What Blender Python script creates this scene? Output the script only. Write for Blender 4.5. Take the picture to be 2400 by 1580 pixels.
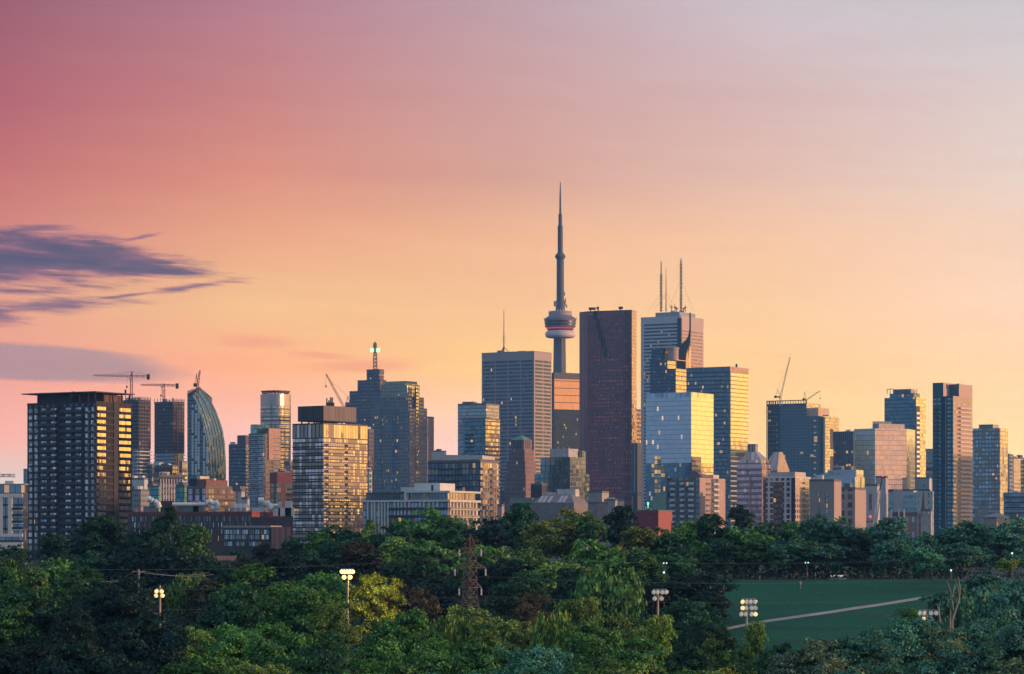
import bpy, math, random
import numpy as np
from mathutils import Vector
R = math.radians
rnd = random.Random(11)
for o in list(bpy.data.objects):
    bpy.data.objects.remove(o)
SC = bpy.context.scene
COL = SC.collection

# ------------------------------------------------------------------ camera
HAZE = 0.00006
F, HY, ZC = 6800.0, 1275.0, 45.0          # focal length and horizon in photo pixels, eye height in metres
cam = bpy.data.cameras.new("camera")
cam_o = bpy.data.objects.new("camera", cam)
COL.objects.link(cam_o)
cam_o.location = (0, 0, ZC)
cam_o.rotation_euler = (R(90), 0, 0)
cam.sensor_width = 36.0
cam.lens = 36.0 * F / 2400.0
cam.shift_y = (HY - 790.0) / 2400.0
cam.clip_start, cam.clip_end = 0.5, 30000.0
SC.camera = cam_o

# ------------------------------------------------------------------ view and render settings
SC.render.engine = 'CYCLES'
SC.view_settings.view_transform = 'Standard'
SC.view_settings.look = 'None'
SC.view_settings.exposure = 0.0
SC.view_settings.gamma = 1.0
SC.view_settings.use_curve_mapping = False
cy = SC.cycles
cy.max_bounces, cy.diffuse_bounces, cy.glossy_bounces = 4, 2, 3
cy.transmission_bounces, cy.volume_bounces, cy.transparent_max_bounces = 2, 0, 4
cy.use_denoising = True
cy.denoising_input_passes = 'RGB_ALBEDO_NORMAL'
cy.denoising_prefilter = 'ACCURATE'
cy.sample_clamp_indirect = 6.0


def lin(c):
    return tuple(((v / 255.0) / 12.92 if v / 255.0 <= 0.04045 else ((v / 255.0 + 0.055) / 1.055) ** 2.4) for v in c)


# ------------------------------------------------------------------ world: dusk sky
SUN_AZ, SUN_EL = 98.0, 3.0                 # azimuth to the right of the view direction, elevation
ROWS = [1275, 1140, 1030, 860, 720, 560, 420, 250, 0]      # picture rows the measured sky colours belong to
SKY = {  # azimuth: colours by row (display values), then 25 deg and zenith (linear)
    -10.0: [(254.2, 237.8, 222.1), (254.2, 237.8, 222.1), (293.2, 206.7, 181.6), (281.8, 180.7, 149.7), (269.7, 184.1, 133.6), (238.2, 143.2, 117.6), (218.1, 119.1, 105.8), (193.9, 99.5, 105.1), (159.8, 93.2, 105.7)],
    -5.04: [(284.7, 232.5, 217.2), (284.7, 232.5, 217.2), (296.5, 226.4, 205), (298.9, 202.2, 134.6), (286.9, 220.3, 138.7), (266.9, 183.2, 129.3), (244.4, 153.5, 120.8), (219.3, 137, 126.1), (190.7, 127.2, 141.4)],
    0.0: [(297.5, 249.8, 226.7), (297.5, 249.8, 226.7), (299.8, 244, 213.9), (299.4, 240.2, 139.3), (289.4, 221.3, 148.6), (273.7, 203.8, 147.3), (237.8, 175.3, 150), (225.6, 169.9, 160.3), (202.7, 166.9, 174)],
    5.04: [(298.7, 253, 169.1), (297.6, 249.5, 166.2), (298.7, 246.1, 156.1), (298.9, 236.9, 152.7), (296.3, 235.5, 165.3), (280.4, 220.9, 171.2), (252.5, 205.3, 181.4), (234.5, 194.3, 186.8), (218.6, 205.6, 212.5)],
    10.0: [(300.6, 265.7, 186.5), (300.6, 265.7, 186.5), (300.6, 257.8, 176.2), (299.7, 248.2, 183.4), (300.2, 245.9, 202.1), (278.9, 233.7, 197.6), (257.2, 228.5, 210.5), (243, 220.4, 212.5), (212.5, 209.7, 213.4)],
}
HIGH = {-10.0: (.24, .14, .22), -5.04: (.28, .18, .25), 0.0: (.32, .24, .3), 5.04: (.37, .31, .36), 10.0: (.4, .38, .42)}
ZEN = (.46, .60, .72)
WIDE = {  # the rest of the sky, linear radiance at elevations 0, 3, 6, 11, 25
    -170.0: [(.17, .29, .48), (.17, .30, .50), (.18, .32, .52), (.20, .34, .54), (.30, .44, .60)],
    -118.0: [(.21, .33, .52), (.21, .34, .53), (.21, .35, .54), (.22, .36, .55), (.30, .44, .60)],
    -60.0: [(.62, .36, .36), (.52, .31, .33), (.42, .26, .31), (.30, .24, .32), (.25, .31, .45)],
    -28.0: [(.75, .45, .40), (.66, .36, .30), (.50, .25, .24), (.33, .16, .2), (.24, .20, .30)],
    28.0: [(1.4, .86, .30), (1.35, .82, .32), (1.1, .76, .42), (.75, .66, .6), (.42, .44, .52)],
    50.0: [(2.1, 1.38, .36), (2.0, 1.34, .38), (1.5, 1.0, .44), (.8, .68, .58), (.45, .47, .54)],
    74.0: [(2.4, 1.22, .22), (2.2, 1.15, .24), (1.6, .98, .36), (.9, .72, .58), (.48, .49, .56)],
    98.0: [(2.0, .90, .18), (1.9, .88, .20), (1.4, .80, .32), (.9, .70, .55), (.48, .49, .56)],
    122.0: [(1.2, .56, .22), (1.1, .54, .24), (.85, .52, .34), (.6, .5, .48), (.40, .45, .55)],
    148.0: [(.27, .34, .46), (.26, .34, .47), (.25, .34, .50), (.24, .36, .52), (.32, .45, .6)],
    180.0: [(.17, .29, .48), (.17, .30, .50), (.18, .32, .52), (.20, .34, .54), (.30, .44, .60)],
}
world = bpy.data.worlds.new("World")
SC.world = world
world.use_nodes = True
wt = world.node_tree
for n in list(wt.nodes):
    wt.nodes.remove(n)


class NT:
    """Small helper for writing node trees."""
    def __init__(self, tree):
        self.t = tree

    def new(self, kind, **kw):
        n = self.t.nodes.new(kind)
        for k, v in kw.items():
            setattr(n, k, v)
        return n

    def put(self, sock, v):
        if isinstance(v, bpy.types.NodeSocket):
            self.t.links.new(v, sock)
        elif v is not None:
            if isinstance(v, (tuple, list)) and len(v) == 3 and sock.type == 'RGBA':
                v = (*v, 1.0)
            sock.default_value = v

    def math(self, op, a, b=None, c=None, clamp=False):
        n = self.new('ShaderNodeMath', operation=op, use_clamp=clamp)
        self.put(n.inputs[0], a)
        if b is not None:
            self.put(n.inputs[1], b)
        if c is not None:
            self.put(n.inputs[2], c)
        return n.outputs[0]

    def vmath(self, op, a, b=None):
        n = self.new('ShaderNodeVectorMath', operation=op)
        self.put(n.inputs[0], a)
        if b is not None:
            self.put(n.inputs[1], b)
        return n.outputs[0]

    def mix(self, f, a, b, blend='MIX'):
        n = self.new('ShaderNodeMix', data_type='RGBA', blend_type=blend)
        self.put(n.inputs[0], f)
        self.put(n.inputs[6], a)
        self.put(n.inputs[7], b)
        return n.outputs[2]

    def mixf(self, f, a, b):
        n = self.new('ShaderNodeMix', data_type='FLOAT')
        self.put(n.inputs[0], f)
        self.put(n.inputs[2], a)
        self.put(n.inputs[3], b)
        return n.outputs[0]

    def xyz(self, x, y, z):
        n = self.new('ShaderNodeCombineXYZ')
        for s, v in zip(n.inputs, (x, y, z)):
            self.put(s, v)
        return n.outputs[0]

    def sep(self, v):
        n = self.new('ShaderNodeSeparateXYZ')
        self.put(n.inputs[0], v)
        return n.outputs

    def rng(self, v, a, b, c=0.0, d=1.0, smooth=False):
        n = self.new('ShaderNodeMapRange', interpolation_type='SMOOTHSTEP' if smooth else 'LINEAR')
        self.put(n.inputs[0], v)
        for i, q in enumerate((a, b, c, d)):
            self.put(n.inputs[i + 1], q)
        return n.outputs[0]

    def ramp(self, f, stops):
        n = self.new('ShaderNodeValToRGB')
        self.put(n.inputs[0], f)
        e = n.color_ramp.elements
        stops = sorted(stops, key=lambda s: s[0])
        while len(e) < len(stops):
            e.new(0.5)
        for i, (p, c) in enumerate(stops):
            e[i].position = min(1.0, max(0.0, p))
            e[i].color = (*c, 1.0)
        return n.outputs[0]

    def noise(self, vec, scale, detail=4.0, rough=0.55):
        n = self.new('ShaderNodeTexNoise')
        self.put(n.inputs['Vector'], vec)
        n.inputs['Scale'].default_value = scale
        n.inputs['Detail'].default_value = detail
        n.inputs['Roughness'].default_value = rough
        return n.outputs[0]


W = NT(wt)
d = W.vmath('NORMALIZE', W.new('ShaderNodeTexCoord').outputs['Generated'])
dx, dy, dz = W.sep(d)
az = W.math('MULTIPLY', W.math('ARCTAN2', dx, dy), 180 / math.pi)
el = W.math('MULTIPLY', W.math('ARCSINE', dz), 180 / math.pi)
tt = W.math('SQRT', W.math('MAXIMUM', W.math('DIVIDE', el, 90.0), 0.0))


def tpos(e):
    return math.sqrt(max(0.0, e) / 90.0)


cols = []
for a, cl in SKY.items():
    st = [(tpos(math.degrees((HY - r) / F)), lin(c)) for r, c in zip(ROWS, cl)]
    st += [(tpos(25.0), HIGH[a]), (1.0, ZEN)]
    cols.append((a, st))
for a, cl in WIDE.items():
    cols.append((a, [(tpos(e), c) for e, c in zip((0, 3, 6, 11, 25), cl)] + [(1.0, ZEN)]))
cols.sort(key=lambda c: c[0])
sky = W.ramp(tt, cols[0][1])
for (a0, _), (a1, st) in zip(cols, cols[1:]):
    sky = W.mix(W.rng(az, a0, a1), sky, W.ramp(tt, st))

# clouds live on the sky itself, in azimuth / elevation degrees
PD = math.degrees(1.0 / F)
cv = W.xyz(W.math('MULTIPLY', az, 0.6), W.math('MULTIPLY', W.math('ADD', el, W.math('MULTIPLY', az, .05)), 3.4), 0.0)
n1 = W.math('SUBTRACT', W.noise(cv, 1.0, 9.0, 0.66), 0.5)
n3 = W.math('SUBTRACT', W.noise(W.vmath('MULTIPLY', cv, (1.1, 2.2, 1.0)), 1.6, 6.0, 0.6), 0.5)
n2 = W.math('SUBTRACT', W.noise(W.vmath('ADD', cv, (7.3, 2.1, 0.0)), 0.35, 3.0, 0.5), 0.5)
azw = W.math('ADD', az, W.math('MULTIPLY', n2, 1.2))
elw = W.math('ADD', el, W.math('MULTIPLY', n2, 0.35))


def blob(cx, cy_, rx, ry, slope):
    a0, e0 = (cx - 1200) * PD, (HY - cy_) * PD
    da = W.math('SUBTRACT', azw, a0)
    de = W.math('ADD', W.math('SUBTRACT', elw, e0), W.math('MULTIPLY', da, slope))
    u = W.math('DIVIDE', da, rx * PD)
    v = W.math('DIVIDE', de, ry * PD)
    q = W.math('SQRT', W.math('ADD', W.math('MULTIPLY', u, u), W.math('MULTIPLY', v, v)))
    return W.math('SUBTRACT', 1.0, q)


def union(bs):
    f = None
    for b in bs:
        q = blob(*b)
        f = q if f is None else W.math('MAXIMUM', f, q)
    return f


soft = union([(-30, 852, 520, 52, .055)])
m = W.rng(W.math('ADD', soft, W.math('MULTIPLY', n1, .25)), 0.0, .3, smooth=True)
sky = W.mix(W.math('MULTIPLY', m, .75), sky, lin((182, 152, 158)))
peach = union([(600, 805, 150, 26, .02), (860, 858, 190, 22, -.03), (740, 838, 150, 14, .05)])
m = W.rng(W.math('ADD', peach, W.math('MULTIPLY', n1, .8)), 0.0, .9, smooth=True)
sky = W.mix(W.math('MULTIPLY', m, .6), sky, lin((280, 172, 128)))
wisp = union([(105, 546, 100, 13, -.03), (430, 684, 150, 11, -.13), (300, 700, 130, 7, -.10), (150, 720, 260, 22, -.05), (0, 748, 120, 32, -.05), (60, 690, 170, 7, .03), (330, 566, 60, 7, -.2)])
fw = W.math('ADD', W.math('ADD', wisp, W.math('MULTIPLY', n1, 1.5)), W.math('MULTIPLY', n3, 1.3))
m = W.rng(fw, -.05, .85, smooth=True)
wcol = W.ramp(W.rng(fw, 0.0, 1.1), [(0.0, lin((226, 140, 132))), (.5, lin((172, 112, 126))), (1.0, lin((120, 90, 118)))])
sky = W.mix(W.math('MULTIPLY', m, .9), sky, wcol)
dark = union([(150, 592, 330, 44, .11), (300, 640, 235, 26, .06), (40, 622, 300, 66, .06), (230, 618, 230, 52, .08)])
fd = W.math('ADD', W.math('ADD', W.math('ADD', dark, .06), W.math('MULTIPLY', n1, 1.3)), W.math('MULTIPLY', n3, 1.0))
m = W.rng(fd, -0.08, .62, smooth=True)
n4 = W.math('SUBTRACT', W.noise(W.vmath('ADD', cv, (3.1, 9.4, 0.0)), .8, 5.0, 0.6), 0.5)
ccol = W.ramp(W.rng(W.math('ADD', fd, W.math('MULTIPLY', n4, 1.6)), 0.05, 1.15), [(0.0, lin((214, 136, 134))), (.3, lin((158, 104, 122))), (.6, lin((104, 84, 112))), (1.0, lin((72, 72, 106)))])
sky = W.mix(W.math('MULTIPLY', m, .94), sky, ccol)

cir = W.noise(W.vmath('MULTIPLY', cv, (.45, .8, 1.0)), 1.0, 7.0, 0.62)
ck = W.rng(cir, .32, .7, .965, 1.035)
sky = W.mix(1.0, sky, W.xyz(W.rng(cir, .32, .7, .985, 1.02), ck, ck), 'MULTIPLY')
nish = W.new('ShaderNodeTexSky', sky_type='NISHITA', sun_disc=False)
nish.sun_elevation, nish.sun_rotation = R(SUN_EL), R(SUN_AZ)
nish.altitude, nish.air_density, nish.dust_density = 100.0, 1.0, 1.5
bg0 = W.new('ShaderNodeBackground')
W.put(bg0.inputs[0], nish.outputs[0])
bg0.inputs[1].default_value = 0.004
bg1 = W.new('ShaderNodeBackground')
W.put(bg1.inputs[0], sky)
bg1.inputs[1].default_value = 1.0
add = W.new('ShaderNodeAddShader')
wt.links.new(bg0.outputs[0], add.inputs[0])
wt.links.new(bg1.outputs[0], add.inputs[1])
wo = W.new('ShaderNodeOutputWorld')
wt.links.new(add.outputs[0], wo.inputs[0])

# ------------------------------------------------------------------ sun, low on the right
sl = bpy.data.lights.new("sun", 'SUN')
sl.energy, sl.angle, sl.color = 4.0, R(0.6), (1.0, .56, .30)
so = bpy.data.objects.new("sun", sl)
COL.objects.link(so)
sd = Vector((math.sin(R(SUN_AZ)) * math.cos(R(SUN_EL)), math.cos(R(SUN_AZ)) * math.cos(R(SUN_EL)), math.sin(R(SUN_EL))))
so.rotation_euler = sd.to_track_quat('Z', 'Y').to_euler()
so.location = (900, 100, 300)


# ------------------------------------------------------------------ object helpers
def tag(o, label=None, cat=None, group=None, kind=None):
    for k, v in (('label', label), ('category', cat), ('group', group), ('kind', kind)):
        if v:
            o[k] = v
    return o


def thing(name, label, cat, loc=(0, 0, 0), group=None):
    o = bpy.data.objects.new(name, None)
    COL.objects.link(o)
    o.location = loc
    o.empty_display_size = 1.0
    return tag(o, label, cat, group)


class MB:
    """Collects faces (with UVs in metres and material slots) and links them as ONE mesh object."""
    def __init__(self):
        self.v, self.f, self.uv, self.mi = [], [], [], []

    def face(self, pts, uvs=None, m=0):
        i = len(self.v)
        self.v += [tuple(p) for p in pts]
        self.f.append(tuple(range(i, i + len(pts))))
        self.uv += list(uvs) if uvs else [(-.01, -.01)] * len(pts)
        self.mi.append(m)

    def prism(self, fp, z0, z1, m=0, cap=None, u0=0.0, bottom=False):
        """Upright prism over a footprint (counter-clockwise seen from above); m may list one slot per side."""
        n = len(fp)
        u = u0
        for i in range(n):
            a, b = fp[i], fp[(i + 1) % n]
            w = math.hypot(b[0] - a[0], b[1] - a[1])
            mm = m[i] if isinstance(m, (list, tuple)) else m
            self.face([(a[0], a[1], z0), (b[0], b[1], z0), (b[0], b[1], z1), (a[0], a[1], z1)],
                      [(u, 0), (u + w, 0), (u + w, z1 - z0), (u, z1 - z0)], mm)
            u += w
        c = cap if cap is not None else (m[0] if isinstance(m, (list, tuple)) else m)
        self.face([(p[0], p[1], z1) for p in fp], None, c)
        if bottom:
            self.face([(p[0], p[1], z0) for p in reversed(fp)], None, c)

    def fbox(self, A, B, s0, s1, z0, z1, o0, o1, m=0):
        """Box on the facade that runs from A to B (left to right seen from outside): s along it, z up, o outwards."""
        ax, ay = A[0], A[1]
        w = math.hypot(B[0] - ax, B[1] - ay)
        tx, ty = (B[0] - ax) / w, (B[1] - ay) / w
        nx, ny = ty, -tx
        q = lambda s, o: (ax + tx * s + nx * o, ay + ty * s + ny * o)
        self.prism([q(s0, o1), q(s1, o1), q(s1, o0), q(s0, o0)], z0, z1, m, m, 0.0, True)

    def beam(self, p0, p1, w, m=0, w1=None):
        p0, p1 = Vector(p0), Vector(p1)
        d_ = (p1 - p0).normalized()
        up = Vector((0, 0, 1)) if abs(d_.z) < .95 else Vector((1, 0, 0))
        a = d_.cross(up).normalized()
        b = a.cross(d_).normalized()
        w1 = w if w1 is None else w1
        r0 = [p0 + (a * sx + b * sy) * w * .5 for sx, sy in ((-1, -1), (1, -1), (1, 1), (-1, 1))]
        r1 = [p1 + (a * sx + b * sy) * w1 * .5 for sx, sy in ((-1, -1), (1, -1), (1, 1), (-1, 1))]
        for i in range(4):
            j = (i + 1) % 4
            self.face([r0[i], r0[j], r1[j], r1[i]], None, m)
        self.face(r0[::-1], None, m)
        self.face(r1, None, m)

    def tube(self, pts, rad, n=8, m=0):
        """Round limb through points, one radius per point."""
        pts = [Vector(p) for p in pts]
        rings = []
        for i, p in enumerate(pts):
            d_ = (pts[min(i + 1, len(pts) - 1)] - pts[max(i - 1, 0)]).normalized()
            up = Vector((1, 0, 0)) if abs(d_.x) < .9 else Vector((0, 1, 0))
            a = d_.cross(up).normalized()
            b = d_.cross(a).normalized()
            rings.append([p + (a * math.cos(2 * math.pi * k / n) + b * math.sin(2 * math.pi * k / n)) * rad[i] for k in range(n)])
        for r0, r1 in zip(rings, rings[1:]):
            for k in range(n):
                j = (k + 1) % n
                self.face([r0[k], r1[k], r1[j], r0[j]], None, m)
        self.face(rings[0], None, m)
        self.face(rings[-1][::-1], None, m)

    def lathe(self, c, prof, n=40, m=0):
        """Surface of revolution about the vertical through c; prof = [(radius, z)] from the bottom up; m may list a slot per band."""
        u = [(math.cos(2 * math.pi * k / n), math.sin(2 * math.pi * k / n)) for k in range(n)]
        for i, ((r0, z0), (r1, z1)) in enumerate(zip(prof, prof[1:])):
            mm = m[i] if isinstance(m, (list, tuple)) else m
            for k in range(n):
                a, b = u[k], u[(k + 1) % n]
                s0, s1 = k * 2 * math.pi * r0 / n, (k + 1) * 2 * math.pi * r0 / n
                self.face([(c[0] + a[0] * r0, c[1] + a[1] * r0, z0), (c[0] + b[0] * r0, c[1] + b[1] * r0, z0),
                           (c[0] + b[0] * r1, c[1] + b[1] * r1, z1), (c[0] + a[0] * r1, c[1] + a[1] * r1, z1)],
                          [(s0, z0), (s1, z0), (s1, z1), (s0, z1)], mm)
        mm = m[-1] if isinstance(m, (list, tuple)) else m
        self.face([(c[0] + a[0] * prof[-1][0], c[1] + a[1] * prof[-1][0], prof[-1][1]) for a in u], None, mm)

    def lattice(self, p0, p1, w, n, t, m=0, w1=None):
        """Open lattice mast or boom: four chords, rings and zigzag braces."""
        p0, p1 = Vector(p0), Vector(p1)
        d_ = (p1 - p0).normalized()
        up = Vector((0, 0, 1)) if abs(d_.z) < .9 else Vector((0, 1, 0))
        a = d_.cross(up).normalized()
        b = a.cross(d_).normalized()
        w1 = w if w1 is None else w1
        q = lambda k, i: p0.lerp(p1, i / n) + (a * (-1, 1, 1, -1)[k] + b * (-1, -1, 1, 1)[k]) * .5 * (w + (w1 - w) * i / n)
        for k in range(4):
            self.beam(q(k, 0), q(k, n), t, m)
            for i in range(n):
                self.beam(q(k, i), q((k + 1) % 4, i + 1), t * .7, m)
                if i % 2 == 0:
                    self.beam(q(k, i), q((k + 1) % 4, i), t * .7, m)

    def mesh(self, name, mats, base=(0, 0, 0)):
        me = bpy.data.meshes.new(name)
        v = np.array(self.v, dtype=np.float64) - np.array(base, dtype=np.float64)
        me.from_pydata(v.tolist(), [], self.f)
        me.polygons.foreach_set('material_index', np.array(self.mi, dtype=np.int32))
        uvl = me.uv_layers.new(name="UVMap")
        uvl.data.foreach_set('uv', np.array(self.uv, dtype=np.float32).ravel())
        for q in (mats if isinstance(mats, (list, tuple)) else [mats]):
            me.materials.append(q)
        me.update()
        return me

    def build(self, name, mats, parent=None, loc=None):
        base = parent.matrix_basis.translation if parent else (loc or (0, 0, 0))
        if parent and parent.parent:
            base = base + parent.parent.matrix_basis.translation
        o = bpy.data.objects.new(name, self.mesh(name, mats, base))
        COL.objects.link(o)
        if parent:
            o.parent = parent
        else:
            o.location = base
        return o


def child(name, mesh, parent, loc=(0, 0, 0)):
    o = bpy.data.objects.new(name, mesh)
    COL.objects.link(o)
    o.parent = parent
    o.location = loc
    return o


def P(x, y, Y):
    """World point seen at photo pixel (x, y) when it stands Y metres away."""
    return Vector(((x - 1200) / F * Y, Y, ZC + (HY - y) / F * Y))


def gz(x, y):
    """Height of the ground."""
    if y < 0:
        return 43.2
    if y < 130:
        t = y / 130.0
        return 43.2 + (16 - 43.2) * (t * t * (3 - 2 * t))
    if y < 450:
        return 16.0
    if y < 600:
        return 16.0 + 21.5 * (y - 450) / 150.0
    return 37.5


# ------------------------------------------------------------------ materials
MATS = {}


def plain(name, col, rough=.8, metal=0.0, var=.25, scale=.4, emit=None, es=1.0):
    if name in MATS:
        return MATS[name]
    mt = bpy.data.materials.new(name)
    mt.use_nodes = True
    N = NT(mt.node_tree)
    bs = mt.node_tree.nodes['Principled BSDF']
    if var:
        tc = N.new('ShaderNodeTexCoord').outputs['Object']
        f = N.rng(N.noise(tc, scale, 5.0, .6), .3, .7, 1 - var, 1 + var)
        N.put(bs.inputs['Base Color'], N.mix(1.0, col, N.xyz(f, f, f), 'MULTIPLY'))
    else:
        N.put(bs.inputs['Base Color'], col)
    bs.inputs['Roughness'].default_value = rough
    bs.inputs['Metallic'].default_value = metal
    if emit:
        N.put(bs.inputs['Emission Color'], emit)
        bs.inputs['Emission Strength'].default_value = es
    MATS[name] = mt
    return mt


def facade(name, wall, glass=(.55, .58, .6), bay=3.0, flr=3.6, mu=.1, v0=.15, v1=.9, lit=.02, litc=(1.0, .62, .22), lits=.9,
           metal=.85, rough=.1, tilt=.015, wrough=.75, wmetal=0.0, blind=.06, vary=.35, sub=0, lity=None, litk=.45):
    """Wall with a grid of panes laid out in metres (UV); every pane has its own tilt, tone, blind and chance of a lamp inside."""
    if name in MATS:
        return MATS[name]
    mt = bpy.data.materials.new(name)
    mt.use_nodes = True
    N = NT(mt.node_tree)
    bs = mt.node_tree.nodes['Principled BSDF']
    uv = N.new('ShaderNodeUVMap').outputs[0]
    u, v, _ = N.sep(uv)
    oi = N.new('ShaderNodeObjectInfo')
    ub, vb = N.math('DIVIDE', u, bay), N.math('DIVIDE', v, flr)
    fu, fv = N.math('FRACT', ub), N.math('FRACT', vb)
    iu, iv = N.math('FLOOR', ub), N.math('FLOOR', vb)
    gu = N.math('MULTIPLY', N.math('GREATER_THAN', fu, mu), N.math('LESS_THAN', fu, 1 - mu)) if mu > 0 else 1.0
    gv = N.math('MULTIPLY', N.math('GREATER_THAN', fv, v0), N.math('LESS_THAN', fv, v1))
    win = N.math('MULTIPLY', gv, gu)
    win = N.math('MULTIPLY', win, N.math('GREATER_THAN', v, 0.0))
    if sub:
        su = N.math('FRACT', N.math('MULTIPLY', fu, sub))
        win = N.math('MULTIPLY', win, N.math('GREATER_THAN', su, .1))
    wn = N.new('ShaderNodeTexWhiteNoise', noise_dimensions='4D')
    N.put(wn.inputs['Vector'], N.xyz(iu, iv, 3.7))
    N.put(wn.inputs['W'], N.math('MULTIPLY', oi.outputs['Random'], 91.0))
    rv, rc = wn.outputs['Value'], wn.outputs['Color']
    r1, r2, r3 = N.sep(rc)
    # tone of each pane, some with pale blinds behind
    g = N.mix(1.0, glass, N.xyz(*[N.rng(r1, 0, 1, 1 - vary, 1 + vary * .4)] * 3), 'MULTIPLY')
    bl = N.math('MULTIPLY', N.math('LESS_THAN', r2, blind), win)
    g = N.mix(bl, g, (.36, .31, .24))
    big = N.noise(uv, .05, 3.0, .5)
    fine = N.noise(uv, .9, 4.0, .6)
    wv = N.math('ADD', N.rng(big, .3, .7, .82, 1.12), N.rng(fine, .3, .7, -.08, .08))
    wl = N.mix(1.0, wall, N.xyz(wv, wv, wv), 'MULTIPLY')
    N.put(bs.inputs['Base Color'], N.mix(win, wl, g))
    me_ = N.mixf(bl, metal, .1)
    N.put(bs.inputs['Metallic'], N.mixf(win, wmetal, me_))
    N.put(bs.inputs['Roughness'], N.mixf(win, wrough, rough))
    if tilt:
        geo = N.new('ShaderNodeNewGeometry').outputs['Normal']
        off = N.vmath('MULTIPLY', N.vmath('SUBTRACT', rc, (.5, .5, .5)), (tilt * 2, tilt * 2, tilt * 2))
        wob = N.new('ShaderNodeTexNoise')
        N.put(wob.inputs['Vector'], uv)
        wob.inputs['Scale'].default_value = .25
        off2 = N.vmath('MULTIPLY', N.vmath('SUBTRACT', wob.outputs['Color'], (.5, .5, .5)), (tilt, tilt, tilt))
        nn = N.vmath('NORMALIZE', N.vmath('ADD', geo, N.vmath('ADD', off, off2)))
        N.put(bs.inputs['Normal'], nn)
    if lit:
        wf = N.new('ShaderNodeTexWhiteNoise', noise_dimensions='2D')
        N.put(wf.inputs['Vector'], N.xyz(N.math('FLOOR', N.math('DIVIDE', iu, 5.0)), iv, 0))
        pr = N.math('MULTIPLY', N.rng(wf.outputs['Value'], .45, 1.0, .15, 3.2), lit * litk)
        if lity:
            pr = N.math('MULTIPLY', pr, N.rng(v, lity[0], lity[1], 1.0, lity[2]))
        on = N.math('MULTIPLY', N.math('LESS_THAN', r3, pr), win)
        N.put(bs.inputs['Emission Color'], (litc[0], litc[1] * .84, litc[2] * .6))
        N.put(bs.inputs['Emission Strength'], N.math('MULTIPLY', on, N.rng(rv, 0, 1, lits * .25, lits * .85)))
    MATS[name] = mt
    return mt


# ------------------------------------------------------------------ ground
def make_ground():
    xs = [-2900, -1500, -900, -600] + list(range(-450, 451, 30)) + [600, 900, 1500, 2900]
    ys = [-400, -200, -60] + list(range(0, 640, 15)) + [700, 800, 1000, 1500, 2500, 4000, 6600]
    mb = MB()
    for i in range(len(xs) - 1):
        for j in range(len(ys) - 1):
            q = [(xs[i], ys[j]), (xs[i + 1], ys[j]), (xs[i + 1], ys[j + 1]), (xs[i], ys[j + 1])]
            mb.face([(x, y, gz(x, y)) for x, y in q], [(x, y) for x, y in q])
    o = mb.build('ground', plain('soil', (.022, .03, .02), .95, 0, .45, .08))
    tag(o, kind='structure')


make_ground()

# ------------------------------------------------------------------ building kit
PARAPET = plain('parapet', (.16, .15, .15), .8)
GRAVEL = plain('roof_gravel', (.14, .13, .12), .95)
STEEL = plain('painted_steel', (.18, .17, .18), .5, .4)
DARKSTEEL = plain('dark_steel', (.05, .045, .05), .5, .3)
WHITE = plain('white_concrete', (.62, .6, .58), .7, 0, .08)


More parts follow.
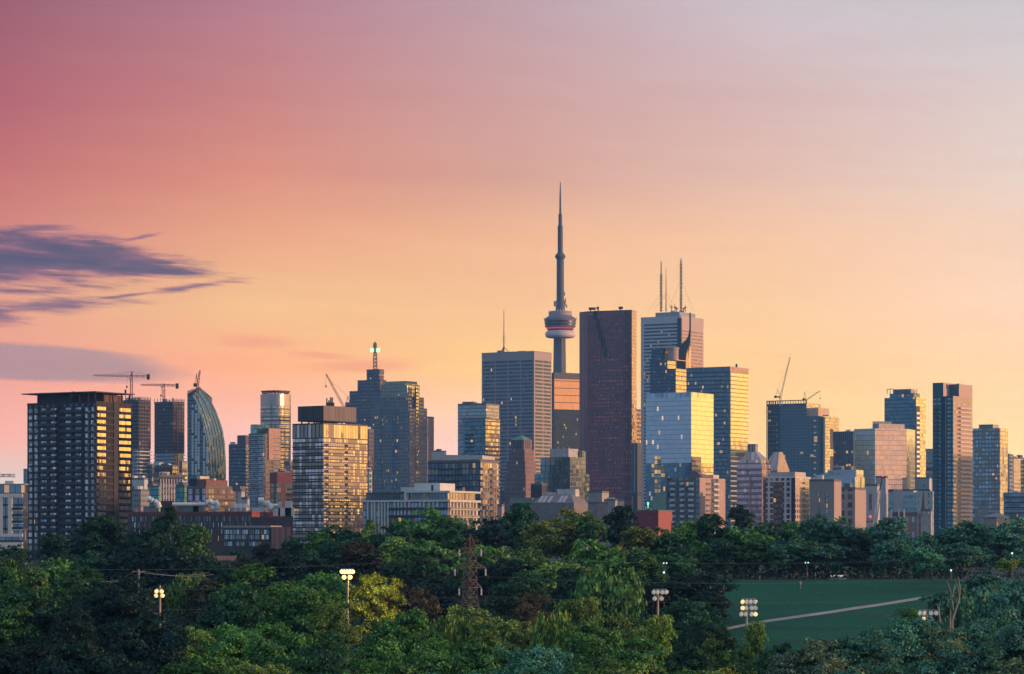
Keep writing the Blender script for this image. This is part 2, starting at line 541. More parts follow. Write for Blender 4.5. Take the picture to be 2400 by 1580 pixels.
class Bld:
    """A box building placed by the photo pixels of its left edge, near corner and right edge at distance Y.
    ang turns its left face; its right face stands square to it."""
    def __init__(s, name, label, xl, xc, xr, Y, cat='building', ang=31.0, dep=None, wid=None, group=None):
        a = R(ang)
        s.Y, s.a = Y, a
        s.C = P(xc, HY, Y).to_2d()
        tl, tr = (xl - 1200) / F, (xr - 1200) / F
        s.w = wid if wid else max(1.0, (s.C.x - tl * Y) / (math.cos(a) + tl * math.sin(a)))
        s.d = dep if dep else max(1.0, (tr * Y - s.C.x) / (math.sin(a) - tr * math.cos(a)))
        s.U = Vector((-math.cos(a), math.sin(a)))      # along the left face, away from the near corner
        s.V = Vector((math.sin(a), math.cos(a)))       # along the right face
        c = s.pt(.5, .5)
        s.g = gz(c.x, c.y)
        s.root = thing(name, label, cat, (c.x, c.y, s.g), group)

    def pt(s, u, v):
        return s.C + s.U * (u * s.w) + s.V * (v * s.d)

    def fp(s, u0=0, u1=1, v0=0, v1=1):
        return [s.pt(u1, v0), s.pt(u0, v0), s.pt(u0, v1), s.pt(u1, v1)]   # left, near corner, right, back

    def z(s, y):
        return ZC + (HY - y) / F * s.Y

    def body(s, name, fp, z0, z1, mL, mR=None, cap=None, u0=0.0, bottom=False):
        mb = MB()
        mR = mR or mL  # many right-hand materials are warmer copies, with sunset light put into their colour
        mb.prism(fp, z0, z1, [0, 1, 0, 1], 2, u0, bottom)
        return mb.build(name, [mL, mR, cap or GRAVEL], s.root)

    def roof(s, fp, z, mat=None, h=.9, t=.4, name='parapet'):
        """Low parapet wall round the roof, standing a little proud of the walls."""
        mb = MB()
        n = len(fp)
        for i in range(n):
            A, B = fp[i], fp[(i + 1) % n]
            L = (B - A).length
            mb.fbox(A, B, -.05, L - t + .05, z - .3, z + h, -t, .06)
        return mb.build(name, mat or PARAPET, s.root)

    def units(s, fp, z, n=4, size=(2, 5), seed=0):
        """Roof plant boxes."""
        r = random.Random(seed + 17)
        A, C, D = fp[0], fp[1], fp[2]
        for i in range(n):
            p = C + (A - C) * r.uniform(.12, .82) + (D - C) * r.uniform(.15, .8)
            a, b, h = r.uniform(*size), r.uniform(*size), r.uniform(.4, .9) * size[1] * .6
            q = [p + s.U * a, p, p + s.V * b, p + s.U * a + s.V * b]
            mb = MB()
            mb.prism(q, z, z + h, 0)
            mb.build('roof_unit', r.choice([PARAPET, STEEL, WHITE]), s.root)

    def faces(s, fp):
        return (fp[0], fp[1]), (fp[1], fp[2])

    def bands(s, fp, zs, h, mat, off=.06, name='window_band', gaps=(0, 0), which=(0, 1), ins=.5, bays=(1, 1), pier=0.0):
        """One child per storey: a strip of glazing standing just proud of the front faces."""
        mb = MB()
        for k, (A, B) in enumerate(s.faces(fp)):
            if k not in which:
                continue
            L = (B - A).length
            nb = bays[k]
            st = (L - 2 * ins) / nb
            for j in range(nb):
                s0, s1 = ins + j * st + pier * .5, ins + (j + 1) * st - pier * .5
                t = (B - A) / L
                n_ = Vector((t.y, -t.x))
                a, b = A + t * s0 + n_ * off, A + t * s1 + n_ * off
                mb.face([(a.x, a.y, 0), (b.x, b.y, 0), (b.x, b.y, h), (a.x, a.y, h)], [(s0 + k * 300, .01), (s1 + k * 300, .01), (s1 + k * 300, h), (s0 + k * 300, h)], 0)
        base = Vector((s.root.location.x, s.root.location.y, 0))
        me = mb.mesh(name, mat, base)
        for z in zs[:100]:
            child(name, me, s.root, (0, 0, z - s.root.location.z))

    def slabs(s, A, B, s0, s1, zs, dep, mats, rail=1.0, t=.22, name='balcony', curve=0.0, parent=None):
        """Balconies: floor slab plus guard, one child per storey."""
        mb = MB()
        L = (B - A).length
        if s1 <= 1.0:
            s0, s1 = s0 * L, s1 * L
        mb.fbox(A, B, s0, s1, -t, 0, -.05, dep, 0)
        if rail:
            mb.fbox(A, B, s0, s1, .002, rail, dep - .1, dep - .02, 1)
            mb.fbox(A, B, s0, s0 + .08, .002, rail, -.05, dep - .11, 1)
            mb.fbox(A, B, s1 - .08, s1, .002, rail, -.05, dep - .11, 1)
        base = Vector((s.root.location.x, s.root.location.y, 0))
        me = mb.mesh(name, mats, base)
        for z in zs[:100]:
            child(name, me, s.root, (0, 0, z - s.root.location.z))

    def wins(s, A, B, cols, zs, h, mat, off=.07, name='window', cap=100, frame=None, spots=None):
        """Windows: each one a child of its own; what goes past the cap is one extra child."""
        spots = spots or [(z, c) for c in cols for z in zs]
        base = Vector((s.root.location.x, s.root.location.y, 0))
        L = (B - A).length
        cache = {}
        left = getattr(s, 'nwin', 0)
        rest = MB()
        for z, (c0, c1) in spots:
            if left < cap:
                key = (round(c0, 3), round(c1, 3))
                if key not in cache:
                    mb = MB()
                    s._win(mb, A, B, c0 * L, c1 * L, 0, h, off)
                    cache[key] = mb.mesh(name, [mat, frame or DARKSTEEL], base)
                child(name, cache[key], s.root, (0, 0, z - s.root.location.z))
                left += 1
            else:
                s._win(rest, A, B, c0 * L, c1 * L, z, z + h, off)
        s.nwin = left
        if rest.f:
            tag(rest.build('small_windows', [mat, frame or DARKSTEEL], s.root), kind='stuff')

    @staticmethod
    def _win(mb, A, B, s0, s1, z0, z1, off):
        t = (B - A).normalized()
        n_ = Vector((t.y, -t.x))
        a, b = A + t * s0 + n_ * off, A + t * s1 + n_ * off
        mb.face([(a.x, a.y, z0), (b.x, b.y, z0), (b.x, b.y, z1), (a.x, a.y, z1)], [(s0, .01 + z0 * 3.1), (s1, .01 + z0 * 3.1), (s1, z1 - z0 + z0 * 3.1), (s0, z1 - z0 + z0 * 3.1)], 0)
        fr = .1
        mb.fbox(A, B, s0 - fr, s0, z0 - fr, z1 + fr, 0, off + .05, 1)
        mb.fbox(A, B, s1, s1 + fr, z0 - fr, z1 + fr, 0, off + .05, 1)
        mb.fbox(A, B, s0 + .002, s1 - .002, z1, z1 + fr - .003, 0, off + .05, 1)
        mb.fbox(A, B, s0 + .002, s1 - .002, z0 - fr + .003, z0, 0, off + .05, 1)


def frange(a, b, st):
    out = []
    while a <= b + 1e-6:
        out.append(a)
        a += st
    return out


def box_tower(name, label, xl, xc, xr, yt, Y, mL, mR=None, cap=None, ang=31.0, dep=None, wid=None, units=3, par=None, cat='office tower', body='tower_walls', ph=0.9, group=None):
    b = Bld(name, label, xl, xc, xr, Y, cat, ang, dep, wid, group)
    b.top = b.z(yt)
    b.f = b.fp()
    b.body(body, b.f, b.g, b.top, mL, mR, cap)
    b.roof(b.f, b.top, par, ph)
    if units:
        b.units(b.f, b.top, units, (2.5, 6), int(xc))
    return b


# glass and wall palettes (linear base colours)
G_DARK = (.13, .16, .2)
G_MID = (.34, .4, .45)
G_TEAL = (.22, .36, .38)
G_SUNSET = (.75, .68, .55)  # glass tinted with the sunset it mirrors
WINM = facade('window_glass', (.06, .06, .065), (.5, .55, .58), bay=1.0, flr=3.1, mu=.06, v0=-1, v1=2, lit=.035, blind=.45, tilt=.02)
WINPALE = facade('pale_window_glass', (.06, .06, .065), (.62, .68, .66), bay=.9, flr=3.1, mu=.08, v0=-1, v1=2, lit=.02, blind=.35, tilt=.02, vary=.6)
SLABD = plain('dark_slab', (.05, .042, .05), .8)
GUARD = plain('guard_glass', (.05, .06, .075), .2, .55, 0)
GUARDL = plain('pale_guard_glass', (.38, .36, .34), .2, .5, 0)
CONC = plain('concrete', (.33, .30, .28), .85, 0, .15)
BEIGE = plain('beige_concrete', (.46, .36, .31), .85, 0, .1)

# ---- far edge block with a white frame
b = Bld('apartment_building', 'low white-framed concrete block at the photo edge beside the dark apartment block', -60, 54, 62, 1010, 'apartments', 3.0, 8)
f = b.fp()
z0 = b.z(1157)
b.body('walls', f, b.g, z0, facade('framed_block', (.05, .052, .06), G_MID, 2.2, 4.2, .06, .1, .92, lit=.03), cap=GRAVEL)
A, B = f[0], f[1]
L = (B - A).length
for x in (6, 29):
    s_ = L * (x + 60) / 120.0
    mb = MB()
    mb.fbox(A, B, s_ - .7, s_ + .7, b.z(1256), b.z(1164), 0, .9)
    mb.build('frame_column', WHITE, b.root)
for y0, y1, nm in ((1166, 1157, 'frame_beam'), (1258, 1251, 'frame_beam'), (1290, 1271, 'base_wall')):
    mb = MB()
    mb.fbox(A, B, 0, L, b.z(y0), b.z(y1), 0, 1.0)
    mb.build(nm, WHITE, b.root)
b.slabs(A, B, L * .78, L * .99, [b.z(y) for y in (1241, 1226, 1211, 1196)], .85, [WHITE, GUARD], .9)
f2 = b.fp(0, 1, .2, .9)
b.body('setback_storey', f2, z0, b.z(1136), facade('setback_glass', (.1, .09, .1), G_MID, 2.0, 3.6, .05, .1, .85, lit=.08), cap=GRAVEL)
mb = MB()
mb.prism(b.fp(-.02, 1, .1, .95), b.z(1136), b.z(1133.5), 0, 0, 0, True)
mb.build('roof_slab', CONC, b.root)
b.units(f2, b.z(1133.5), 4, (1, 4), 3)

# ---- dark apartment block
b = Bld('apartment_tower', 'dark brick apartment block with overhanging flat roof and sunset glow in its side windows', 64, 225, 309, 1300, 'apartments', 31)
f = b.fp()
zt = b.z(943)
DBRICK = facade('dark_brick', (.028, .024, .034), G_DARK, 3.4, 2.96, .3, .45, .8, lit=0, metal=.5)
DBRICK2 = facade('dark_brick_shaded', (.018, .012, .018), (.03, .03, .04), 3.4, 2.96, .3, .45, .8, lit=0, metal=.1)  # same brick made darker so this side reads as shaded
b.body('brick_walls', f, b.g, zt, DBRICK, DBRICK2)
b.roof(f, zt, plain('dark_coping', (.04, .035, .045), .8), .5)
zs = [zt - 1.0 - 2.96 * (i + 1) for i in range(22)]
(A, B), (C_, D_) = b.faces(f)
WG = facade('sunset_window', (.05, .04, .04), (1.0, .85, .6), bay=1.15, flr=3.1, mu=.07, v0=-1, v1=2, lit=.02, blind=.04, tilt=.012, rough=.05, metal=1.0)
b.wins(C_, D_, [(.03, .27), (.64, .97)], zs, 2.1, WG, .09)
b.wins(A, B, [(.565, .64), (.2, .285), (.345, .43), (.71, .79), (.02, .075), (.105, .152), (.845, .89), (.93, .975)], zs, 1.9, WINPALE, .09)
b.slabs(A, B, .18, .44, zs, 1.3, [SLABD, GUARD], .95)
b.slabs(A, B, .5, .82, zs, 1.3, [SLABD, GUARD], .95)
b.slabs(C_, D_, .03, .46, zs, 1.3, [SLABD, SLABD], .5)
b.slabs(C_, D_, .64, .97, zs, 1.1, [SLABD, SLABD], .45)
for (P0, P1, s0, s1) in ((A, B, .445, .482), (C_, D_, .48, .62)):
    mb = MB()
    LL = (P1 - P0).length
    mb.fbox(P0, P1, LL * s0, LL * s1, b.g, zt + .8, -.3, .35)  # raised black strip; the shade of the recess is in its colour
    mb.build('recess_shade_strip', plain('black_panel', (.012, .011, .018), .6, 0, .1), b.root)
fpn = b.fp(.42, .92, .12, .7)
b.body('penthouse', fpn, zt, b.z(921), plain('dark_panel', (.035, .03, .04), .7), cap=GRAVEL)
fpq = b.fp(.05, .4, .3, .85)
b.body('brick_penthouse', fpq, zt, b.z(923), plain('warm_panel', (.16, .075, .05), .8))
mb = MB()
zr = b.z(921) + .3
mb.prism(b.fp(-.02, 1.06, -.05, 1.05), zr, zr + .45, 0, 0, 0, True)
mb.build('canopy_roof', plain('canopy', (.09, .075, .09), .7), b.root)
for u, v in ((0.02, .02), (.12, .02), (.25, .02), (.38, .02), (.02, .25), (.02, .5), (.02, .75), (.02, .97), (.3, .97)):
    p = b.pt(u, v)
    mb = MB()
    mb.beam((p.x, p.y, zt), (p.x, p.y, zr), .55)
    mb.build('roof_column', SLABD, b.root)
mb = MB()
p = b.pt(.02, .86)
mb.beam((p.x, p.y, zr), (p.x, p.y, zr + 2.2), .8)
mb.build('chimney', SLABD, b.root)
b.units(b.fp(.1, .8, .2, .7), zr + .45, 3, (1, 2.2), 8)

# ---- teal sliver behind it, in the gap
box_tower('office_tower', 'narrow teal glass sliver of a far building squeezed against the dark apartment block', 55, 63, 80, 1101, 2600, facade('teal_sliver', (.1, .14, .15), G_TEAL, 2, 3.6, .08, .1, .9), units=0)

# ---- two towers under construction
def raw_tower(label, xl, xc, xr, yt, Y, ymid, hoist):
    b = Bld('unfinished_tower', label, xl, xc, xr, Y, 'tower', 31)
    f = b.fp()
    zt, zm = b.z(yt), b.z(ymid)
    raw = facade('raw_floors', (.12, .1, .1), (.055, .05, .06), 2.6, 3.3, .1, .12, .9, lit=0, metal=0, rough=.8, blind=.05)
    b.body('lower_walls', f, b.g, zm, facade('glazed_floors', (.1, .1, .11), (.16, .19, .23), 2.2, 3.3, .05, .1, .9, lit=.02))
    b.body('bare_floors', f, zm, zt, raw)
    z = b.g + 6
    lo, hi = [], []
    while z < zt:
        (lo if z < zm else hi).append(z)
        z += 3.3
    for k, (A, B) in enumerate(b.faces(f)):
        b.slabs(A, B, 0.001, 1.0, lo, 1.5, [WHITE, plain('white_guard', (.5, .5, .5), .4, .2, 0)], .7)
        b.slabs(A, B, 0.001, 1.0, hi, 1.0, [CONC, STEEL], 0, .3, 'floor_slab')
    A, B = f[1], f[2]
    for i in range(5):
        mb = MB()
        L = (B - A).length
        mb.lattice((*(A + (B - A) * (i / 4.2)), zm), (*(A + (B - A) * (i / 4.2)), zt + 3), 1.6, int((zt - zm) / 5), .28)
        mb.build('scaffold', DARKSTEEL, b.root)
    A, B = f[0], f[1]
    for i in range(7):
        mb = MB()
        q = A + (B - A) * (i / 6.0)
        mb.beam((*q, zt - 2), (*q, zt + rnd.uniform(1.5, 4.5)), .5)
        mb.build('rebar_post', DARKSTEEL, b.root)
    if hoist:
        mb = MB()
        q = f[1] + (f[2] - f[1]) * .25
        mb.lattice((*(q + Vector((.3, -1.6))), b.g), (*(q + Vector((.3, -1.6))), zt - 6), 3.2, 50, .5)
        mb.build('hoist', plain('red_hoist', (.28, .07, .06), .6), b.root)
    b.units(f, zt, 4, (3, 6), Y)
    return b


ta = raw_tower('unfinished tower wrapped in scaffolding directly behind the dark apartment block', 279, 324, 352, 937, 2650, 1052, False)
tb = raw_tower('unfinished tower with a red hoist between its scaffolded neighbour and the curved tower', 362, 405, 431, 941, 2750, 1062, True)


def hammer_crane(label, xm, yb, ym, xj0, xj1, yj, Y, A=None):
    """Tower crane with level jib and counter jib."""
    p = P(xm, yb, Y)
    t = thing('tower_crane', label, 'crane', p)
    m = Y / F
    red = plain('crane_red', (.34, .12, .10), .6)
    mb = MB()
    mb.lattice(p, P(xm, yj, Y), 2.0, max(6, int((yb - yj) * m / 3)), .38)
    mb.build('mast', red, t)
    zj = P(xm, yj, Y).z
    top = P(xm + 1.5, ym, Y)
    k = .35
    j0, j1 = P(xj0, yj, Y), P(xj1, yj, Y)
    j0.y -= (p.x - j0.x) * k
    j1.y += (j1.x - p.x) * k
    mb = MB()
    mb.lattice((p.x, p.y, zj), j0, 1.7, 16, .3, 0, 1.1)
    mb.build('jib', red, t)
    mb = MB()
    mb.lattice((p.x, p.y, zj), j1, 1.7, 6, .35)
    mb.build('counter_jib', red, t)
    mb = MB()
    mb.beam((j1.x, j1.y, zj - 3), (j1.x, j1.y, zj + 2), 2.6)
    mb.build('counterweight', DARKSTEEL, t)
    mb = MB()
    mb.lattice((p.x, p.y, zj), top, 1.8, 4, .35, 0, .8)
    mb.build('tower_head', red, t)
    mb = MB()
    mb.beam((p.x - 1.4, p.y - 1.2, zj - 2.6), (p.x - 1.4, p.y - 1.2, zj - .3), 1.8)
    mb.build('cab', WHITE, t)
    for q in (j0.lerp(Vector((p.x, p.y, zj)), .35), j0.lerp(Vector((p.x, p.y, zj)), .7), j1):
        mb = MB()
        mb.beam(top, q + Vector((0, 0, 1)), .16)
        mb.build('stay_cable', DARKSTEEL, t)
    hk = j0.lerp(Vector((p.x, p.y, zj)), .88)
    mb = MB()
    mb.beam(hk, hk - Vector((0, 0, 9)), .16)
    mb.beam(hk - Vector((0, 0, 9)), hk - Vector((0, 0, 11)), 1.3)
    mb.build('hook_block', DARKSTEEL, t)
    return t


hammer_crane('red hammerhead crane with long level jib above the tower behind the dark block', 308, 940, 871, 223, 346, 881.5, 2660)
hammer_crane('smaller flat-topped crane standing on the tower with the red hoist', 384, 946, 900, 332, 414, 903, 2760)


def luff_crane(label, xb, yb, xt, yt, Y, tail=-10, hook=None, col=None):
    """Crane with a raised boom."""
    p = P(xb, yb, Y)
    t = thing('luffing_crane', label, 'crane', p)
    m = Y / F
    red = col or plain('crane_rust', (.36, .2, .15), .6)
    tip = P(xt, yt, Y)
    mb = MB()
    mb.lattice(p - Vector((0, 0, 10)), p, 2.0, 4, .4)
    mb.build('mast', red, t)
    mb = MB()
    n = max(8, int((tip - p).length / 4))
    mb.lattice(p, tip, 1.7, n, .32, 0, .9)
    mb.build('boom', red, t)
    q = p + Vector((tail * m, -2, 1.0))
    mb = MB()
    mb.beam(p + Vector((0, 0, .6)), q, 1.6)
    mb.beam(q + Vector((0, 0, -1.6)), q + Vector((0, 0, 1.2)), 2.6)
    mb.build('counterweight', DARKSTEEL, t)
    h = p + Vector((tail * .55 * m, 0, 10))
    mb = MB()
    mb.beam(p, h, .5)
    mb.beam(q, h, .4)
    mb.build('gantry', red, t)
    mb = MB()
    mb.beam(h, p.lerp(tip, .82), .14)
    mb.build('stay_cable', DARKSTEEL, t)
    if hook:
        mb = MB()
        e = tip - Vector((0, 0, hook * m))
        mb.beam(tip, e, .14)
        mb.beam(e, e - Vector((0, 0, 1.8)), 1.0)
        mb.build('hook_block', DARKSTEEL, t)
    return t


# ---- small crane peeping in at the edge
p = P(3, 1113.5, 1800)
t = thing('tower_crane', 'lattice jib of a crane reaching in over the white-framed block', 'crane', P(-60, 1180, 1800))
mb = MB()
mb.lattice(P(-60, 1114, 1800), P(35, 1115, 1800), 1.6, 14, .3)
mb.build('jib', DARKSTEEL, t)
mb = MB()
mb.lattice((P(-60, 1114, 1800).x, 1800, 37.5), P(-60, 1110, 1800), 2, 16, .35)
mb.build('mast', DARKSTEEL, t)

# ---- mid-ground cluster between the block and the curved tower
b = box_tower('office_building', 'white windowless flat-roofed hall just beside the dark apartment block', 300, 338, 347, 1123, 1900, plain('white_hall', (.6, .57, .54), .8, 0, .08), cat='building', units=2)
b = box_tower('office_building', 'grey office block with tiny square windows below the white windowless hall', 296, 330, 350, 1150, 1750, facade('grey_grid', (.3, .28, .28), (.1, .11, .13), 1.6, 3.2, .25, .25, .75, lit=.04, metal=.4), cat='building', units=3)
b = box_tower('office_building', 'narrow dark slab beside the foot of the scaffolded tower', 344, 356, 364, 1092, 2100, facade('dark_slab_glass', (.06, .07, .09), G_DARK, 2.2, 3.5, .1, .15, .85), cat='building', units=1)
b = box_tower('office_building', 'teal glass annexe below the narrow dark slab', 346, 372, 376, 1141, 1780, facade('teal_annexe', (.06, .1, .11), (.14, .36, .36), 2.4, 3.4, .05, .08, .9, lit=.04), cat='building', units=2)
b = box_tower('office_building', 'brown brick block with orange end wall under the tower with the red hoist', 362, 404, 418, 1093, 2050, facade('brown_brick', (.085, .06, .075), (.3, .3, .3), 3.0, 5.0, .38, .25, .65, lit=.06), facade('brown_brick_end', (.12, .07, .06), (.7, .6, .45), 2.4, 5.0, .2, .1, .9), cat='building', units=4)
b = box_tower('office_building', 'dark block with tall white vertical stripes below the brown brick block', 360, 373, 428, 1117, 1850, facade('stripe_left', (.12, .12, .13), G_DARK, 2.5, 3.4, .15, .15, .85), plain('stripe_back', (.05, .055, .07), .5, .2), ang=62, cat='building', units=5)
A, B = b.f[1], b.f[2]
L = (B - A).length
for i in range(9):
    mb = MB()
    s_ = L * (.04 + i * .115)
    mb.fbox(A, B, s_, s_ + L * .045, b.g, b.top - 1.5, 0, .5)
    mb.build('white_pilaster', plain('pilaster', (.55, .48, .47), .8), b.root)
b.bands(b.f, frange(b.g + 4, b.top - 4, 3.6), 2.4, WINM, .12, ins=.3, which=(1,))
b = box_tower('office_building', 'low teal glass box beside the striped block', 412, 432, 440, 1139, 1800, facade('teal_low', (.04, .09, .1), (.1, .3, .3), 1.8, 3.3, .05, .08, .9), cat='building', units=2)
b = box_tower('apartment_tower', 'thin slab with sunset-gold side wall beside the curved glass tower', 420, 427, 438, 1083, 2350, facade('gold_slab_front', (.08, .1, .12), G_DARK, 2, 3.3, .1, .1, .9), facade('sunset_slab_side', (.5, .36, .2), G_SUNSET, 3.2, 3.3, .1, .25, .8, tilt=.03), cat='apartments', units=0)  # sunset glow put into the side's wall and glass colours

# ---- curved glass tower: a flat front and a swept curved side, lofted between two profiles
Yc = 2400
cfront = [(451, 928), (458, 938), (467, 962), (474, 985), (480, 1008), (485, 1040), (488, 1080), (489.5, 1123), (490, 1290)]
cback = [(468.5, 907), (478, 917), (496, 942), (506, 962), (515, 985), (522, 1008), (527, 1040), (529.5, 1080), (530.5, 1290)]
t = thing('curved_tower', 'teal glass apartment tower whose side sweeps up in one curve to a point', 'tower', (P(485, HY, Yc).x, Yc + 20, 37.5))
CG1 = facade('curve_front', (.035, .06, .075), (.10, .18, .21), 2.4, 3.1, .06, .12, .88, lit=.02, tilt=.004, vary=.2, blind=.02)
CG2 = facade('curve_side', (.06, .085, .09), (.26, .36, .33), 1.6, 3.1, .03, .06, .94, lit=.0, tilt=.03, vary=.2)
CG3 = facade('curve_side_low', (.05, .07, .09), (.13, .18, .21), 1.6, 3.1, .03, .06, .94, lit=.01, tilt=.02)
mb = MB()
tl_ = P(439, 916, Yc + 18)
fl = [P(x, y, Yc + 18 - 18 * (x - 439) / 51.0) for x, y in cfront]
bk = [P(x, y, Yc + 28) for x, y in cback]
for q in fl + bk:
    q.z = max(q.z, 37.5)
for i in range(len(fl) - 1):
    za, zb = fl[i].z, fl[i + 1].z
    la, lb = P(439, 1000, Yc + 18), P(439, 1000, Yc + 18)
    la.z, lb.z = (za if i else za), zb
    wa, wb = (fl[i] - la).length, (fl[i + 1] - lb).length
    mb.face([lb, fl[i + 1], fl[i], la], [(0, zb), (wb, zb), (wa, za), (0, za)], 0)
    a = sum((fl[k + 1] - fl[k]).length for k in range(i))
    w2 = (bk[i] - fl[i]).length
    mb.face([fl[i + 1], bk[i + 1], bk[i], fl[i]], [(0, zb), (w2, zb), (w2, za), (0, za)], 1 if i < 5 else 2)
    lc = la + Vector((18, 26, 0))
    ld = lb + Vector((18, 26, 0))
    mb.face([bk[i + 1], ld, lc, bk[i]], [(0, zb), (20, zb), (20, za), (0, za)], 0)
    mb.face([ld, lb, la, lc], [(0, zb), (30, zb), (30, za), (0, za)], 0)
mb.build('glass_walls', [CG1, CG2, CG3], t)
mb = MB()
la = P(439, 928, Yc + 18)
pk = P(439, 916, Yc + 18)
mb.face([la, fl[0], bk[0], pk], None, 0)
mb.face([pk, bk[0], bk[0] + Vector((2, 8, -3)), pk + Vector((14, 22, -3))], None, 0)
mb.face([la, pk, pk + Vector((14, 22, -3)), la + Vector((18, 26, -4))], None, 0)
mb.build('sloping_roof', plain('slate_roof', (.06, .05, .06), .5, .3), t)
for i in range(6):     # pale ribs that follow the curve
    f_ = (i + .6) / 6.2
    mb = MB()
    k0, k1 = (0, 7) if i % 2 else (3, 7)
    for k in range(k0, k1):
        n_ = (bk[k] - fl[k]).cross(fl[k + 1] - fl[k]).normalized()
        if n_.y > 0:
            n_ = -n_
        mb.beam(fl[k].lerp(bk[k], f_) + n_ * .3, fl[k + 1].lerp(bk[k + 1], f_) + n_ * .3, .5)
    mb.build('facade_rib', plain('pale_rib', (.42, .47, .44), .5), t)
bm_ = MB()
bm_.face([(0, 0, 0), (1.9, -1.1, 0), (1.9, -1.1, 1.5), (0, 0, 1.5)])
bm_.face([(0, 0, 1.5), (1.9, -1.1, 1.5), (1.9, -.3, 2.2), (0, .8, 2.2)])
wme = bm_.mesh('balcony_light', [plain('pale_balcony', (.6, .62, .6), .6)])
nb_ = 0
for r_ in range(25):
    y = 955 + r_ * 6.6
    for x in (449, 457, 463, 476, 483):
        fr = np.interp(y, [q[1] for q in cfront], [q[0] for q in cfront])
        if x < fr - 3 and nb_ < 100 and (x + r_) % 9:
            q = P(x, y, Yc + 18 - 18 * (x - 439) / 51.0 - 1.2)
            child('balcony', wme, t, q - t.location)
            nb_ += 1
luff_crane('small crane with a short raised boom perched on the tip of the curved glass tower', 463, 905, 468.5, 868, 2410, -5, None, plain('crane_red', (.34, .12, .10), .6))

# ---- right of the curved tower
b = box_tower('apartment_tower', 'dark blue slab with gold balcony strip between the curved and the disc-topped tower', 536, 576, 586, 1043, 2650, facade('dark_blue_slab', (.05, .06, .085), G_DARK, 2.6, 3.2, .1, .2, .85, lit=.01), facade('sunset_strip', (.3, .2, .13), G_SUNSET, 2.5, 3.2, .15, .2, .8), cat='apartments', units=2)  # narrow side coloured with the sunset reflection
fq = b.fp(0, .5, 0, .9)
b.body('lift_core', fq, b.top, b.z(1020), plain('mauve_panel', (.12, .1, .14), .8), plain('warm_end', (.2, .12, .1), .8))
b.slabs(b.f[1], b.f[2], .05, .95, frange(b.g + 12, b.top - 3, 3.2), 1.2, [SLABD, GUARDL], .9)
b = Bld('apartment_tower', 'stepped apartment tower with white balcony lines and orange glass corner, below the disc-topped tower', 583, 616, 656, 2300, 'apartments', 33)
f = b.fp()
zt = b.z(1018)
SG1 = facade('step_front', (.07, .09, .11), G_MID, 2.2, 3.2, .07, .12, .9, lit=.015)
SG2 = facade('step_sunset', (.3, .19, .12), (.8, .62, .45), 2.6, 3.2, .05, .1, .92, tilt=.02, lit=.02)  # orange-gold of the mirrored sunset put into wall and glass colour
b.body('tower_walls', f, b.g, zt, SG1, SG2)
b.roof(f, zt)
b.body('glass_crown', b.fp(.55, 1, .1, .8), zt, b.z(994), facade('mint_glass', (.15, .3, .28), (.3, .55, .5), 3, 4, .05, .05, .95))
b.body('raised_corner', b.fp(-.06, .35, .3, .98), zt - 20, b.z(1003), plain('slate_panel', (.09, .1, .13), .7), plain('copper_panel', (.5, .27, .18), .6))
zs = frange(b.g + 8, zt - 3, 3.2)
b.slabs(f[0], f[1], .02, .62, zs, 1.4, [WHITE, GUARD], .7)
b.slabs(f[1], f[2], .55, .98, zs, 1.1, [plain('gold_slab', (.5, .36, .2), .7), GUARDL], .8)

# ---- disc-topped rounded tower
Yd = 2480
t = thing('round_tower', 'round-cornered tower crowned by a flat disc on struts', 'tower', (P(646, HY, Yd).x, Yd, 37.5))
cx = P(646, HY, Yd).x
z_ = lambda y: ZC + (HY - y) / F * Yd
rr = 35.5 * Yd / F
fpd = []
for k in range(48):
    th = 2 * math.pi * k / 48
    n4 = 3.2
    c_, s_ = math.cos(th), math.sin(th)
    q = (abs(c_) ** n4 + abs(s_) ** n4) ** (-1 / n4)
    x_, y_ = c_ * q * rr, s_ * q * rr
    ca, sa = math.cos(R(-31)), math.sin(R(-31))
    fpd.append(Vector((cx + (x_ * ca - y_ * sa) * .88, Yd + (x_ * sa + y_ * ca) * .88)))
mb = MB()
mb.prism(fpd, 37.5, z_(936), 0, 1)
mb.build('tower_walls', [facade('disc_tower_glass', (.16, .15, .16), (.8, .7, .58), 1.4, 3.3, .06, .2, .92, lit=.01, tilt=.01), GRAVEL], t)
cen = Vector((cx, Yd))
ring = lambda k: [cen + (q - cen) * k for q in fpd]
mb = MB()
mb.prism(ring(1.012), z_(952), z_(925), 0, 0)
mb.build('crown_band', plain('crown_stone', (.62, .5, .42), .28, .75, 0), t)
for i in range(26):
    mb = MB()
    z0 = z_(1092 - i * 5.3)
    mb.prism(ring(1.03), z0, z0 + .5, 0, 0, 0, True)
    mb.build('floor_ledge', plain('ledge', (.4, .33, .3), .7), t)
mb = MB()
mb.prism(ring(.97), z_(919), z_(916.5), 0, 0, 0, True)
mb.build('roof_disc', plain('disc_metal', (.12, .08, .09), .6), t)
mb = MB()
r1, r2 = ring(.8), ring(.93)
for k in range(0, 48, 2):
    mb.beam((*r1[k], z_(925)), (*r2[(k + 1) % 48], z_(919)), .5)
    mb.beam((*r1[(k + 2) % 48], z_(925)), (*r2[(k + 1) % 48], z_(919)), .5)
mb.build('disc_struts', plain('strut_red', (.3, .1, .1), .6), t)

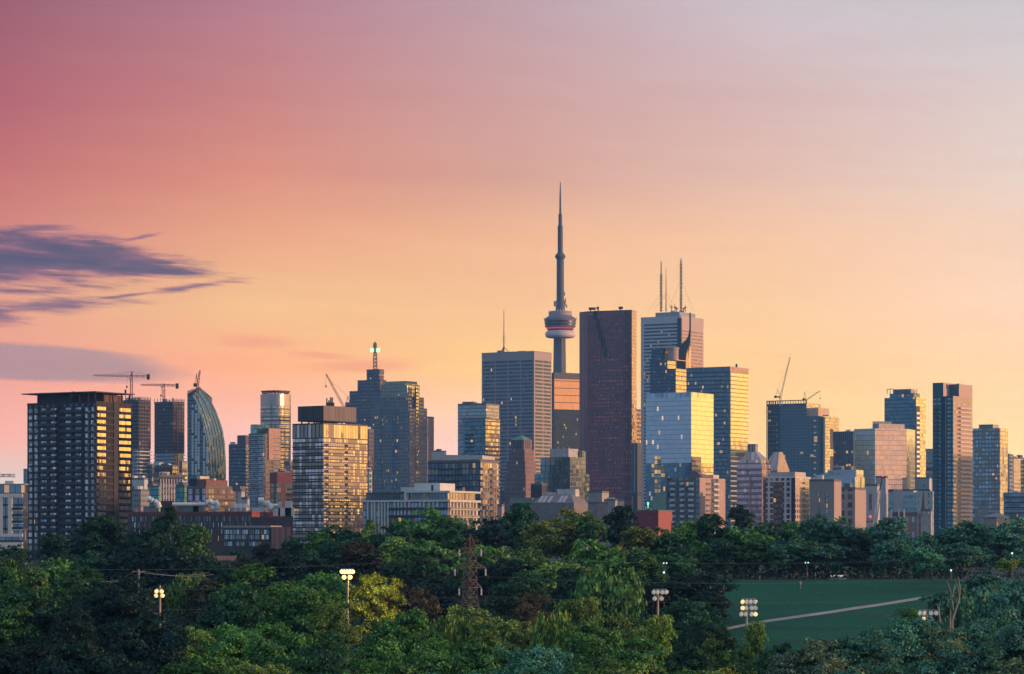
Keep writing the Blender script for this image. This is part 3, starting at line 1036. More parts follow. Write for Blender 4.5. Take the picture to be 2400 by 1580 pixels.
b = box_tower('apartment_building', 'small mauve slab at the foot of the disc-topped tower', 666, 680, 690, 1088, 2200, facade('mauve_slab', (.2, .15, .17), (.4, .35, .35), 2.5, 3.2, .15, .2, .85), cat='apartments', units=1)
b = box_tower('apartment_building', 'brick-red block with teal glass bays beside the tall striped condominium', 633, 650, 695, 1110, 1750, facade('red_teal', (.2, .06, .06), (.2, .4, .38), 7.5, 3.2, .2, .1, .92, lit=.03, sub=3), facade('red_teal_side', (.16, .06, .06), (.18, .32, .32), 7.5, 3.2, .22, .1, .92, lit=.04, sub=3), ang=62, cat='apartments', units=2)
b.body('red_attic', b.fp(-.02, 1.01, -.02, 1.01), b.top - 6, b.top + .5, plain('oxide_red', (.22, .06, .06), .8))
b.slabs(b.f[1], b.f[2], .55, .95, frange(b.g + 5, b.top - 9, 3.2), 1.1, [SLABD, GUARD], .9)
b = box_tower('apartment_building', 'mid-rise with blue bays and a red-brown attic in front of the curved glass tower', 438, 482, 553, 1143, 1500, facade('blue_bays', (.06, .06, .085), (.4, .45, .62), 5.2, 3.3, .22, .08, .94, lit=.02, sub=3), facade('amber_windows', (.17, .09, .07), (.75, .62, .45), 2.0, 3.3, .1, .2, .9, lit=.06, tilt=.05), ang=40, cat='apartments', units=0)
b.body('attic', b.fp(.05, .55, .05, .75), b.top, b.z(1125), plain('red_attic_wall', (.24, .1, .085), .8))
b.body('dark_attic', b.fp(.56, 1.0, .08, .75), b.top, b.z(1122), plain('dark_attic_wall', (.03, .03, .05), .8))
b.body('roof_hut', b.fp(.62, .8, .2, .5), b.z(1122), b.z(1115), plain('cream_hut', (.62, .52, .42), .7))
b.slabs(b.f[1], b.f[2], .02, .97, frange(b.g + 4, b.top - 3, 3.3), 1.2, [SLABD, GUARD], .8)
b.units(b.fp(.1, .5, .1, .7), b.z(1125), 5, (.8, 1.8), 5)
b = box_tower('apartment_building', 'narrow white stair tower between the mid-rise and the striped balconies', 556, 566, 574, 1151, 1480, plain('white_stair', (.55, .5, .5), .8), cat='building', units=1)
b = box_tower('apartment_building', 'little white rooftop house beside the narrow white stair tower', 566, 580, 585, 1169, 1440, plain('white_stair2', (.5, .48, .48), .8), cat='building', units=0)

# ---- long dark brick college building in front
b = Bld('brick_building', 'long low brown brick building with scattered narrow windows and white roof ducts', 300, 590, 690, 1200, 'building', 12, 40)
f = b.fp()
zt = b.z(1203)
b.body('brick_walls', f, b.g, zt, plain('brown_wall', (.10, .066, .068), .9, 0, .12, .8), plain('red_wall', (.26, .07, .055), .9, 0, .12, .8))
b.roof(f, zt, plain('rust_coping', (.22, .05, .045), .8), .7)
A, B = f[0], f[1]
rr_ = random.Random(4)
flo = [b.z(1222), b.z(1236), b.z(1252), b.z(1268)]
cl = []
for z in flo:
    s_ = .02
    while s_ < .97:
        s_ += rr_.choice([.012, .015, .02, .035, .05])
        w_ = rr_.choice([.006, .006, .009, .012])
        cl.append((z, s_, s_ + w_))
        s_ += w_
b.wins(A, B, None, None, 2.1, WINPALE, .08, cap=92, spots=[(z, (s0, s1)) for z, s0, s1 in cl])
b.wins(f[1], f[2], [(.1, .14), (.3, .34), (.5, .54), (.7, .74)], flo[:2], 2.0, WINM, .08, cap=100)
DUCT = plain('white_duct', (.72, .7, .68), .45, .1, .05)
Y1 = 1215
def duct(pts, r, nm='roof_duct'):
    mb = MB()
    mb.tube([P(x, y, Y1) for x, y in pts], [r] * len(pts), 10)
    mb.build(nm, DUCT, b.root)
duct([(404, 1182), (440, 1182), (482, 1182)], .75)
duct([(484, 1178), (492, 1175), (500, 1180), (508, 1177), (511, 1184), (510, 1191), (502, 1193), (494, 1190)], 1.2)
duct([(344, 1170), (350, 1169), (357, 1174), (364, 1176), (370, 1180), (373, 1190)], 1.3)
duct([(606, 1174), (618, 1174)], 1.4)
duct([(618, 1181), (627, 1180), (632, 1188), (637, 1193)], 1.5)
duct([(634, 1185), (652, 1185)], .8)
for x0, x1, y0, y1, mt in ((336, 372, 1187, 1200, STEEL), (376, 410, 1174, 1200, DARKSTEEL), (412, 480, 1185, 1202, PARAPET), (452, 470, 1174, 1186, CONC), (590, 620, 1190, 1202, WHITE), (538, 592, 1192, 1204, WHITE),
                           (652, 660, 1176, 1202, WHITE), (668, 686, 1174, 1190, WHITE), (640, 690, 1190, 1204, WHITE), (318, 328, 1192, 1202, plain('salmon', (.5, .22, .18), .8)), (526, 536, 1190, 1202, CONC)):
    mb = MB()
    p0, p1 = P(x0, y1, Y1), P(x1, y0, Y1 + 8)
    mb.prism([Vector((p0.x, Y1)), Vector((p1.x, Y1)), Vector((p1.x, Y1 + 8)), Vector((p0.x, Y1 + 8))], zt - 1, P(x0, y0, Y1).z, 0)
    mb.build('roof_plant', mt, b.root)
for i, x in enumerate((551, 562, 574)):
    q = P(x, 1190, Y1 - 2)
    mb = MB()
    mb.lathe((q.x, q.y), [(2.2, q.z - 3), (2.2, q.z), (1.7, q.z + 1.2), (.6, q.z + 1.8)], 16)
    mb.build('roof_dome', plain('dome_metal', (.4, .36, .36), .3, .7), b.root)
b = Bld('classroom_wing', 'dark glass-fronted wing with two rows of ribbon windows before the long brick building', 523, 634, 690, 1120, 'building', 8, 20)
f = b.fp(0, 1)
b.body('walls', f, b.g, b.z(1235), plain('slate_wall', (.06, .058, .07), .8), plain('brown_panel', (.17, .085, .07), .85))
b.roof(f, b.z(1235), CONC, .5)
b.wins(f[0], f[1], [(.02, .13), (.15, .26), (.28, .39), (.41, .52), (.54, .65), (.67, .78), (.8, .97)], [b.z(1252), b.z(1264)], 1.7, WINPALE, .09)
b.wins(f[0], f[1], [(.02, .2), (.25, .45), (.55, .8)], [b.z(1280)], 1.7, WINPALE, .09)
f2 = [P(590, HY, 1150).to_2d(), P(686, HY, 1150).to_2d(), P(686, HY, 1172).to_2d(), P(590, HY, 1172).to_2d()]
b.body('dark_upper_box', f2, b.g, ZC + (HY - 1212) / F * 1150, plain('navy_box', (.035, .03, .05), .8))
f2 = [P(636, HY, 1112).to_2d(), P(686, HY, 1112).to_2d(), P(686, HY, 1140).to_2d(), P(636, HY, 1140).to_2d()]
b.body('brown_wing', f2, b.g, ZC + (HY - 1235) / F * 1112, facade('brown_fins', (.2, .1, .085), (.12, .09, .1), 2.2, 30, .3, .02, .9, lit=0, metal=.2), plain('brown_panel', (.17, .085, .07), .85))

# ---- striped condominium
b = Bld('condominium_tower', 'grey and gold condominium tower with a dark box raised on its roof', 686, 758, 861, 1300, 'apartments', 37)
f = b.fp()
zt = b.z(991)
LF = facade('panel_front', (.07, .07, .085), (.8, .82, .8), 1.9, 2.93, .09, .24, .99, lit=.02, blind=.5, tilt=.02, metal=.6)
RF = facade('panel_side', (.26, .18, .15), (.85, .78, .7), 1.55, 2.93, .1, .2, .98, lit=.04, blind=.42, tilt=.035, vary=.35, metal=.85)
b.body('walls', f, b.g, zt - 7, LF, RF)
TOPL = facade('attic_front', (.06, .06, .07), (.5, .54, .58), 2.3, 6.6, .14, .06, .94, lit=0, blind=.5)
TOPR = facade('attic_side', (.2, .15, .12), (.9, .78, .58), 1.7, 6.6, .07, .06, .94, lit=0, blind=.12, tilt=.05)
b.body('glazed_attic', b.fp(-.004, 1.004, -.004, 1.004), zt - 6.9, zt, TOPL, TOPR)
zs = [zt - 7.4 - 2.93 * (i + 1) for i in range(16)]
(A, B), (C_, D_) = b.faces(f)
b.slabs(C_, D_, .06, .42, zs, 1.5, [plain('warm_slab', (.3, .2, .17), .8), GUARDL], 1.0)
b.slabs(C_, D_, .5, .62, zs, 1.5, [plain('warm_slab', (.3, .2, .17), .8), GUARDL], 1.0)
b.slabs(C_, D_, .0, 1.0, [z for z in zs], .3, [plain('warm_slab', (.3, .2, .17), .8), GUARDL], 0, .4, 'floor_ledge')
b.slabs(A, B, 0.0, 1.0, [z for z in zs], .3, [SLABD, GUARD], 0, .55, 'floor_ledge')
fb = b.fp(.08, .92, .06, .8)
b.body('roof_box', fb, b.z(986), b.z(950), facade('dark_louvre', (.05, .046, .055), (.08, .075, .09), .8, 40, .12, .01, .99, lit=0, metal=.3, rough=.5), facade('mauve_louvre', (.11, .09, .1), (.14, .11, .12), .8, 40, .12, .01, .99, lit=0, metal=.3, rough=.5), bottom=True)
for u in (.15, .4, .65, .88):
    for v in (.12, .4, .7):
        p = b.pt(u, v)
        mb = MB()
        mb.beam((p.x, p.y, zt), (p.x, p.y, b.z(986)), .6)
        mb.build('roof_post', SLABD, b.root)
for dx_ in (0, 5, 9, 13):
    q = P(766 + dx_, 950, 1312)
    mb = MB()
    mb.tube([q, q + Vector((0, 0, rnd.uniform(2.2, 3.6)))], [.35, .35], 8)
    mb.build('flue', STEEL, b.root)
mb = MB()
p0, p1 = P(764, 950, 1310), P(782, 941, 1310)
mb.prism([Vector((p0.x, 1310)), Vector((p1.x, 1310)), Vector((p1.x, 1316)), Vector((p0.x, 1316))], b.z(950), b.z(941), 0)
mb.build('roof_hut', SLABD, b.root)
luff_crane('slender crane boom leaning over the dark roof box of the grey and gold condominium', 808, 958, 764, 876, 2300, 14, 27)

# ---- stepped tower with lit mast
b = Bld('stepped_tower', 'dark stepped office tower topped by a lattice mast with green-white lights', 806, 905, 925, 3500, 'office tower', 31)
ST1 = facade('step_dark', (.09, .08, .095), (.2, .22, .26), 2.3, 3.9, .2, .25, .8, lit=.05, metal=.7)
ST2 = facade('step_dark_side', (.14, .1, .1), (.55, .45, .35), 2.3, 3.9, .2, .25, .8, lit=.06, metal=.8)
def stepped(b, steps, mL, mR, zbase):
    z0 = zbase
    for (u0, u1, v0, v1, y) in steps:
        z1 = b.z(y)
        b.body('setback', b.fp(u0, u1, v0, v1), z0, z1, mL, mR)
        z0 = z1
cx_ = lambda x0, x1: None
stepped(b, [(.03, .97, 0, 1, 940), (.1, .88, .06, .94, 914), (.17, .70, .12, .86, 889), (.2, .5, .2, .75, 864)], ST1, ST2, b.g)
# the same tower's crown is offset to its own centre
pm = b.pt(.35, .45)
Ym = pm.y
pz = lambda y: ZC + (HY - y) / F * Ym
mb = MB()
mb.lattice((pm.x, pm.y, b.z(864)), (pm.x, pm.y, pz(829)), 4.6, 9, .7, 0, 4.0)
mb.build('lattice_mast', plain('mast_red', (.2, .12, .13), .6), b.root)
mb = MB()
mb.tube([(pm.x, pm.y, pz(829)), (pm.x, pm.y, pz(812)), (pm.x, pm.y, pz(806)), (pm.x, pm.y, pz(801))], [2.2, 2.4, 2.2, .4], 12)
mb.build('mast_head', plain('mast_red', (.2, .12, .13), .6), b.root)
BEAC = plain('beacon_glass', (.3, .6, .4), .3, 0, 0, emit=(.5, 1.0, .5), es=1.5)
for dx_, dy_ in ((-3.6, -2), (3.6, -2), (0, 3.5)):
    mb = MB()
    p = Vector((pm.x + dx_, pm.y + dy_))
    mb.prism([p + Vector((-2.2, -1.5)), p + Vector((2.2, -1.5)), p + Vector((2.2, 1.5)), p + Vector((-2.2, 1.5))], pz(825.5), pz(817), 0, 0, 0, True)
    mb.build('beacon', BEAC, b.root)

# ---- lighter stepped tower in front
b = Bld('stepped_tower', 'broad grey stepped office tower with many lit windows and a glazed gold crown', 869, 960, 1001, 3250, 'office tower', 31)
SB1 = facade('bay_front', (.2, .185, .185), (.12, .15, .18), 2.5, 4.0, .24, .25, .78, lit=.045, metal=.7)
SB2 = facade('bay_side', (.27, .2, .19), (.4, .33, .28), 2.5, 4.0, .24, .25, .78, lit=.05, metal=.75)
GC = facade('gold_crown', (.3, .26, .18), (.9, .8, .55), 3.2, 4.4, .12, .12, .88, lit=.25, lits=.7, litc=(1, .8, .35), tilt=.03)
GC1 = facade('grey_crown', (.34, .34, .26), (.14, .16, .17), 3.2, 4.0, .22, .3, .75, lit=.06)
stepped(b, [(0, 1, 0, 1, 955), (.05, .93, .04, .93, 929)], SB1, SB2, b.g)
b.body('glazed_crown', b.fp(.1, .78, .08, .8), b.z(929), b.z(899), GC1, GC)
b.body('crown_cap', b.fp(.14, .7, .12, .74), b.z(899), b.z(892), plain('cap_stone', (.36, .34, .26), .8))
for u0, u1, v0, v1, y0, y1 in ((.3, .44, -.012, .03, 1145, 955), (-.01, .03, .35, .5, 1145, 905), (.7, .76, -.012, .03, 1145, 955)):
    b.body('glass_recess', b.fp(u0, u1, v0, v1), b.z(y0), b.z(y1), facade('recess_glass', (.07, .08, .1), (.12, .15, .2), 2.0, 4.0, .05, .1, .9, lit=.12, lits=1.2, litc=(1, .75, .3)), facade('recess_gold', (.2, .15, .1), (.85, .7, .4), 2.0, 4.0, .08, .2, .85, lit=.3, lits=1.1, litc=(1, .72, .25)))
b = box_tower('office_tower', 'plain slab with one sunset-orange and one mauve wall beside the grey stepped tower', 993, 1004, 1017, 978, 3700, facade('orange_sky_tint', (.5, .24, .15), (.95, .6, .42), 4, 4, .03, .03, .97, lit=0, tilt=.01), facade('mauve_wall', (.16, .11, .12), (.2, .14, .15), 3, 4, .2, .2, .8, lit=0, metal=.3), ang=-52 + 90, units=0)  # orange of the reflected sky put into the left wall's colours
b = box_tower('office_building', 'tiny white block far off in the gap beside the orange and mauve slab', 1012, 1040, 1046, 1058, 3600, WHITE, cat='building', units=2)
b = box_tower('office_building', 'thin white gridded block half hidden behind the grey and gold condominium', 846, 866, 872, 1102, 1900, facade('white_lattice', (.6, .58, .56), (.05, .06, .08), 3.2, 3.6, .16, .16, .86, lit=0, metal=.3), cat='building', units=1)
b = box_tower('office_tower', 'slim dark scaffolded frame rising just behind the gold edge of the condominium', 852, 864, 876, 1008, 2350, facade('slim_raw', (.2, .14, .14), (.06, .055, .07), 2.4, 3.4, .14, .2, .88, lit=0, metal=0, rough=.7), cat='tower', units=1)

# ---- white-framed low condominium
b = Bld('condominium_building', 'low condominium framed by white slabs and fins, behind the green tree crowns', 850, 1050, 1120, 1200, 'apartments', 24)
f = b.fp()
z1, z2 = b.z(1171), b.z(1150)
LOWF = facade('low_condo', (.07, .068, .075), G_MID, 1.5, 3.1, .08, .06, .92, lit=.03, blind=.25)
LOWR = facade('low_condo_side', (.3, .2, .18), (.75, .6, .5), 1.5, 3.1, .1, .06, .92, lit=.03, blind=.35, tilt=.04)
b.body('walls', f, b.g, z1 - .9, LOWF, LOWR)
(A, B), (C_, D_) = b.faces(f)
mb = MB()
mb.prism(b.fp(-.03, 1.01, -.03, 1.02), z1 - .898, z1, 0, 0, 0, True)
mb.build('white_slab', WHITE, b.root)
b.body('upper_storey', b.fp(.02, .46, .03, .96), z1, z2 - .8, facade('upper_glass', (.12, .1, .11), (.3, .32, .35), 1.5, 3, .06, .04, .9, lit=.03, blind=.2), facade('upper_side', (.34, .18, .15), (.65, .5, .42), 1.3, 3, .1, .04, .95, lit=.02))
b.body('dark_storey', b.fp(.47, .98, .06, .9), z1, z2 - .6, facade('dark_upper', (.05, .05, .055), (.13, .15, .16), 2.6, 3, .06, .15, .85, lit=.05))
mb = MB()
mb.prism(b.fp(-.03, .5, -.03, 1.02), z2 - .798, z2, 0, 0, 0, True)
mb.build('white_roof', WHITE, b.root)
mb = MB()
LL = (B - A).length
mb.fbox(A, B, LL * .5, LL * .53, z1 + .002, z2 - .8, -1, .9)
mb.build('white_fin', WHITE, b.root)
zs = [z1 - .9 - 3.1 * (i + 1) for i in range(5)]
for i, s_ in enumerate((.06, .11, .14, .19, .225, .26, .3, .38, .42, .46, .5, .55, .68, .72, .78, .83, .88)):
    mb = MB()
    mb.fbox(A, B, LL * s_, LL * (s_ + .016), (b.g if i < 7 else z1 - 7), z1 - .9, 0, .75)
    mb.build('white_fin', WHITE, b.root)
L2 = (D_ - C_).length
for i in range(9):
    mb = MB()
    s_ = .04 + i * .108
    mb.fbox(C_, D_, L2 * s_, L2 * (s_ + .03), b.g, z1 - .9, 0, .4)
    mb.build('cream_fin', plain('cream_fin', (.66, .55, .5), .8), b.root)
b.slabs(C_, D_, .0, .98, zs, 1.3, [WHITE, GUARDL], .75)
b.slabs(A, B, .32, .98, zs, 1.1, [SLABD, GUARD], .8)
b.body('roof_house', b.fp(.2, .5, .3, .8), z2, b.z(1131), WHITE)
b.body('roof_house', b.fp(.5, .66, .3, .7), z2, b.z(1140), WHITE)
mb = MB()
p = b.pt(.3, .295)
mb.fbox(b.pt(.5, .3), b.pt(.2, .3), 2.2 * L2 * .12, 2.2 * L2 * .12 + 1, z2, z2 + 2.6, 0, .05)
mb.build('door', DARKSTEEL, b.root)
b.units(b.fp(.55, .95, .2, .8), z2 - .6, 4, (1, 3), 9)

# ---- dark condo with the slanted white roof and its beige balcony wing
b = Bld('condominium_building', 'dark glass condominium with slanting white roof and a pinkish balcony wing', 1003, 1126, 1168, 1500, 'apartments', 31)
f = b.fp()
zt = b.z(1081)
b.body('walls', f, b.g, zt, facade('dark_condo', (.05, .055, .065), G_DARK, 2.1, 3.1, .1, .12, .9, lit=.03, blind=.2), facade('pink_condo', (.33, .24, .22), (.85, .68, .52), 2.3, 3.1, .16, .15, .9, lit=.05, tilt=.05, blind=.2))
b.roof(f, zt)
zs = [zt - 1.2 - 3.1 * (i + 1) for i in range(11)]
(A, B), (C_, D_) = b.faces(f)
b.slabs(A, B, .22, .62, zs, 1.3, [SLABD, GUARD], .9)
b.slabs(C_, D_, .02, .3, zs, 1.4, [plain('pink_slab', (.4, .3, .28), .8), GUARDL], .9)
b.slabs(C_, D_, .55, .9, zs, 1.5, [plain('pink_slab', (.4, .3, .28), .8), GUARDL], .95)
mb = MB()
q = [b.pt(.8, .1), b.pt(.0, .1), b.pt(.0, .8), b.pt(.8, .8)]
zr0, zr1 = zt + 1, b.z(1064)
mb.face([(*q[0], zr0), (*q[1], zr0), (*q[1], zr1 - .6), (*q[0], zr1)])
mb.face([(*q[1], zr0), (*q[2], zr0), (*q[2], zr0 + 1.5), (*q[1], zr1 - .6)])
mb.face([(*q[0], zr1), (*q[1], zr1 - .6), (*q[2], zr0 + 1.5), (*q[3], zr0 + 2.5)])
mb.face([(*q[3], zr0), (*q[0], zr0), (*q[0], zr1), (*q[3], zr0 + 2.5)])
mb.build('slanted_roof', plain('pale_metal_roof', (.55, .5, .49), .6, .1, .06), b.root)
b.units(b.fp(.1, .9, .1, .8), zr1 - .6, 2, (.8, 1.6), 2)

# ---- glass pair behind
b = box_tower('apartment_tower', 'pale glass tower with rounded bays standing behind the teal and gold tower', 1073, 1140, 1170, 947, 2650, facade('pale_bays', (.3, .3, .3), (.42, .48, .5), 2.3, 3.2, .08, .3, .92, lit=.02), facade('pale_bays_side', (.36, .3, .28), (.5, .48, .45), 2.3, 3.2, .1, .3, .9, lit=.03), cat='apartments', units=3)
b.slabs(b.f[0], b.f[1], .05, .95, frange(b.g + 40, b.top - 12, 6.4), .9, [CONC, GUARDL], .8, .3)
b = box_tower('apartment_tower', 'teal glass tower whose gold side breaks into dark balconies lower down', 1086, 1138, 1172, 982, 2250, facade('teal_front', (.06, .085, .1), (.16, .26, .3), 2.2, 3.2, .08, .1, .9, lit=.03), facade('teal_gold_side', (.14, .1, .08), (.9, .72, .45), 2.6, 3.2, .05, .25, .95, lit=.02, tilt=.03), cat='apartments', units=2)
b.slabs(b.f[1], b.f[2], .02, .9, frange(b.g + 12, b.top - 20, 3.2), 1.5, [SLABD, GUARD], 1.0)
b.slabs(b.f[0], b.f[1], .1, .45, frange(b.g + 12, b.top - 12, 3.2), 1.1, [SLABD, GUARD], .9)

# ---- white slab tower with ribbon windows
b = Bld('office_tower', 'wide off-white slab tower with dark ribbon windows and a thin roof aerial', 1129, 1252, 1293, 3400, 'office tower', 31)
f = b.fp()
zt = b.z(824)
CW = plain('bank_stone', (.36, .31, .31), .75, 0, .08, .03)
CW2 = plain('bank_stone_sunlit', (.5, .38, .34), .75, 0, .08, .03)  # same stone with the sunset's warm light put into its colour
b.body('tower_walls', f, b.g, zt, CW, CW2)
b.roof(f, zt, CW, .8)
RB = facade('ribbon_glass', (.06, .06, .08), (.09, .11, .15), 1.6, 10, .04, -1, 2, lit=.012, lits=1.3, tilt=.01, metal=.5, blind=.04)
fl_ = 8.75 * 3400 / F
zs = [b.z(843) - fl_ * i for i in range(46)]
b.bands(f, [z - 2.9 for z in zs], 2.75, RB, .05, ins=1.2, bays=(4, 2), pier=1.4)
b.units(f, zt, 5, (4, 9), 7)
q = P(1181, 824, 3425)
mb = MB()
za = zt
ztop = ZC + (HY - 726) / F * 3425
mb.tube([(q.x, q.y, za), (q.x, q.y, za + (ztop - za) * .35), (q.x, q.y, ztop)], [.75, .5, .3], 8)
for k in (.12, .2, .26):
    mb.beam((q.x - 2.6, q.y, za + 7 + 50 * k), (q.x + 2.6, q.y, za + 7 + 50 * k), .4)
for a_ in range(3):
    mb.beam((q.x + 6.5 * math.cos(a_ * 2.1 + .2), q.y + 6.5 * math.sin(a_ * 2.1 + .2), za), (q.x, q.y, za + 7.5), .6)
mb.build('roof_aerial', DARKSTEEL, b.root)

# ---- needle tower
Yn = 4070
q = P(1313.2, HY, Yn)
nx, ny = q.x, q.y
nz = lambda y: ZC + (HY - y) / F * Yn
t = thing('observation_tower', 'concrete needle tower with a ringed observation pod and a long antenna mast', 'tower', (nx, ny, 37.5))
NC = plain('needle_concrete', (.19, .17, .18), .8, 0, .1, .02)
ND = plain('needle_dark', (.06, .06, .075), .35, .4, 0)
mb = MB()
def ysec(r, core):
    pts = []
    for k in range(3):
        th = R(-62 + 120 * k)
        c_, s_ = math.cos(th), math.sin(th)
        w_ = core * .52
        pts += [(nx + c_ * r + s_ * w_, ny + s_ * r - c_ * w_), (nx + c_ * r - s_ * w_, ny + s_ * r + c_ * w_)]
        th2 = R(-62 + 120 * k + 60)
        pts.append((nx + math.cos(th2) * core * .95, ny + math.sin(th2) * core * .95))
    return pts
lv = [(37.5, 30, 9.5), (120, 17, 8), (200, 12.5, 7), (nz(900), 10.2, 6.6), (nz(792), 9.2, 6.2)]
for (za, ra, ca), (zb, rb, cb) in zip(lv, lv[1:]):
    s0, s1 = ysec(ra, ca), ysec(rb, cb)
    for k in range(9):
        j = (k + 1) % 9
        mb.face([(*s0[k], za), (*s0[j], za), (*s1[j], zb), (*s1[k], zb)])
mb.build('shaft', NC, t)
def ring_part(name, prof, mat, n=56):
    mb = MB()
    mb.lathe((nx, ny), prof, n, 0)
    mb.build(name, mat, t)
ring_part('torus_ring', [(9.0, nz(793)), (15, nz(792.5)), (19, nz(791.5)), (20.9, nz(788)), (21.2, nz(783.5)), (20.6, nz(779)), (18.6, nz(776)), (17, nz(775))], plain('radome', (.72, .56, .58), .55, 0, .03))
ring_part('soffit', [(17, nz(775)), (18.4, nz(772.6)), (18.8, nz(771.8))], ND)
ring_part('light_band', [(18.8, nz(771.8)), (19.6, nz(768.6))], plain('red_band', (.2, .03, .04), .4, 0, 0, emit=(1, .06, .08), es=.6))
POD = facade('pod_glass', (.34, .3, .31), (.1, .1, .13), 2.2, 5.0, .0, .25, .85, lit=0, metal=.7)
ring_part('lower_deck', [(19.6, nz(768.6)), (21.6, nz(766)), (21.8, nz(764))], NC)
ring_part('deck_windows', [(21.2, nz(764)), (21.4, nz(760))], ND)
ring_part('middle_deck', [(22.1, nz(760)), (22.5, nz(757.5))], NC)
ring_part('upper_windows', [(21.7, nz(757.5)), (21.9, nz(753))], ND)
ring_part('upper_deck', [(22.5, nz(753)), (22.6, nz(750)), (22.0, nz(747.5))], NC)
ring_part('pod_roof', [(22.0, nz(747.5)), (17.0, nz(741)), (16.4, nz(740))], plain('pod_roof_metal', (.2, .2, .23), .5, .3, 0))
ring_part('pod_crown', [(16.2, nz(740)), (16.4, nz(731)), (15.2, nz(730))], plain('crown_pink', (.45, .34, .34), .7))
mb = MB()
for k in range(24):
    th = 2 * math.pi * k / 24
    mb.beam((nx + 15.8 * math.cos(th), ny + 15.8 * math.sin(th), nz(730)), (nx + 15.8 * math.cos(th), ny + 15.8 * math.sin(th), nz(730) + 1.6), .7)
mb.build('crown_lamps', plain('crown_lamp', (.7, .6, .55), .4, emit=(1, .75, .6), es=.5), t)
mb = MB()
for k in range(30):
    th = 2 * math.pi * k / 30
    mb.beam((nx + 22.4 * math.cos(th), ny + 22.4 * math.sin(th), nz(749)), (nx + 22.9 * math.cos(th), ny + 22.9 * math.sin(th), nz(745.5)), .35)
mb.build('edge_railing', DARKSTEEL, t)
ring_part('upper_shaft', [(7.0, nz(731)), (5.9, nz(712)), (5.3, nz(700)), (5.1, nz(607))], plain('needle_slate', (.10, .105, .135), .7))
mb = MB()
for dx_, y0, y1 in ((-6.6, 718, 706), (5.4, 717, 705), (1, 716, 704)):
    mb.prism([Vector((nx + dx_ - 2.4, ny - 4)), Vector((nx + dx_ + 2.4, ny - 4)), Vector((nx + dx_ + 2.4, ny + 3)), Vector((nx + dx_ - 2.4, ny + 3))], nz(y0), nz(y1), 0, 0, 0, True)
mb.build('transmitter_boxes', plain('crown_pink', (.45, .34, .34), .7), t)
mb = MB()
for dx_, y0 in ((6, 690), (7.4, 704), (9, 719)):
    mb.beam((nx + 4, ny - 2, nz(y0)), (nx + dx_, ny - 2, nz(y0)), .5)
    mb.beam((nx + dx_, ny - 2, nz(y0) - 2), (nx + dx_, ny - 2, nz(y0) + 3), 1.1)
mb.build('side_aerials', DARKSTEEL, t)
ring_part('upper_pod', [(5.1, nz(608)), (6.4, nz(605)), (7.4, nz(603)), (7.5, nz(600)), (6.2, nz(597)), (4.6, nz(593))], plain('needle_slate', (.10, .105, .135), .7))
ring_part('antenna_mast', [(3.75, nz(594)), (3.7, nz(529)), (2.7, nz(528.5)), (2.6, nz(502)), (1.5, nz(501.5)), (1.25, nz(460)), (.8, nz(440)), (.5, nz(427))], plain('mast_steel', (.09, .095, .12), .6, .2))

# ---- black glass tower that mirrors the glow
b = Bld('office_tower', 'black glass tower mirroring an orange sky in its upper half, tucked behind the red tower', 1292, 1299, 1372, 3750, 'office tower', 58)
f = b.fp()
zt = b.z(873)
BK = facade('black_glass_dark', (.02, .02, .03), (.1, .11, .14), 1.6, 3.8, .06, .1, .9, lit=.01)
BK2 = facade('orange_reflection', (.1, .06, .05), (.92, .6, .36), 1.6, 9.3, .0, .06, .97, lit=.0, tilt=.006, rough=.05, blind=0, vary=.08)  # orange reflection put into the upper glass colour; the glass below stays dark
BK3 = facade('black_glass_low', (.02, .022, .035), (.05, .09, .13), 2.0, 3.8, .08, .1, .9, lit=.03, blind=0, vary=.2)
b.body('lower_walls', f, b.g, b.z(960), BK, BK3)
b.body('mirror_walls', f, b.z(960), b.z(888), BK, BK2)
b.body('dark_cornice', b.fp(-.005, 1.005, -.005, 1.005), b.z(888), zt, plain('black_cornice', (.03, .028, .035), .5))

# ---- red granite tower
Yr = 3200
t = thing('office_tower', 'tall dark red granite tower with a gold-lit edge and a pale chamfered corner', 'office tower', (P(1430, HY, Yr).x, Yr + 20, 37.5))
chain = [(1358, Yr + 34), (1376, Yr + 22), (1481, Yr), (1492, Yr + 22)]
fp_ = [P(x, HY, Y).to_2d() for x, Y in chain]
fp_ += [fp_[3] + Vector((-6, 34)), fp_[0] + Vector((10, 24))]
zt = ZC + (HY - 726) / F * Yr
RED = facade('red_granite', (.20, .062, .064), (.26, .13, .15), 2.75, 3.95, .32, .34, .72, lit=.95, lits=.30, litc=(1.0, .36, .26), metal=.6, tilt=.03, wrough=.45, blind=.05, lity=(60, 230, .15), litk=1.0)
REDC = facade('red_chamfer', (.2, .1, .11), (.3, .2, .22), 1.9, 400, .3, -1, 2, lit=0, metal=.5)
REDG = facade('red_sunlit_edge', (.5, .22, .1), (1.0, .62, .22), 2.6, 3.95, .05, .06, .95, lit=.02, tilt=.02, blind=0)  # granite edge coloured gold for low sun and its reflection
mb = MB()
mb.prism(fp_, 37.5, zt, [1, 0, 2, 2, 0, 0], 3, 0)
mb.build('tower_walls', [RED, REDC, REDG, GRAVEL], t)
A, B = fp_[1], fp_[2]
LL = (B - A).length
zr_ = lambda y: ZC + (HY - y) / F * (Yr + 12)
for x0, x1, y0, y1 in ((1391, 1400, 727.5, 750), (1397, 1406, 749, 771), (1403, 1412, 770, 797), (1409, 1417, 792, 817), (1415, 1425, 814, 836)):
    mb = MB()
    mb.fbox(A, B, LL * (x0 - 1376) / 105, LL * (x1 - 1376) / 105, zr_(y1), zr_(y0), -.2, .12)  # dark panels laid on the face; their colour stands for the cut's shade
    mb.build('notch_shade', plain('notch_shade_panel', (.02, .015, .03), .3, .3, 0), t)
mb = MB()
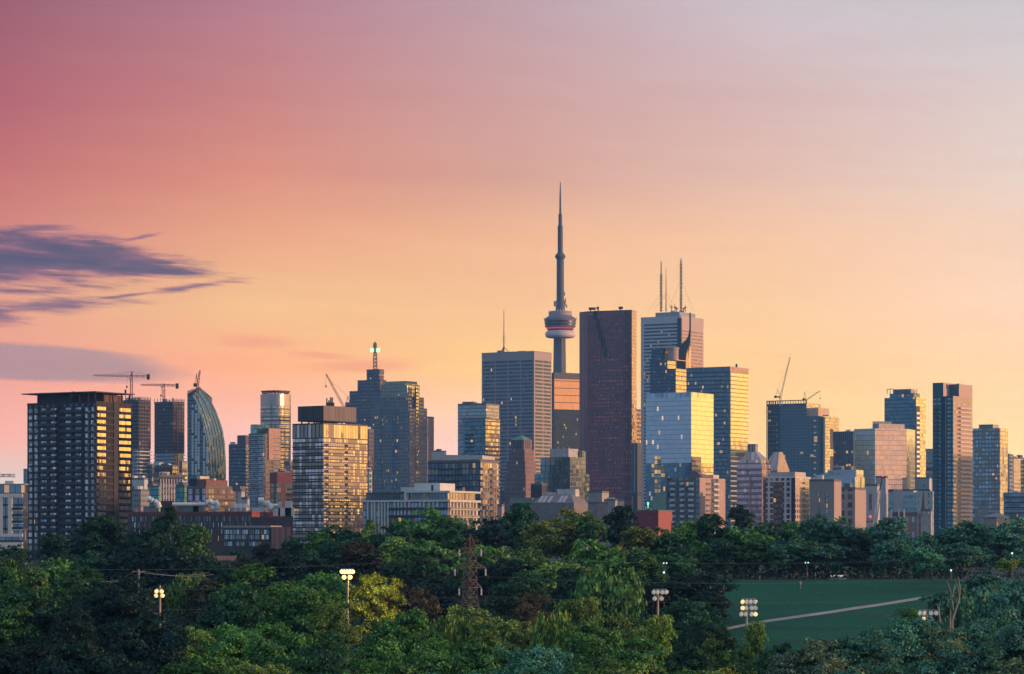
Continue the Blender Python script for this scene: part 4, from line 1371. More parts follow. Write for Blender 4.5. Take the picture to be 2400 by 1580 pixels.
for i in range(20):
    s_ = LL * (.005 + i * .0495)
    mb.fbox(A, B, s_, s_ + .45, 37.5, zt - 6, 0, .3)
mb.build('granite_fins', plain('red_granite_plain', (.20, .064, .066), .5, 0, .1), t)
mb = MB()
for s_ in (.845, .9, .95):
    mb.fbox(A, B, LL * s_, LL * (s_ + .03), 37.5, zt - 1, 0, .7)
mb.build('corner_piers', plain('red_granite_dark', (.09, .032, .05), .5, 0, .1), t)
for x0, x1, y in ((1380, 1396, 724), (1398, 1404, 722.5), (1450, 1460, 722)):
    p0, p1 = P(x0, y, Yr + 24), P(x1, y, Yr + 24)
    mb = MB()
    mb.prism([p0.to_2d(), p1.to_2d(), p1.to_2d() + Vector((0, 4)), p0.to_2d() + Vector((0, 4))], p0.z - 1.0, p0.z + 1.6, 0, 0, 0, True)
    mb.beam((p0.x + 2, p0.y + 2, zt), (p0.x + 2, p0.y + 2, p0.z - 1), 1.2)
    mb.build('roof_crane', DARKSTEEL, t)

b = box_tower('office_tower', 'sliver of a dark tower with orange windows between the red and the white tower', 1478, 1486, 1502, 960, 3900, facade('sliver_dark', (.06, .04, .05), G_DARK, 2, 3.8, .1, .2, .8), facade('sliver_orange', (.12, .06, .05), (.85, .5, .3), 3.5, 5.5, .2, .2, .85, tilt=.02), units=0)
b = box_tower('office_tower', 'shadowed brown slab at the foot of the gap beside the red tower', 1480, 1494, 1504, 1040, 3000, facade('brown_shadow', (.07, .06, .085), (.1, .1, .14), 2.4, 60, .25, .02, .95, lit=0, metal=.4), units=0)

# ---- white marble tower with aerials
b = Bld('office_tower', 'tall white tower with three roof aerials and long rows of dark windows', 1502, 1596, 1649, 3600, 'office tower', 31)
f = b.fp()
zt = b.z(740)
FW = plain('marble', (.5, .5, .52), .6, 0, .06, .02)
FW2 = plain('marble_sunlit', (.56, .4, .37), .5, 0, .06, .02)  # marble warmed in colour to stand for low sun
b.body('tower_walls', f, b.g, zt, FW, FW2)
fl_ = 8.15 * 3600 / F
zs = [b.z(757) - fl_ * i for i in range(54)]
FR = facade('marble_ribbon', (.05, .05, .07), (.06, .09, .13), 1.5, 10, .05, -1, 2, lit=.03, lits=1.0, tilt=.01, metal=.4, blind=.04)
FR2 = facade('marble_ribbon_sunlit', (.2, .12, .1), (.45, .26, .22), 1.5, 10, .05, -1, 2, lit=.02, tilt=.01, blind=0)  # glazing of that side, reddened in colour for the sunset
b.bands(f, [z - 2.1 for z in zs], 2.1, FR, .06, ins=4.5, which=(0,))
b.bands(f, [z - 1.9 for z in zs[2:]], 1.9, FR2, .06, ins=3.0, which=(1,))
b.body('corner_recess', b.fp(-.012, .085, -.012, .02), b.g, zt - 3, plain('recess_dark', (.03, .045, .06), .3, .5, 0))
fpt = b.fp(.12, .72, .15, .85)
b.body('penthouse', fpt, zt, b.z(729), plain('penthouse_panel', (.33, .36, .4), .6))
b.units(fpt, b.z(729), 6, (2, 5), 12)
def aerial(x, yt_, y0, rk, thick, nm='roof_aerial'):
    q = P(x, 729, 3630)
    zz = lambda y: ZC + (HY - y) / F * 3630
    mb = MB()
    if thick:
        mb.lattice((q.x, q.y, zz(730)), (q.x, q.y, zz(y0)), 1.9, int((zz(y0) - zz(730)) / 2.4), .55)
        mb.tube([(q.x, q.y, zz(y0)), (q.x, q.y, zz(yt_))], [.75, .5], 8)
        z = zz(728)
        while z < zz(rk):
            mb.beam((q.x - 2.1, q.y, z), (q.x + 2.1, q.y, z), .55)
            z += 3.4
    else:
        mb.tube([(q.x, q.y, zz(730)), (q.x, q.y, zz(y0)), (q.x, q.y, zz(yt_))], [.8, .5, .25], 6)
        for k in range(6):
            mb.beam((q.x - 1.5, q.y, zz(690 - k * 7)), (q.x + 1.5, q.y, zz(690 - k * 7)), .3)
    for dx_ in (-30, 30):
        mb.beam((q.x + dx_ * .55, q.y + 4, zz(729)), (q.x, q.y, zz(min(690, rk + 45))), .16)
    mb.build(nm, DARKSTEEL, b.root)
aerial(1549.5, 612, 642, 642, True)
aerial(1561, 628, 690, 690, False)
aerial(1596, 606, 618, 610, True)
for x in (1574, 1582, 1586, 1602, 1606):
    q = P(x, 729, 3622)
    mb = MB()
    h = rnd.uniform(4, 10)
    mb.tube([(q.x, q.y, q.z - 1), (q.x, q.y, q.z + h)], [.6, .4], 6)
    mb.beam((q.x - 1.6, q.y, q.z + h * .6), (q.x + 1.6, q.y, q.z + h * .6), 1.2)
    mb.build('roof_dish', DARKSTEEL, b.root)

# ---- dark tower with the curved sail and spire
b = Bld('spire_tower', 'dark stepped tower with a sail-like fin that curves up into a spire', 1524, 1584, 1612, 3050, 'tower', 31)
DK = facade('spire_dark', (.035, .045, .06), (.1, .13, .17), 1.8, 3.6, .06, .1, .9, lit=.015)
DG = facade('spire_sunset', (.28, .17, .08), (1.0, .78, .42), 3.0, 4.6, .02, .14, .95, lit=.0, tilt=.015, blind=0)  # gold of the mirrored sunset sits in wall and glass colour
b.body('tower_walls', b.fp(), b.g, b.z(864), DK, DG)
b.body('setback', b.fp(.35, 1.05, .05, .8), b.z(864), b.z(843), DK, DG)
b.body('dark_block', b.fp(.55, 1.0, .1, .9), b.z(843), b.z(813), DK, DK)
q = b.pt(.28, .35)
mb = MB()
mb.lathe((q.x, q.y), [(6.0, b.z(843)), (6.0, b.z(818)), (6.6, b.z(817)), (6.6, b.z(813))], 24)
mb.build('drum', plain('drum_stone', (.46, .32, .26), .7), b.root)
Ys = 3080
sp = lambda x, y, dY=0: P(x, y, Ys + dY)
prof = [(1586, 866), (1586, 812), (1594, 808), (1602, 802), (1609, 795), (1613.5, 786), (1615.4, 770), (1615.8, 733)]
out_ = [(1606, 866), (1606, 850), (1607, 836), (1610, 822), (1614, 811), (1618, 797), (1619.0, 770), (1618.6, 733)]
mb = MB()
for i in range(len(prof) - 1):
    a0, a1, c0, c1 = sp(*prof[i]), sp(*prof[i + 1]), sp(*out_[i]), sp(*out_[i + 1])
    dv = Vector((2.5, 9, 0)) if i < 5 else Vector((.4, 1.6, 0))
    dv1 = Vector((2.5, 9, 0)) if i < 4 else Vector((.4, 1.6, 0))
    mb.face([a0, c0, c1, a1])
    mb.face([c0, c0 + dv, c1 + dv1, c1])
    mb.face([a0 + dv, a0, a1, a1 + dv1])
    mb.face([c0 + dv, a0 + dv, a1 + dv1, c1 + dv1])
mb.build('sail', plain('sail_dark', (.03, .045, .06), .45, .3, 0), b.root)
for off_, m_ in ((0, 'a'), (5.5, 'b')):
    mb = MB()
    pts = [sp(1608 + off_, 866, 2), sp(1608 + off_, 840, 2), sp(1610 + off_ * .9, 826, 2), sp(1613 + off_ * .6, 816, 2), sp(1617, 810, 2)]
    mb.tube(pts, [.75] * 5, 6)
    mb.build('gold_rib', plain('gold_rib', (.8, .55, .25), .3, .6, 0), b.root)
mb = MB()
a0, a1 = sp(1609, 866, 6), sp(1619, 866, 6)
mb.face([sp(1608.5, 866, 5), sp(1619.5, 866, 9), sp(1619.5, 816, 9), sp(1614, 816, 7), sp(1609, 838, 5)], [(0, 0), (5, 0), (5, 22), (2.5, 22), (0, 12)])
mb.build('sail_glass', plain('sail_amber', (.5, .34, .16), .5, .2, 0), b.root)
for z in (843.5, 864.5, 879, 893):
    mb = MB()
    A, B = (b.f[1], b.f[2]) if hasattr(b, 'f') else (b.fp()[1], b.fp()[2])
    mb.fbox(A, B, 0, (B - A).length, b.z(z) - .4, b.z(z) + .3, -.1, .5)
    mb.build('gold_ledge', plain('gold_rib', (.8, .55, .25), .3, .6, 0), b.root)

# ---- big glass front tower
b = Bld('office_tower', 'blue-grey mirror tower with a blazing gold side, in front of the white tower', 1514, 1620, 1672, 2400, 'office tower', 31)
f = b.fp()
zt = b.z(919)
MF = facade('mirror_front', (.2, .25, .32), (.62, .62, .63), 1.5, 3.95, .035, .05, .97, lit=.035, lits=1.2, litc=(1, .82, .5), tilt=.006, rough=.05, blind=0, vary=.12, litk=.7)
MG = facade('mirror_sunset', (.5, .36, .18), (1.0, .88, .58), 3.0, 3.95, .0, .06, .97, lit=0, tilt=.008, rough=.05, blind=0, vary=.08)  # gold of the sunset reflection is put into this glass colour
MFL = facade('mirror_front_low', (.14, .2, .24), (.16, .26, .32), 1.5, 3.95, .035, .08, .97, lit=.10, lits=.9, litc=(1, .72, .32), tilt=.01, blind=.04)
MGL = facade('mirror_sunset_low', (.25, .17, .14), (.9, .75, .45), 3.0, 3.95, .04, .12, .97, lit=.06, tilt=.02)
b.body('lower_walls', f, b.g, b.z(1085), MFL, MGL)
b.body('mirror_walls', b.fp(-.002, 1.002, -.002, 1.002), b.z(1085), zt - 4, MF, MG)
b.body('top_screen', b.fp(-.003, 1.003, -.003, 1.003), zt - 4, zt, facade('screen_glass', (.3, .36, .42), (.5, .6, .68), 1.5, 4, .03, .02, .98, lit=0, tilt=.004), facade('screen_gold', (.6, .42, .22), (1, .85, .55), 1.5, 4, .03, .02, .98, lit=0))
A, B = f[0], f[1]
LL = (B - A).length
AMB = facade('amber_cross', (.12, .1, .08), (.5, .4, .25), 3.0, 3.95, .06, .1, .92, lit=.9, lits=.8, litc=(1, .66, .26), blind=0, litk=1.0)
for s0, s1, y0, y1 in ((.19, .33, 1155, 1068), (.12, .42, 1118, 1086)):
    mb = MB()
    t_ = (B - A) / LL
    n_ = Vector((t_.y, -t_.x)) * (.12 if s0 > .15 else .07)
    a, c = A + t_ * s0 * LL + n_, A + t_ * s1 * LL + n_
    z0, z1 = b.z(y0), b.z(y1)
    mb.face([(*a, z0), (*c, z0), (*c, z1), (*a, z1)], [(0, .1), ((s1 - s0) * LL, .1), ((s1 - s0) * LL, z1 - z0), (0, z1 - z0)])
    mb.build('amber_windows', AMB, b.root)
A, B = f[1], f[2]
mb = MB()
mb.fbox(A, B, 0, (B - A).length * .42, b.g, b.z(1070), -.1, .6)
mb.build('brown_bay', facade('brown_bay', (.3, .2, .18), (.25, .2, .2), 8, 4.0, .02, .25, .85, lit=.05), b.root)

# ---- gold-sided tower behind it
b = Bld('office_tower', 'dark blue tower with a tall side wall coloured sunset gold, right behind the blue-grey mirror tower', 1609, 1711, 1754, 2850, 'office tower', 31)
f = b.fp()
zt = b.z(859)
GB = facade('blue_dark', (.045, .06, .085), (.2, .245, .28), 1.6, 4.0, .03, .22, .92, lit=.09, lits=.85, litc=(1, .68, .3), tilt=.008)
GG = facade('gold_reflection', (.4, .26, .13), (1.0, .82, .5), 3.2, 4.0, .0, .16, .95, lit=0, tilt=.01, blind=0, vary=.1)  # sunset reflection put into wall and glass colour above its lower edge
GL = facade('blue_low_side', (.3, .27, .27), (.2, .26, .3), 12, 4.9, .0, .16, 1.0, lit=.02, tilt=.006, blind=0)
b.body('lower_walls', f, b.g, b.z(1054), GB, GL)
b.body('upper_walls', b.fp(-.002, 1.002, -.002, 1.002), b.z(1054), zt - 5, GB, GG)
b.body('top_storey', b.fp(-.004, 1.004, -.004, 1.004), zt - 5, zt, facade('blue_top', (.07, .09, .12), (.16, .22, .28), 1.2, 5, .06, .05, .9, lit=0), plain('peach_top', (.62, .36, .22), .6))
mb = MB()
q = b.pt(0, .35)
mb.beam((q.x, q.y, zt), (q.x, q.y, zt + 3.2), 1.8)
mb.build('roof_mast', DARKSTEEL, b.root)
for z in frange(b.z(1260), b.z(1062), 4.9):
    pass
b.bands(f, frange(b.g + 30, b.z(1070), 4.9), .9, plain('white_band', (.55, .52, .52), .6, 0, 0), .09, name='white_band', which=(1,), ins=.1)
b.body('corner_strip', b.fp(-.006, .1, -.008, .03), b.g, zt - 5.5, facade('corner_teal', (.05, .08, .1), (.14, .24, .28), 1.6, 4, .05, .1, .9, lit=.05, lits=.8))

# ---- concrete flats with balconies in front
b = Bld('apartment_tower', 'concrete flats with rows of white balconies and two blank pinkish walls', 1562, 1640, 1700, 1560, 'apartments', 24)
f = b.fp()
zt = b.z(1119)
BF = facade('flat_front', (.15, .15, .16), (.2, .23, .26), 3.3, 2.95, .16, .15, .85, lit=.05, blind=.2)
b.body('walls', f, b.g, zt, BF, plain('pink_concrete', (.5, .34, .29), .85, 0, .08, .3))
zs = frange(zt - 3.6 - 2.95 * 9, zt - 3.4, 2.95)
(A, B), (C_, D_) = b.faces(f)
for s0, s1 in ((.14, .27), (.43, .55), (.68, .82)):
    b.slabs(A, B, s0, s1, zs, 1.4, [WHITE, plain('white_guard2', (.6, .6, .62), .6, 0, 0)], .95)
b.slabs(C_, D_, .47, .68, zs, 1.3, [WHITE, plain('pale_guard3', (.62, .56, .55), .6, 0, 0)], .95)
for s0, s1 in ((.28, .42), (.56, .67), (.0, .1)):
    mb = MB()
    LL = (B - A).length
    mb.fbox(A, B, LL * s0, LL * (s0 + .035), b.g, zt - 1, 0, .8)
    mb.build('wall_fin', plain('grey_fin', (.2, .2, .23), .8), b.root)
mb = MB()
LL = (D_ - C_).length
mb.fbox(C_, D_, LL * .44, LL * .72, b.g, zt - .5, -.2, .06)
mb.build('balcony_recess', BF, b.root)
mb = MB()
mb.fbox(C_, D_, LL * .84, LL * .86, b.z(1170), b.z(1147), 0, .06)
mb.build('slot_window', plain('pale_slot', (.7, .62, .58), .5), b.root)
b.slabs(C_, D_, .24, .42, zs, .7, [plain('pink_slab2', (.42, .3, .27), .8), GUARDL], .9)
mb = MB()
q = [b.pt(.42, .1), b.pt(-.02, .1), b.pt(-.02, .62), b.pt(.42, .62)]
za, zb = zt + .2, b.z(1104)
mb.face([(*q[0], za), (*q[1], za), (*(q[1] + b.U * 4), zb), (*(q[0] - b.U * 1), zb)])
mb.face([(*q[1], za), (*q[2], za), (*(q[1] + b.U * 4), zb)])
mb.face([(*q[2], za), (*q[3], za), (*(q[0] - b.U * 1), zb), (*(q[1] + b.U * 4), zb)])
mb.face([(*q[3], za), (*q[0], za), (*(q[0] - b.U * 1), zb)])
mb.build('pitched_roof', plain('mauve_shingle', (.2, .15, .16), .8), b.root)
b.body('roof_house', b.fp(-.02, .16, .5, .72), zt, b.z(1111), WHITE)

# ---- green copper block and red shop in front
Yg = 1750
t = thing('office_building', 'rounded green copper-clad block just above the red flat-roofed building', 'building', (P(1546, HY, Yg).x, Yg + 10, 37.5))
mb = MB()
pts = [P(1527, 1200, Yg), P(1566, 1200, Yg), P(1566, 1158, Yg), P(1540, 1158, Yg), P(1534, 1164, Yg), P(1530, 1172, Yg)]
for q in pts[:2]:
    q.z = 37.5
bkp = [q + Vector((2, 18, 0)) for q in pts]
mb.face(pts)
mb.face(bkp[::-1])
for i in range(6):
    j = (i + 1) % 6
    mb.face([pts[j], pts[i], bkp[i], bkp[j]])
mb.build('copper_walls', plain('verdigris', (.10, .22, .21), .6, .1, .1), t)
mb = MB()
p0, p1 = P(1517, 1183, 1720), P(1521, 1177, 1720)
mb.prism([Vector((p0.x, 1720)), Vector((p1.x, 1720)), Vector((p1.x, 1721)), Vector((p0.x, 1721))], p0.z, p1.z, 0, 0, 0, True)
mb.beam((p0.x + .5, 1720.5, 37.5), (p0.x + .5, 1720.5, p0.z), .4)
o = mb.build('lit_sign', plain('green_sign', (.2, .6, .3), .4, 0, 0, emit=(.25, 1, .45), es=1.6), None, (p0.x, 1720, 37.5))
tag(o, 'small green lit sign on a post beside the copper-clad block', 'sign')
b = box_tower('shop_building', 'flat-roofed red building with a lighter red end wall, above the yellow-green trees', 1490, 1543, 1570, 1197, 1350, plain('red_front', (.25, .035, .05), .8, 0, .1), plain('red_end_sunlit', (.36, .105, .095), .8, 0, .06), cat='building', ang=22, units=0, dep=20, ph=.4)  # end wall is the red lightened in colour for sunlight
b.units(b.f, b.top, 3, (1, 2.2), 31)
b.wins(b.f[0], b.f[1], [(.6, .66), (.7, .74), (.3, .34)], [b.z(1217)], 1.6, WINM, .08)

# ---- stepped brick tower with a green roof
b = Bld('stepped_tower', 'old stepped brownstone tower with arched top windows under a green copper roof', 1184, 1232, 1259, 2600, 'tower', 31)
BR1 = facade('brownstone', (.19, .125, .115), (.1, .09, .1), 2.3, 4.2, .33, .2, .75, lit=.07, lits=1.0, metal=.4)
BR2 = facade('brownstone_side', (.27, .16, .14), (.16, .12, .12), 2.3, 4.2, .36, .15, .75, lit=.04, metal=.4)
for (u0, u1, v0, v1, y0, y1) in ((0, 1, 0, 1, 1300, 1112), (.05, .93, .04, .95, 1112, 1080), (.1, .86, .08, .9, 1080, 1054), (.17, .8, .14, .84, 1054, 1031)):
    b.body('setback', b.fp(u0, u1, v0, v1), max(b.g, b.z(y0)), b.z(y1), BR1, BR2)
f = b.fp(.17, .8, .14, .84)
for k, (A, B) in enumerate(b.faces(f)):
    LL = (B - A).length
    for i in range(3):
        s_ = LL * (.2 + i * .24)
        t_ = (B - A) / LL
        n_ = Vector((t_.y, -t_.x)) * .1
        w_ = LL * .1
        pts = [(0, 0), (w_, 0), (w_, 6.5), (w_ * .8, 7.6), (w_ * .5, 8.1), (w_ * .2, 7.6), (0, 6.5)]
        mb = MB()
        mb.face([(*(A + t_ * (s_ + x_) + n_), b.z(1050) + y_) for x_, y_ in pts])
        mb.build('arched_window', plain('arch_dark', (.03, .03, .05), .4), b.root)
mb = MB()
zq = b.z(1031)
ap = b.pt(.485, .49)
f2 = b.fp(.14, .83, .1, .88)
f3 = [ap + (q - ap) * .18 for q in f2]
for i in range(4):
    j = (i + 1) % 4
    mb.face([(*f2[i], zq), (*f2[j], zq), (*f3[j], b.z(1020)), (*f3[i], b.z(1020))])
mb.face([(*q, b.z(1020)) for q in f3])
mb.beam((*ap, b.z(1020)), (*ap, b.z(1016)), .8)
mb.build('copper_roof', plain('copper_green', (.12, .24, .19), .7, 0, .12), b.root)

# ---- glass office block in the middle
b = Bld('office_building', 'broad teal glass office block with big square panes and a white roof box', 1253, 1336, 1382, 2300, 'building', 31)
f = b.fp()
zt = b.z(1071)
GP = facade('big_panes', (.03, .05, .07), (.24, .38, .42), 4.4, 6.6, .06, .03, .95, lit=.0, tilt=.012, sub=0, vary=.2)
GP2 = facade('big_panes_side', (.2, .17, .18), (.24, .28, .32), 3.0, 3.8, .1, .12, .9, lit=.05, tilt=.012)
b.body('lower_walls', f, b.g, b.z(1110), GP, GP2)
b.body('upper_walls', b.fp(0, .83, 0, .8), b.z(1110), zt, GP, GP2)
b.body('roof_box', b.fp(.1, .62, .1, .6), zt, b.z(1051), plain('lilac_panel', (.5, .44, .44), .7))
b.body('glass_penthouse', b.fp(-.0, .3, .62, .8), zt, b.z(1055), facade('glass_pent', (.2, .18, .2), (.2, .27, .32), 3, 4, .1, .1, .9, lit=0))
for u in (.2, .35, .5):
    q = b.pt(u, .3)
    mb = MB()
    mb.beam((q.x, q.y, b.z(1051)), (q.x, q.y, b.z(1046)), .5)
    mb.build('flue', WHITE, b.root)

# ---- low roofs before the centre
b = box_tower('office_building', 'dark cube of a plant building at the foot of the brownstone tower', 1244, 1270, 1282, 1136, 1900, plain('navy_cube', (.035, .04, .06), .7), plain('brown_cube', (.1, .07, .08), .8), cat='building', units=1)
Yl = 1650
b = Bld('hall_building', 'low stone hall with a sloping glazed roof just above the yellow-green crowns', 1190, 1345, 1380, Yl, 'building', 15)
f = b.fp()
b.body('walls', f, b.g, b.z(1178), plain('grey_stone', (.22, .19, .19), .85), plain('grey_stone', (.22, .19, .19), .85))
mb = MB()
za, zb = b.z(1178), b.z(1158)
for (u0, u1, v0, v1, t0, t1) in ((0, .62, 0, 1, .12, .5),):
    q0, q1, q2, q3 = b.fp(u0, u1, v0, v1)
    r0, r1, r2, r3 = b.fp(u0 + .1, u1 - .1, .25, .75)
    for A, B, D_, C_ in ((q0, q1, r1, r0), (q1, q2, r2, r1), (q2, q3, r3, r2), (q3, q0, r0, r3)):
        mb.face([(*A, za), (*B, za), (*D_, zb), (*C_, zb)])
    mb.face([(*q, zb) for q in (r0, r1, r2, r3)])
mb.build('sloped_roof', plain('lead_roof', (.2, .16, .17), .6, .2), b.root)
for u in (.14, .2, .36, .44, .5):
    A, B = b.pt(u + .05, 0), b.pt(u, 0)
    A1, B1 = b.pt(u + .03, .25), b.pt(u - .02, .25)
    lift = Vector((0, 0, .15))
    mb = MB()
    mb.face([Vector((*A, za)) + lift, Vector((*B, za)) + lift, Vector((*B1, zb)) * .8 + Vector((*B, za)) * .2 + lift, Vector((*A1, zb)) * .8 + Vector((*A, za)) * .2 + lift])
    mb.build('skylight', plain('skylight', (.5, .48, .5), .1, .9, .1), b.root)
mb = MB()
q = [b.pt(.98, .05), b.pt(.64, .05), b.pt(.64, .8), b.pt(.98, .8)]
mb.prism(q, b.z(1178), b.z(1166), 0)
mb.build('copper_wing', plain('grey_green_roof', (.2, .24, .22), .8), b.root)
b.body('white_plant', b.fp(.08, .36, .45, .7), b.z(1170), b.z(1145), plain('pink_white', (.58, .5, .48), .75))
b.body('white_plant', b.fp(.44, .54, .4, .7), b.z(1170), b.z(1152), plain('pink_white', (.58, .5, .48), .75))
b = box_tower('office_building', 'beige concrete box with thin roof posts at the foot of the red tower', 1378, 1411, 1427, 1154, 1800, CONC, plain('sunlit_concrete', (.46, .38, .34), .85), cat='building', units=0)  # right wall is the concrete with sunlight put into its colour
b = box_tower('office_building', 'low beige parapet block to the side of the beige concrete box, under the red tower', 1416, 1442, 1463, 1173, 1720, CONC, plain('sunlit_concrete', (.46, .38, .34), .85), cat='building', units=1)
b = box_tower('office_building', 'blank mauve-grey wall rising behind the yellow-green crowns', 1378, 1400, 1424, 1180, 1560, plain('mauve_grey', (.26, .22, .22), .9), cat='building', units=0)
b = box_tower('office_building', 'dim navy office block behind the brownstone tower and the beige balcony wing', 1160, 1192, 1215, 1150, 2900, facade('dim_navy', (.06, .065, .09), (.1, .12, .16), 2.4, 3.6, .2, .2, .8, lit=.02), cat='building', units=3)
b = box_tower('office_building', 'pinkish low house wall at the edge of the dark crowns', 1166, 1176, 1182, 1186, 1500, plain('pink_low', (.44, .32, .3), .85), cat='building', units=0)

# ---- pink gabled glass tower pair
b = Bld('office_tower', 'rose glass office tower with curved bays and a steep gabled top', 1727, 1786, 1806, 2300, 'office tower', 24)
f = b.fp()
zt = b.z(1088)
RG = facade('rose_glass', (.36, .19, .2), (.95, .56, .56), 2.0, 4.75, .05, .24, .97, lit=.05, lits=.7, litc=(1, .62, .4), tilt=.012, vary=.15, metal=.7)
RG2 = facade('rose_glass_side', (.36, .19, .18), (.8, .5, .44), 2.0, 4.75, .05, .24, .97, lit=.03, tilt=.012, vary=.15)
b.body('tower_walls', f, b.g, zt, RG, RG2)
b.body('upper_walls', b.fp(.06, .94, .06, .94), zt, b.z(1078), RG, RG2)
mb = MB()
q = b.fp(.06, .94, .06, .94)
za, zb = b.z(1078), b.z(1058)
r0, r1 = b.pt(.62, .3), b.pt(.36, .3)
r2, r3 = b.pt(.36, .7), b.pt(.62, .7)
for A, B, D_, C_ in ((q[0], q[1], r1, r0), (q[1], q[2], r2, r1), (q[2], q[3], r3, r2), (q[3], q[0], r0, r3)):
    mb.face([(*A, za), (*B, za), (*D_, zb), (*C_, zb)], [(.5, .5), (12, .5), (9, 20), (4, 20)])
mb.face([(*p, zb) for p in (r0, r1, r2, r3)])
mb.build('gabled_top', facade('gable_glass', (.34, .22, .24), (.62, .42, .44), 2.2, 40, .1, -1, 2, lit=0, tilt=.01, metal=.5), b.root)
A, B = f[0], f[1]
LL = (B - A).length
for z in frange(b.g + 18, zt - 4, 4.75):
    mb = MB()
    mb.fbox(A, B, .1, LL - .1, z, z + .7, 0, .8)
    mb.build('floor_ledge', plain('rose_ledge', (.12, .09, .12), .6), b.root)
mb = MB()
mb.fbox(A, B, LL * .52, LL * .56, b.g, zt - 8, 0, 1.1)
mb.build('centre_rib', plain('copper_rib', (.5, .26, .18), .5), b.root)
b = Bld('office_tower', 'gabled office tower with a golden stone gable end, beside the rose glass tower', 1786, 1822, 1850, 2380, 'office tower', 31)
f = b.fp()
zt = b.z(1100)
b.body('tower_walls', f, b.g, zt, RG, facade('gable_gold', (.55, .4, .24), (.35, .3, .25), 2.4, 4.2, .3, .25, .7, lit=.02))
za, zb = zt, b.z(1059)
r0, r1, r2, r3 = b.pt(.42, .25), b.pt(.05, .22), b.pt(.05, .5), b.pt(.42, .5)
mb = MB()
mb.face([(*f[0], za), (*f[1], za), (*r1, zb), (*r0, zb)], [(.5, .5), (14, .5), (10, 16), (4, 16)], 0)
mb.face([(*f[1], za), (*f[2], za), (*r2, zb), (*r1, zb)], None, 1)
mb.face([(*f[2], za), (*f[3], za), (*r3, zb), (*r2, zb)], None, 1)
mb.face([(*f[3], za), (*f[0], za), (*r0, zb), (*r3, zb)], None, 0)
mb.face([(*p, zb) for p in (r0, r1, r2, r3)], None, 0)
mb.build('gabled_top', [facade('gable_glass', (.3, .24, .26), (.6, .5, .52), 2.2, 40, .1, -1, 2, lit=0), plain('gold_stone', (.55, .4, .24), .7)], b.root)
b = box_tower('office_tower', 'mauve tower with fine vertical stripes peeping up behind the rose glass gable', 1752, 1770, 1774, 1043, 2700, facade('mauve_stripe', (.42, .34, .36), (.16, .12, .16), 3.1, 90, .28, .02, .86, lit=0, metal=.3), units=0, ang=12, dep=20)

# ---- white gridded hotel block
b = Bld('apartment_building', 'white gridded block with dark glass bays and a honey-lit end wall', 1789, 1864, 1900, 1600, 'apartments', 28)
f = b.fp()
zt = b.z(1119)
WG_ = facade('white_grid', (.55, .54, .56), (.08, .11, .15), 3.3, 3.0, .2, .16, .88, lit=.03, metal=.6)
b.body('walls', f, b.g, zt, WG_, facade('honey_lit_grid', (.6, .43, .33), (.5, .38, .28), 2.6, 3.0, .24, .2, .8, lit=.04))  # honey light is put into the end wall's colour
b.roof(f, zt, WHITE, .6)
b.body('penthouse', b.fp(.06, .86, .1, .8), zt, b.z(1106), plain('mauve_white', (.5, .43, .44), .75), plain('sunlit_white', (.62, .46, .38), .75))  # right side of the penthouse warmed in colour for sunlight
(A, B), (C_, D_) = b.faces(f)
LL = (B - A).length
DGL = facade('bay_dark', (.03, .04, .06), (.12, .16, .2), 1.6, 3.0, .05, .2, .92, lit=.03, blind=.02)
for s0, s1 in ((.0, .07), (.32, .62), (.88, 1.0)):
    mb = MB()
    t_ = (B - A) / LL
    n_ = Vector((t_.y, -t_.x)) * .25
    a, c = A + t_ * s0 * LL + n_, A + t_ * s1 * LL + n_
    a0, c0 = A + t_ * s0 * LL, A + t_ * s1 * LL
    z0 = b.g
    z1 = zt - (.3 if s0 != .32 else 2.6)
    mb.face([(*a, z0), (*c, z0), (*c, z1), (*a, z1)], [(0, 0.01), (s1 * LL - s0 * LL, .01), (s1 * LL - s0 * LL, z1 - z0), (0, z1 - z0)])
    mb.face([(*c, z0), (*c0, z0), (*c0, z1), (*c, z1)])
    mb.face([(*a0, z0), (*a, z0), (*a, z1), (*a0, z1)])
    mb.face([(*a, z1), (*c, z1), (*c0, z1), (*a0, z1)])
    mb.build('glass_bay', DGL, b.root)
b.slabs(C_, D_, .5, .92, frange(b.g + 5, zt - 3, 3.0), 1.3, [plain('honey_slab', (.6, .42, .3), .8), GUARDL], .9)

# ---- dark tower under construction with a crane on it
b = Bld('unfinished_tower', 'broad dark glass tower still under construction with bare scaffold floors on one edge', 1799, 1930, 1967, 3480, 'tower', 31)
f = b.fp(0, .8, 0, 1)
zt = b.z(950)
DT = facade('dark_screen', (.10, .15, .17), (.09, .16, .2), 4.8, 3.6, .07, .16, .96, lit=.05, sub=3, tilt=.004, blind=0, vary=.2, metal=.45)
HG = facade('honey_sunset_side', (.6, .42, .24), (.85, .68, .42), 3.4, 3.6, .08, .14, .9, lit=.02, tilt=.015)  # evening gold painted into this side's wall and panes
b.body('tower_walls', b.fp(.3, 1, 0, .9), b.g, b.z(944), DT, HG)
b.body('lower_wing', b.fp(.0, .3, 0, 1), b.g, b.z(975), DT, HG)
b.body('lower_wing', b.fp(.12, .3, .1, .8), b.z(975), b.z(955), plain('peach_panel', (.6, .42, .3), .7), plain('honey_panel', (.7, .48, .28), .7))
b.body('dark_fin', b.fp(-.004, .06, -.006, .1), b.g, b.z(977), plain('teal_fin', (.035, .07, .09), .5, .2))
A, B = f[0], f[1]
q0, q1 = b.pt(1, -.01), b.pt(.8, -.01)
zs = frange(b.g + 70, b.z(956), 5.4)
rack = MB()
LL = (q1 - q0).length
for k in range(6):
    rack.fbox(q0, q1, LL * k / 5 - .4, LL * k / 5 + .4, b.g + 60, b.z(936), 1.2, 2.0)
rack.build('scaffold', DARKSTEEL, b.root)
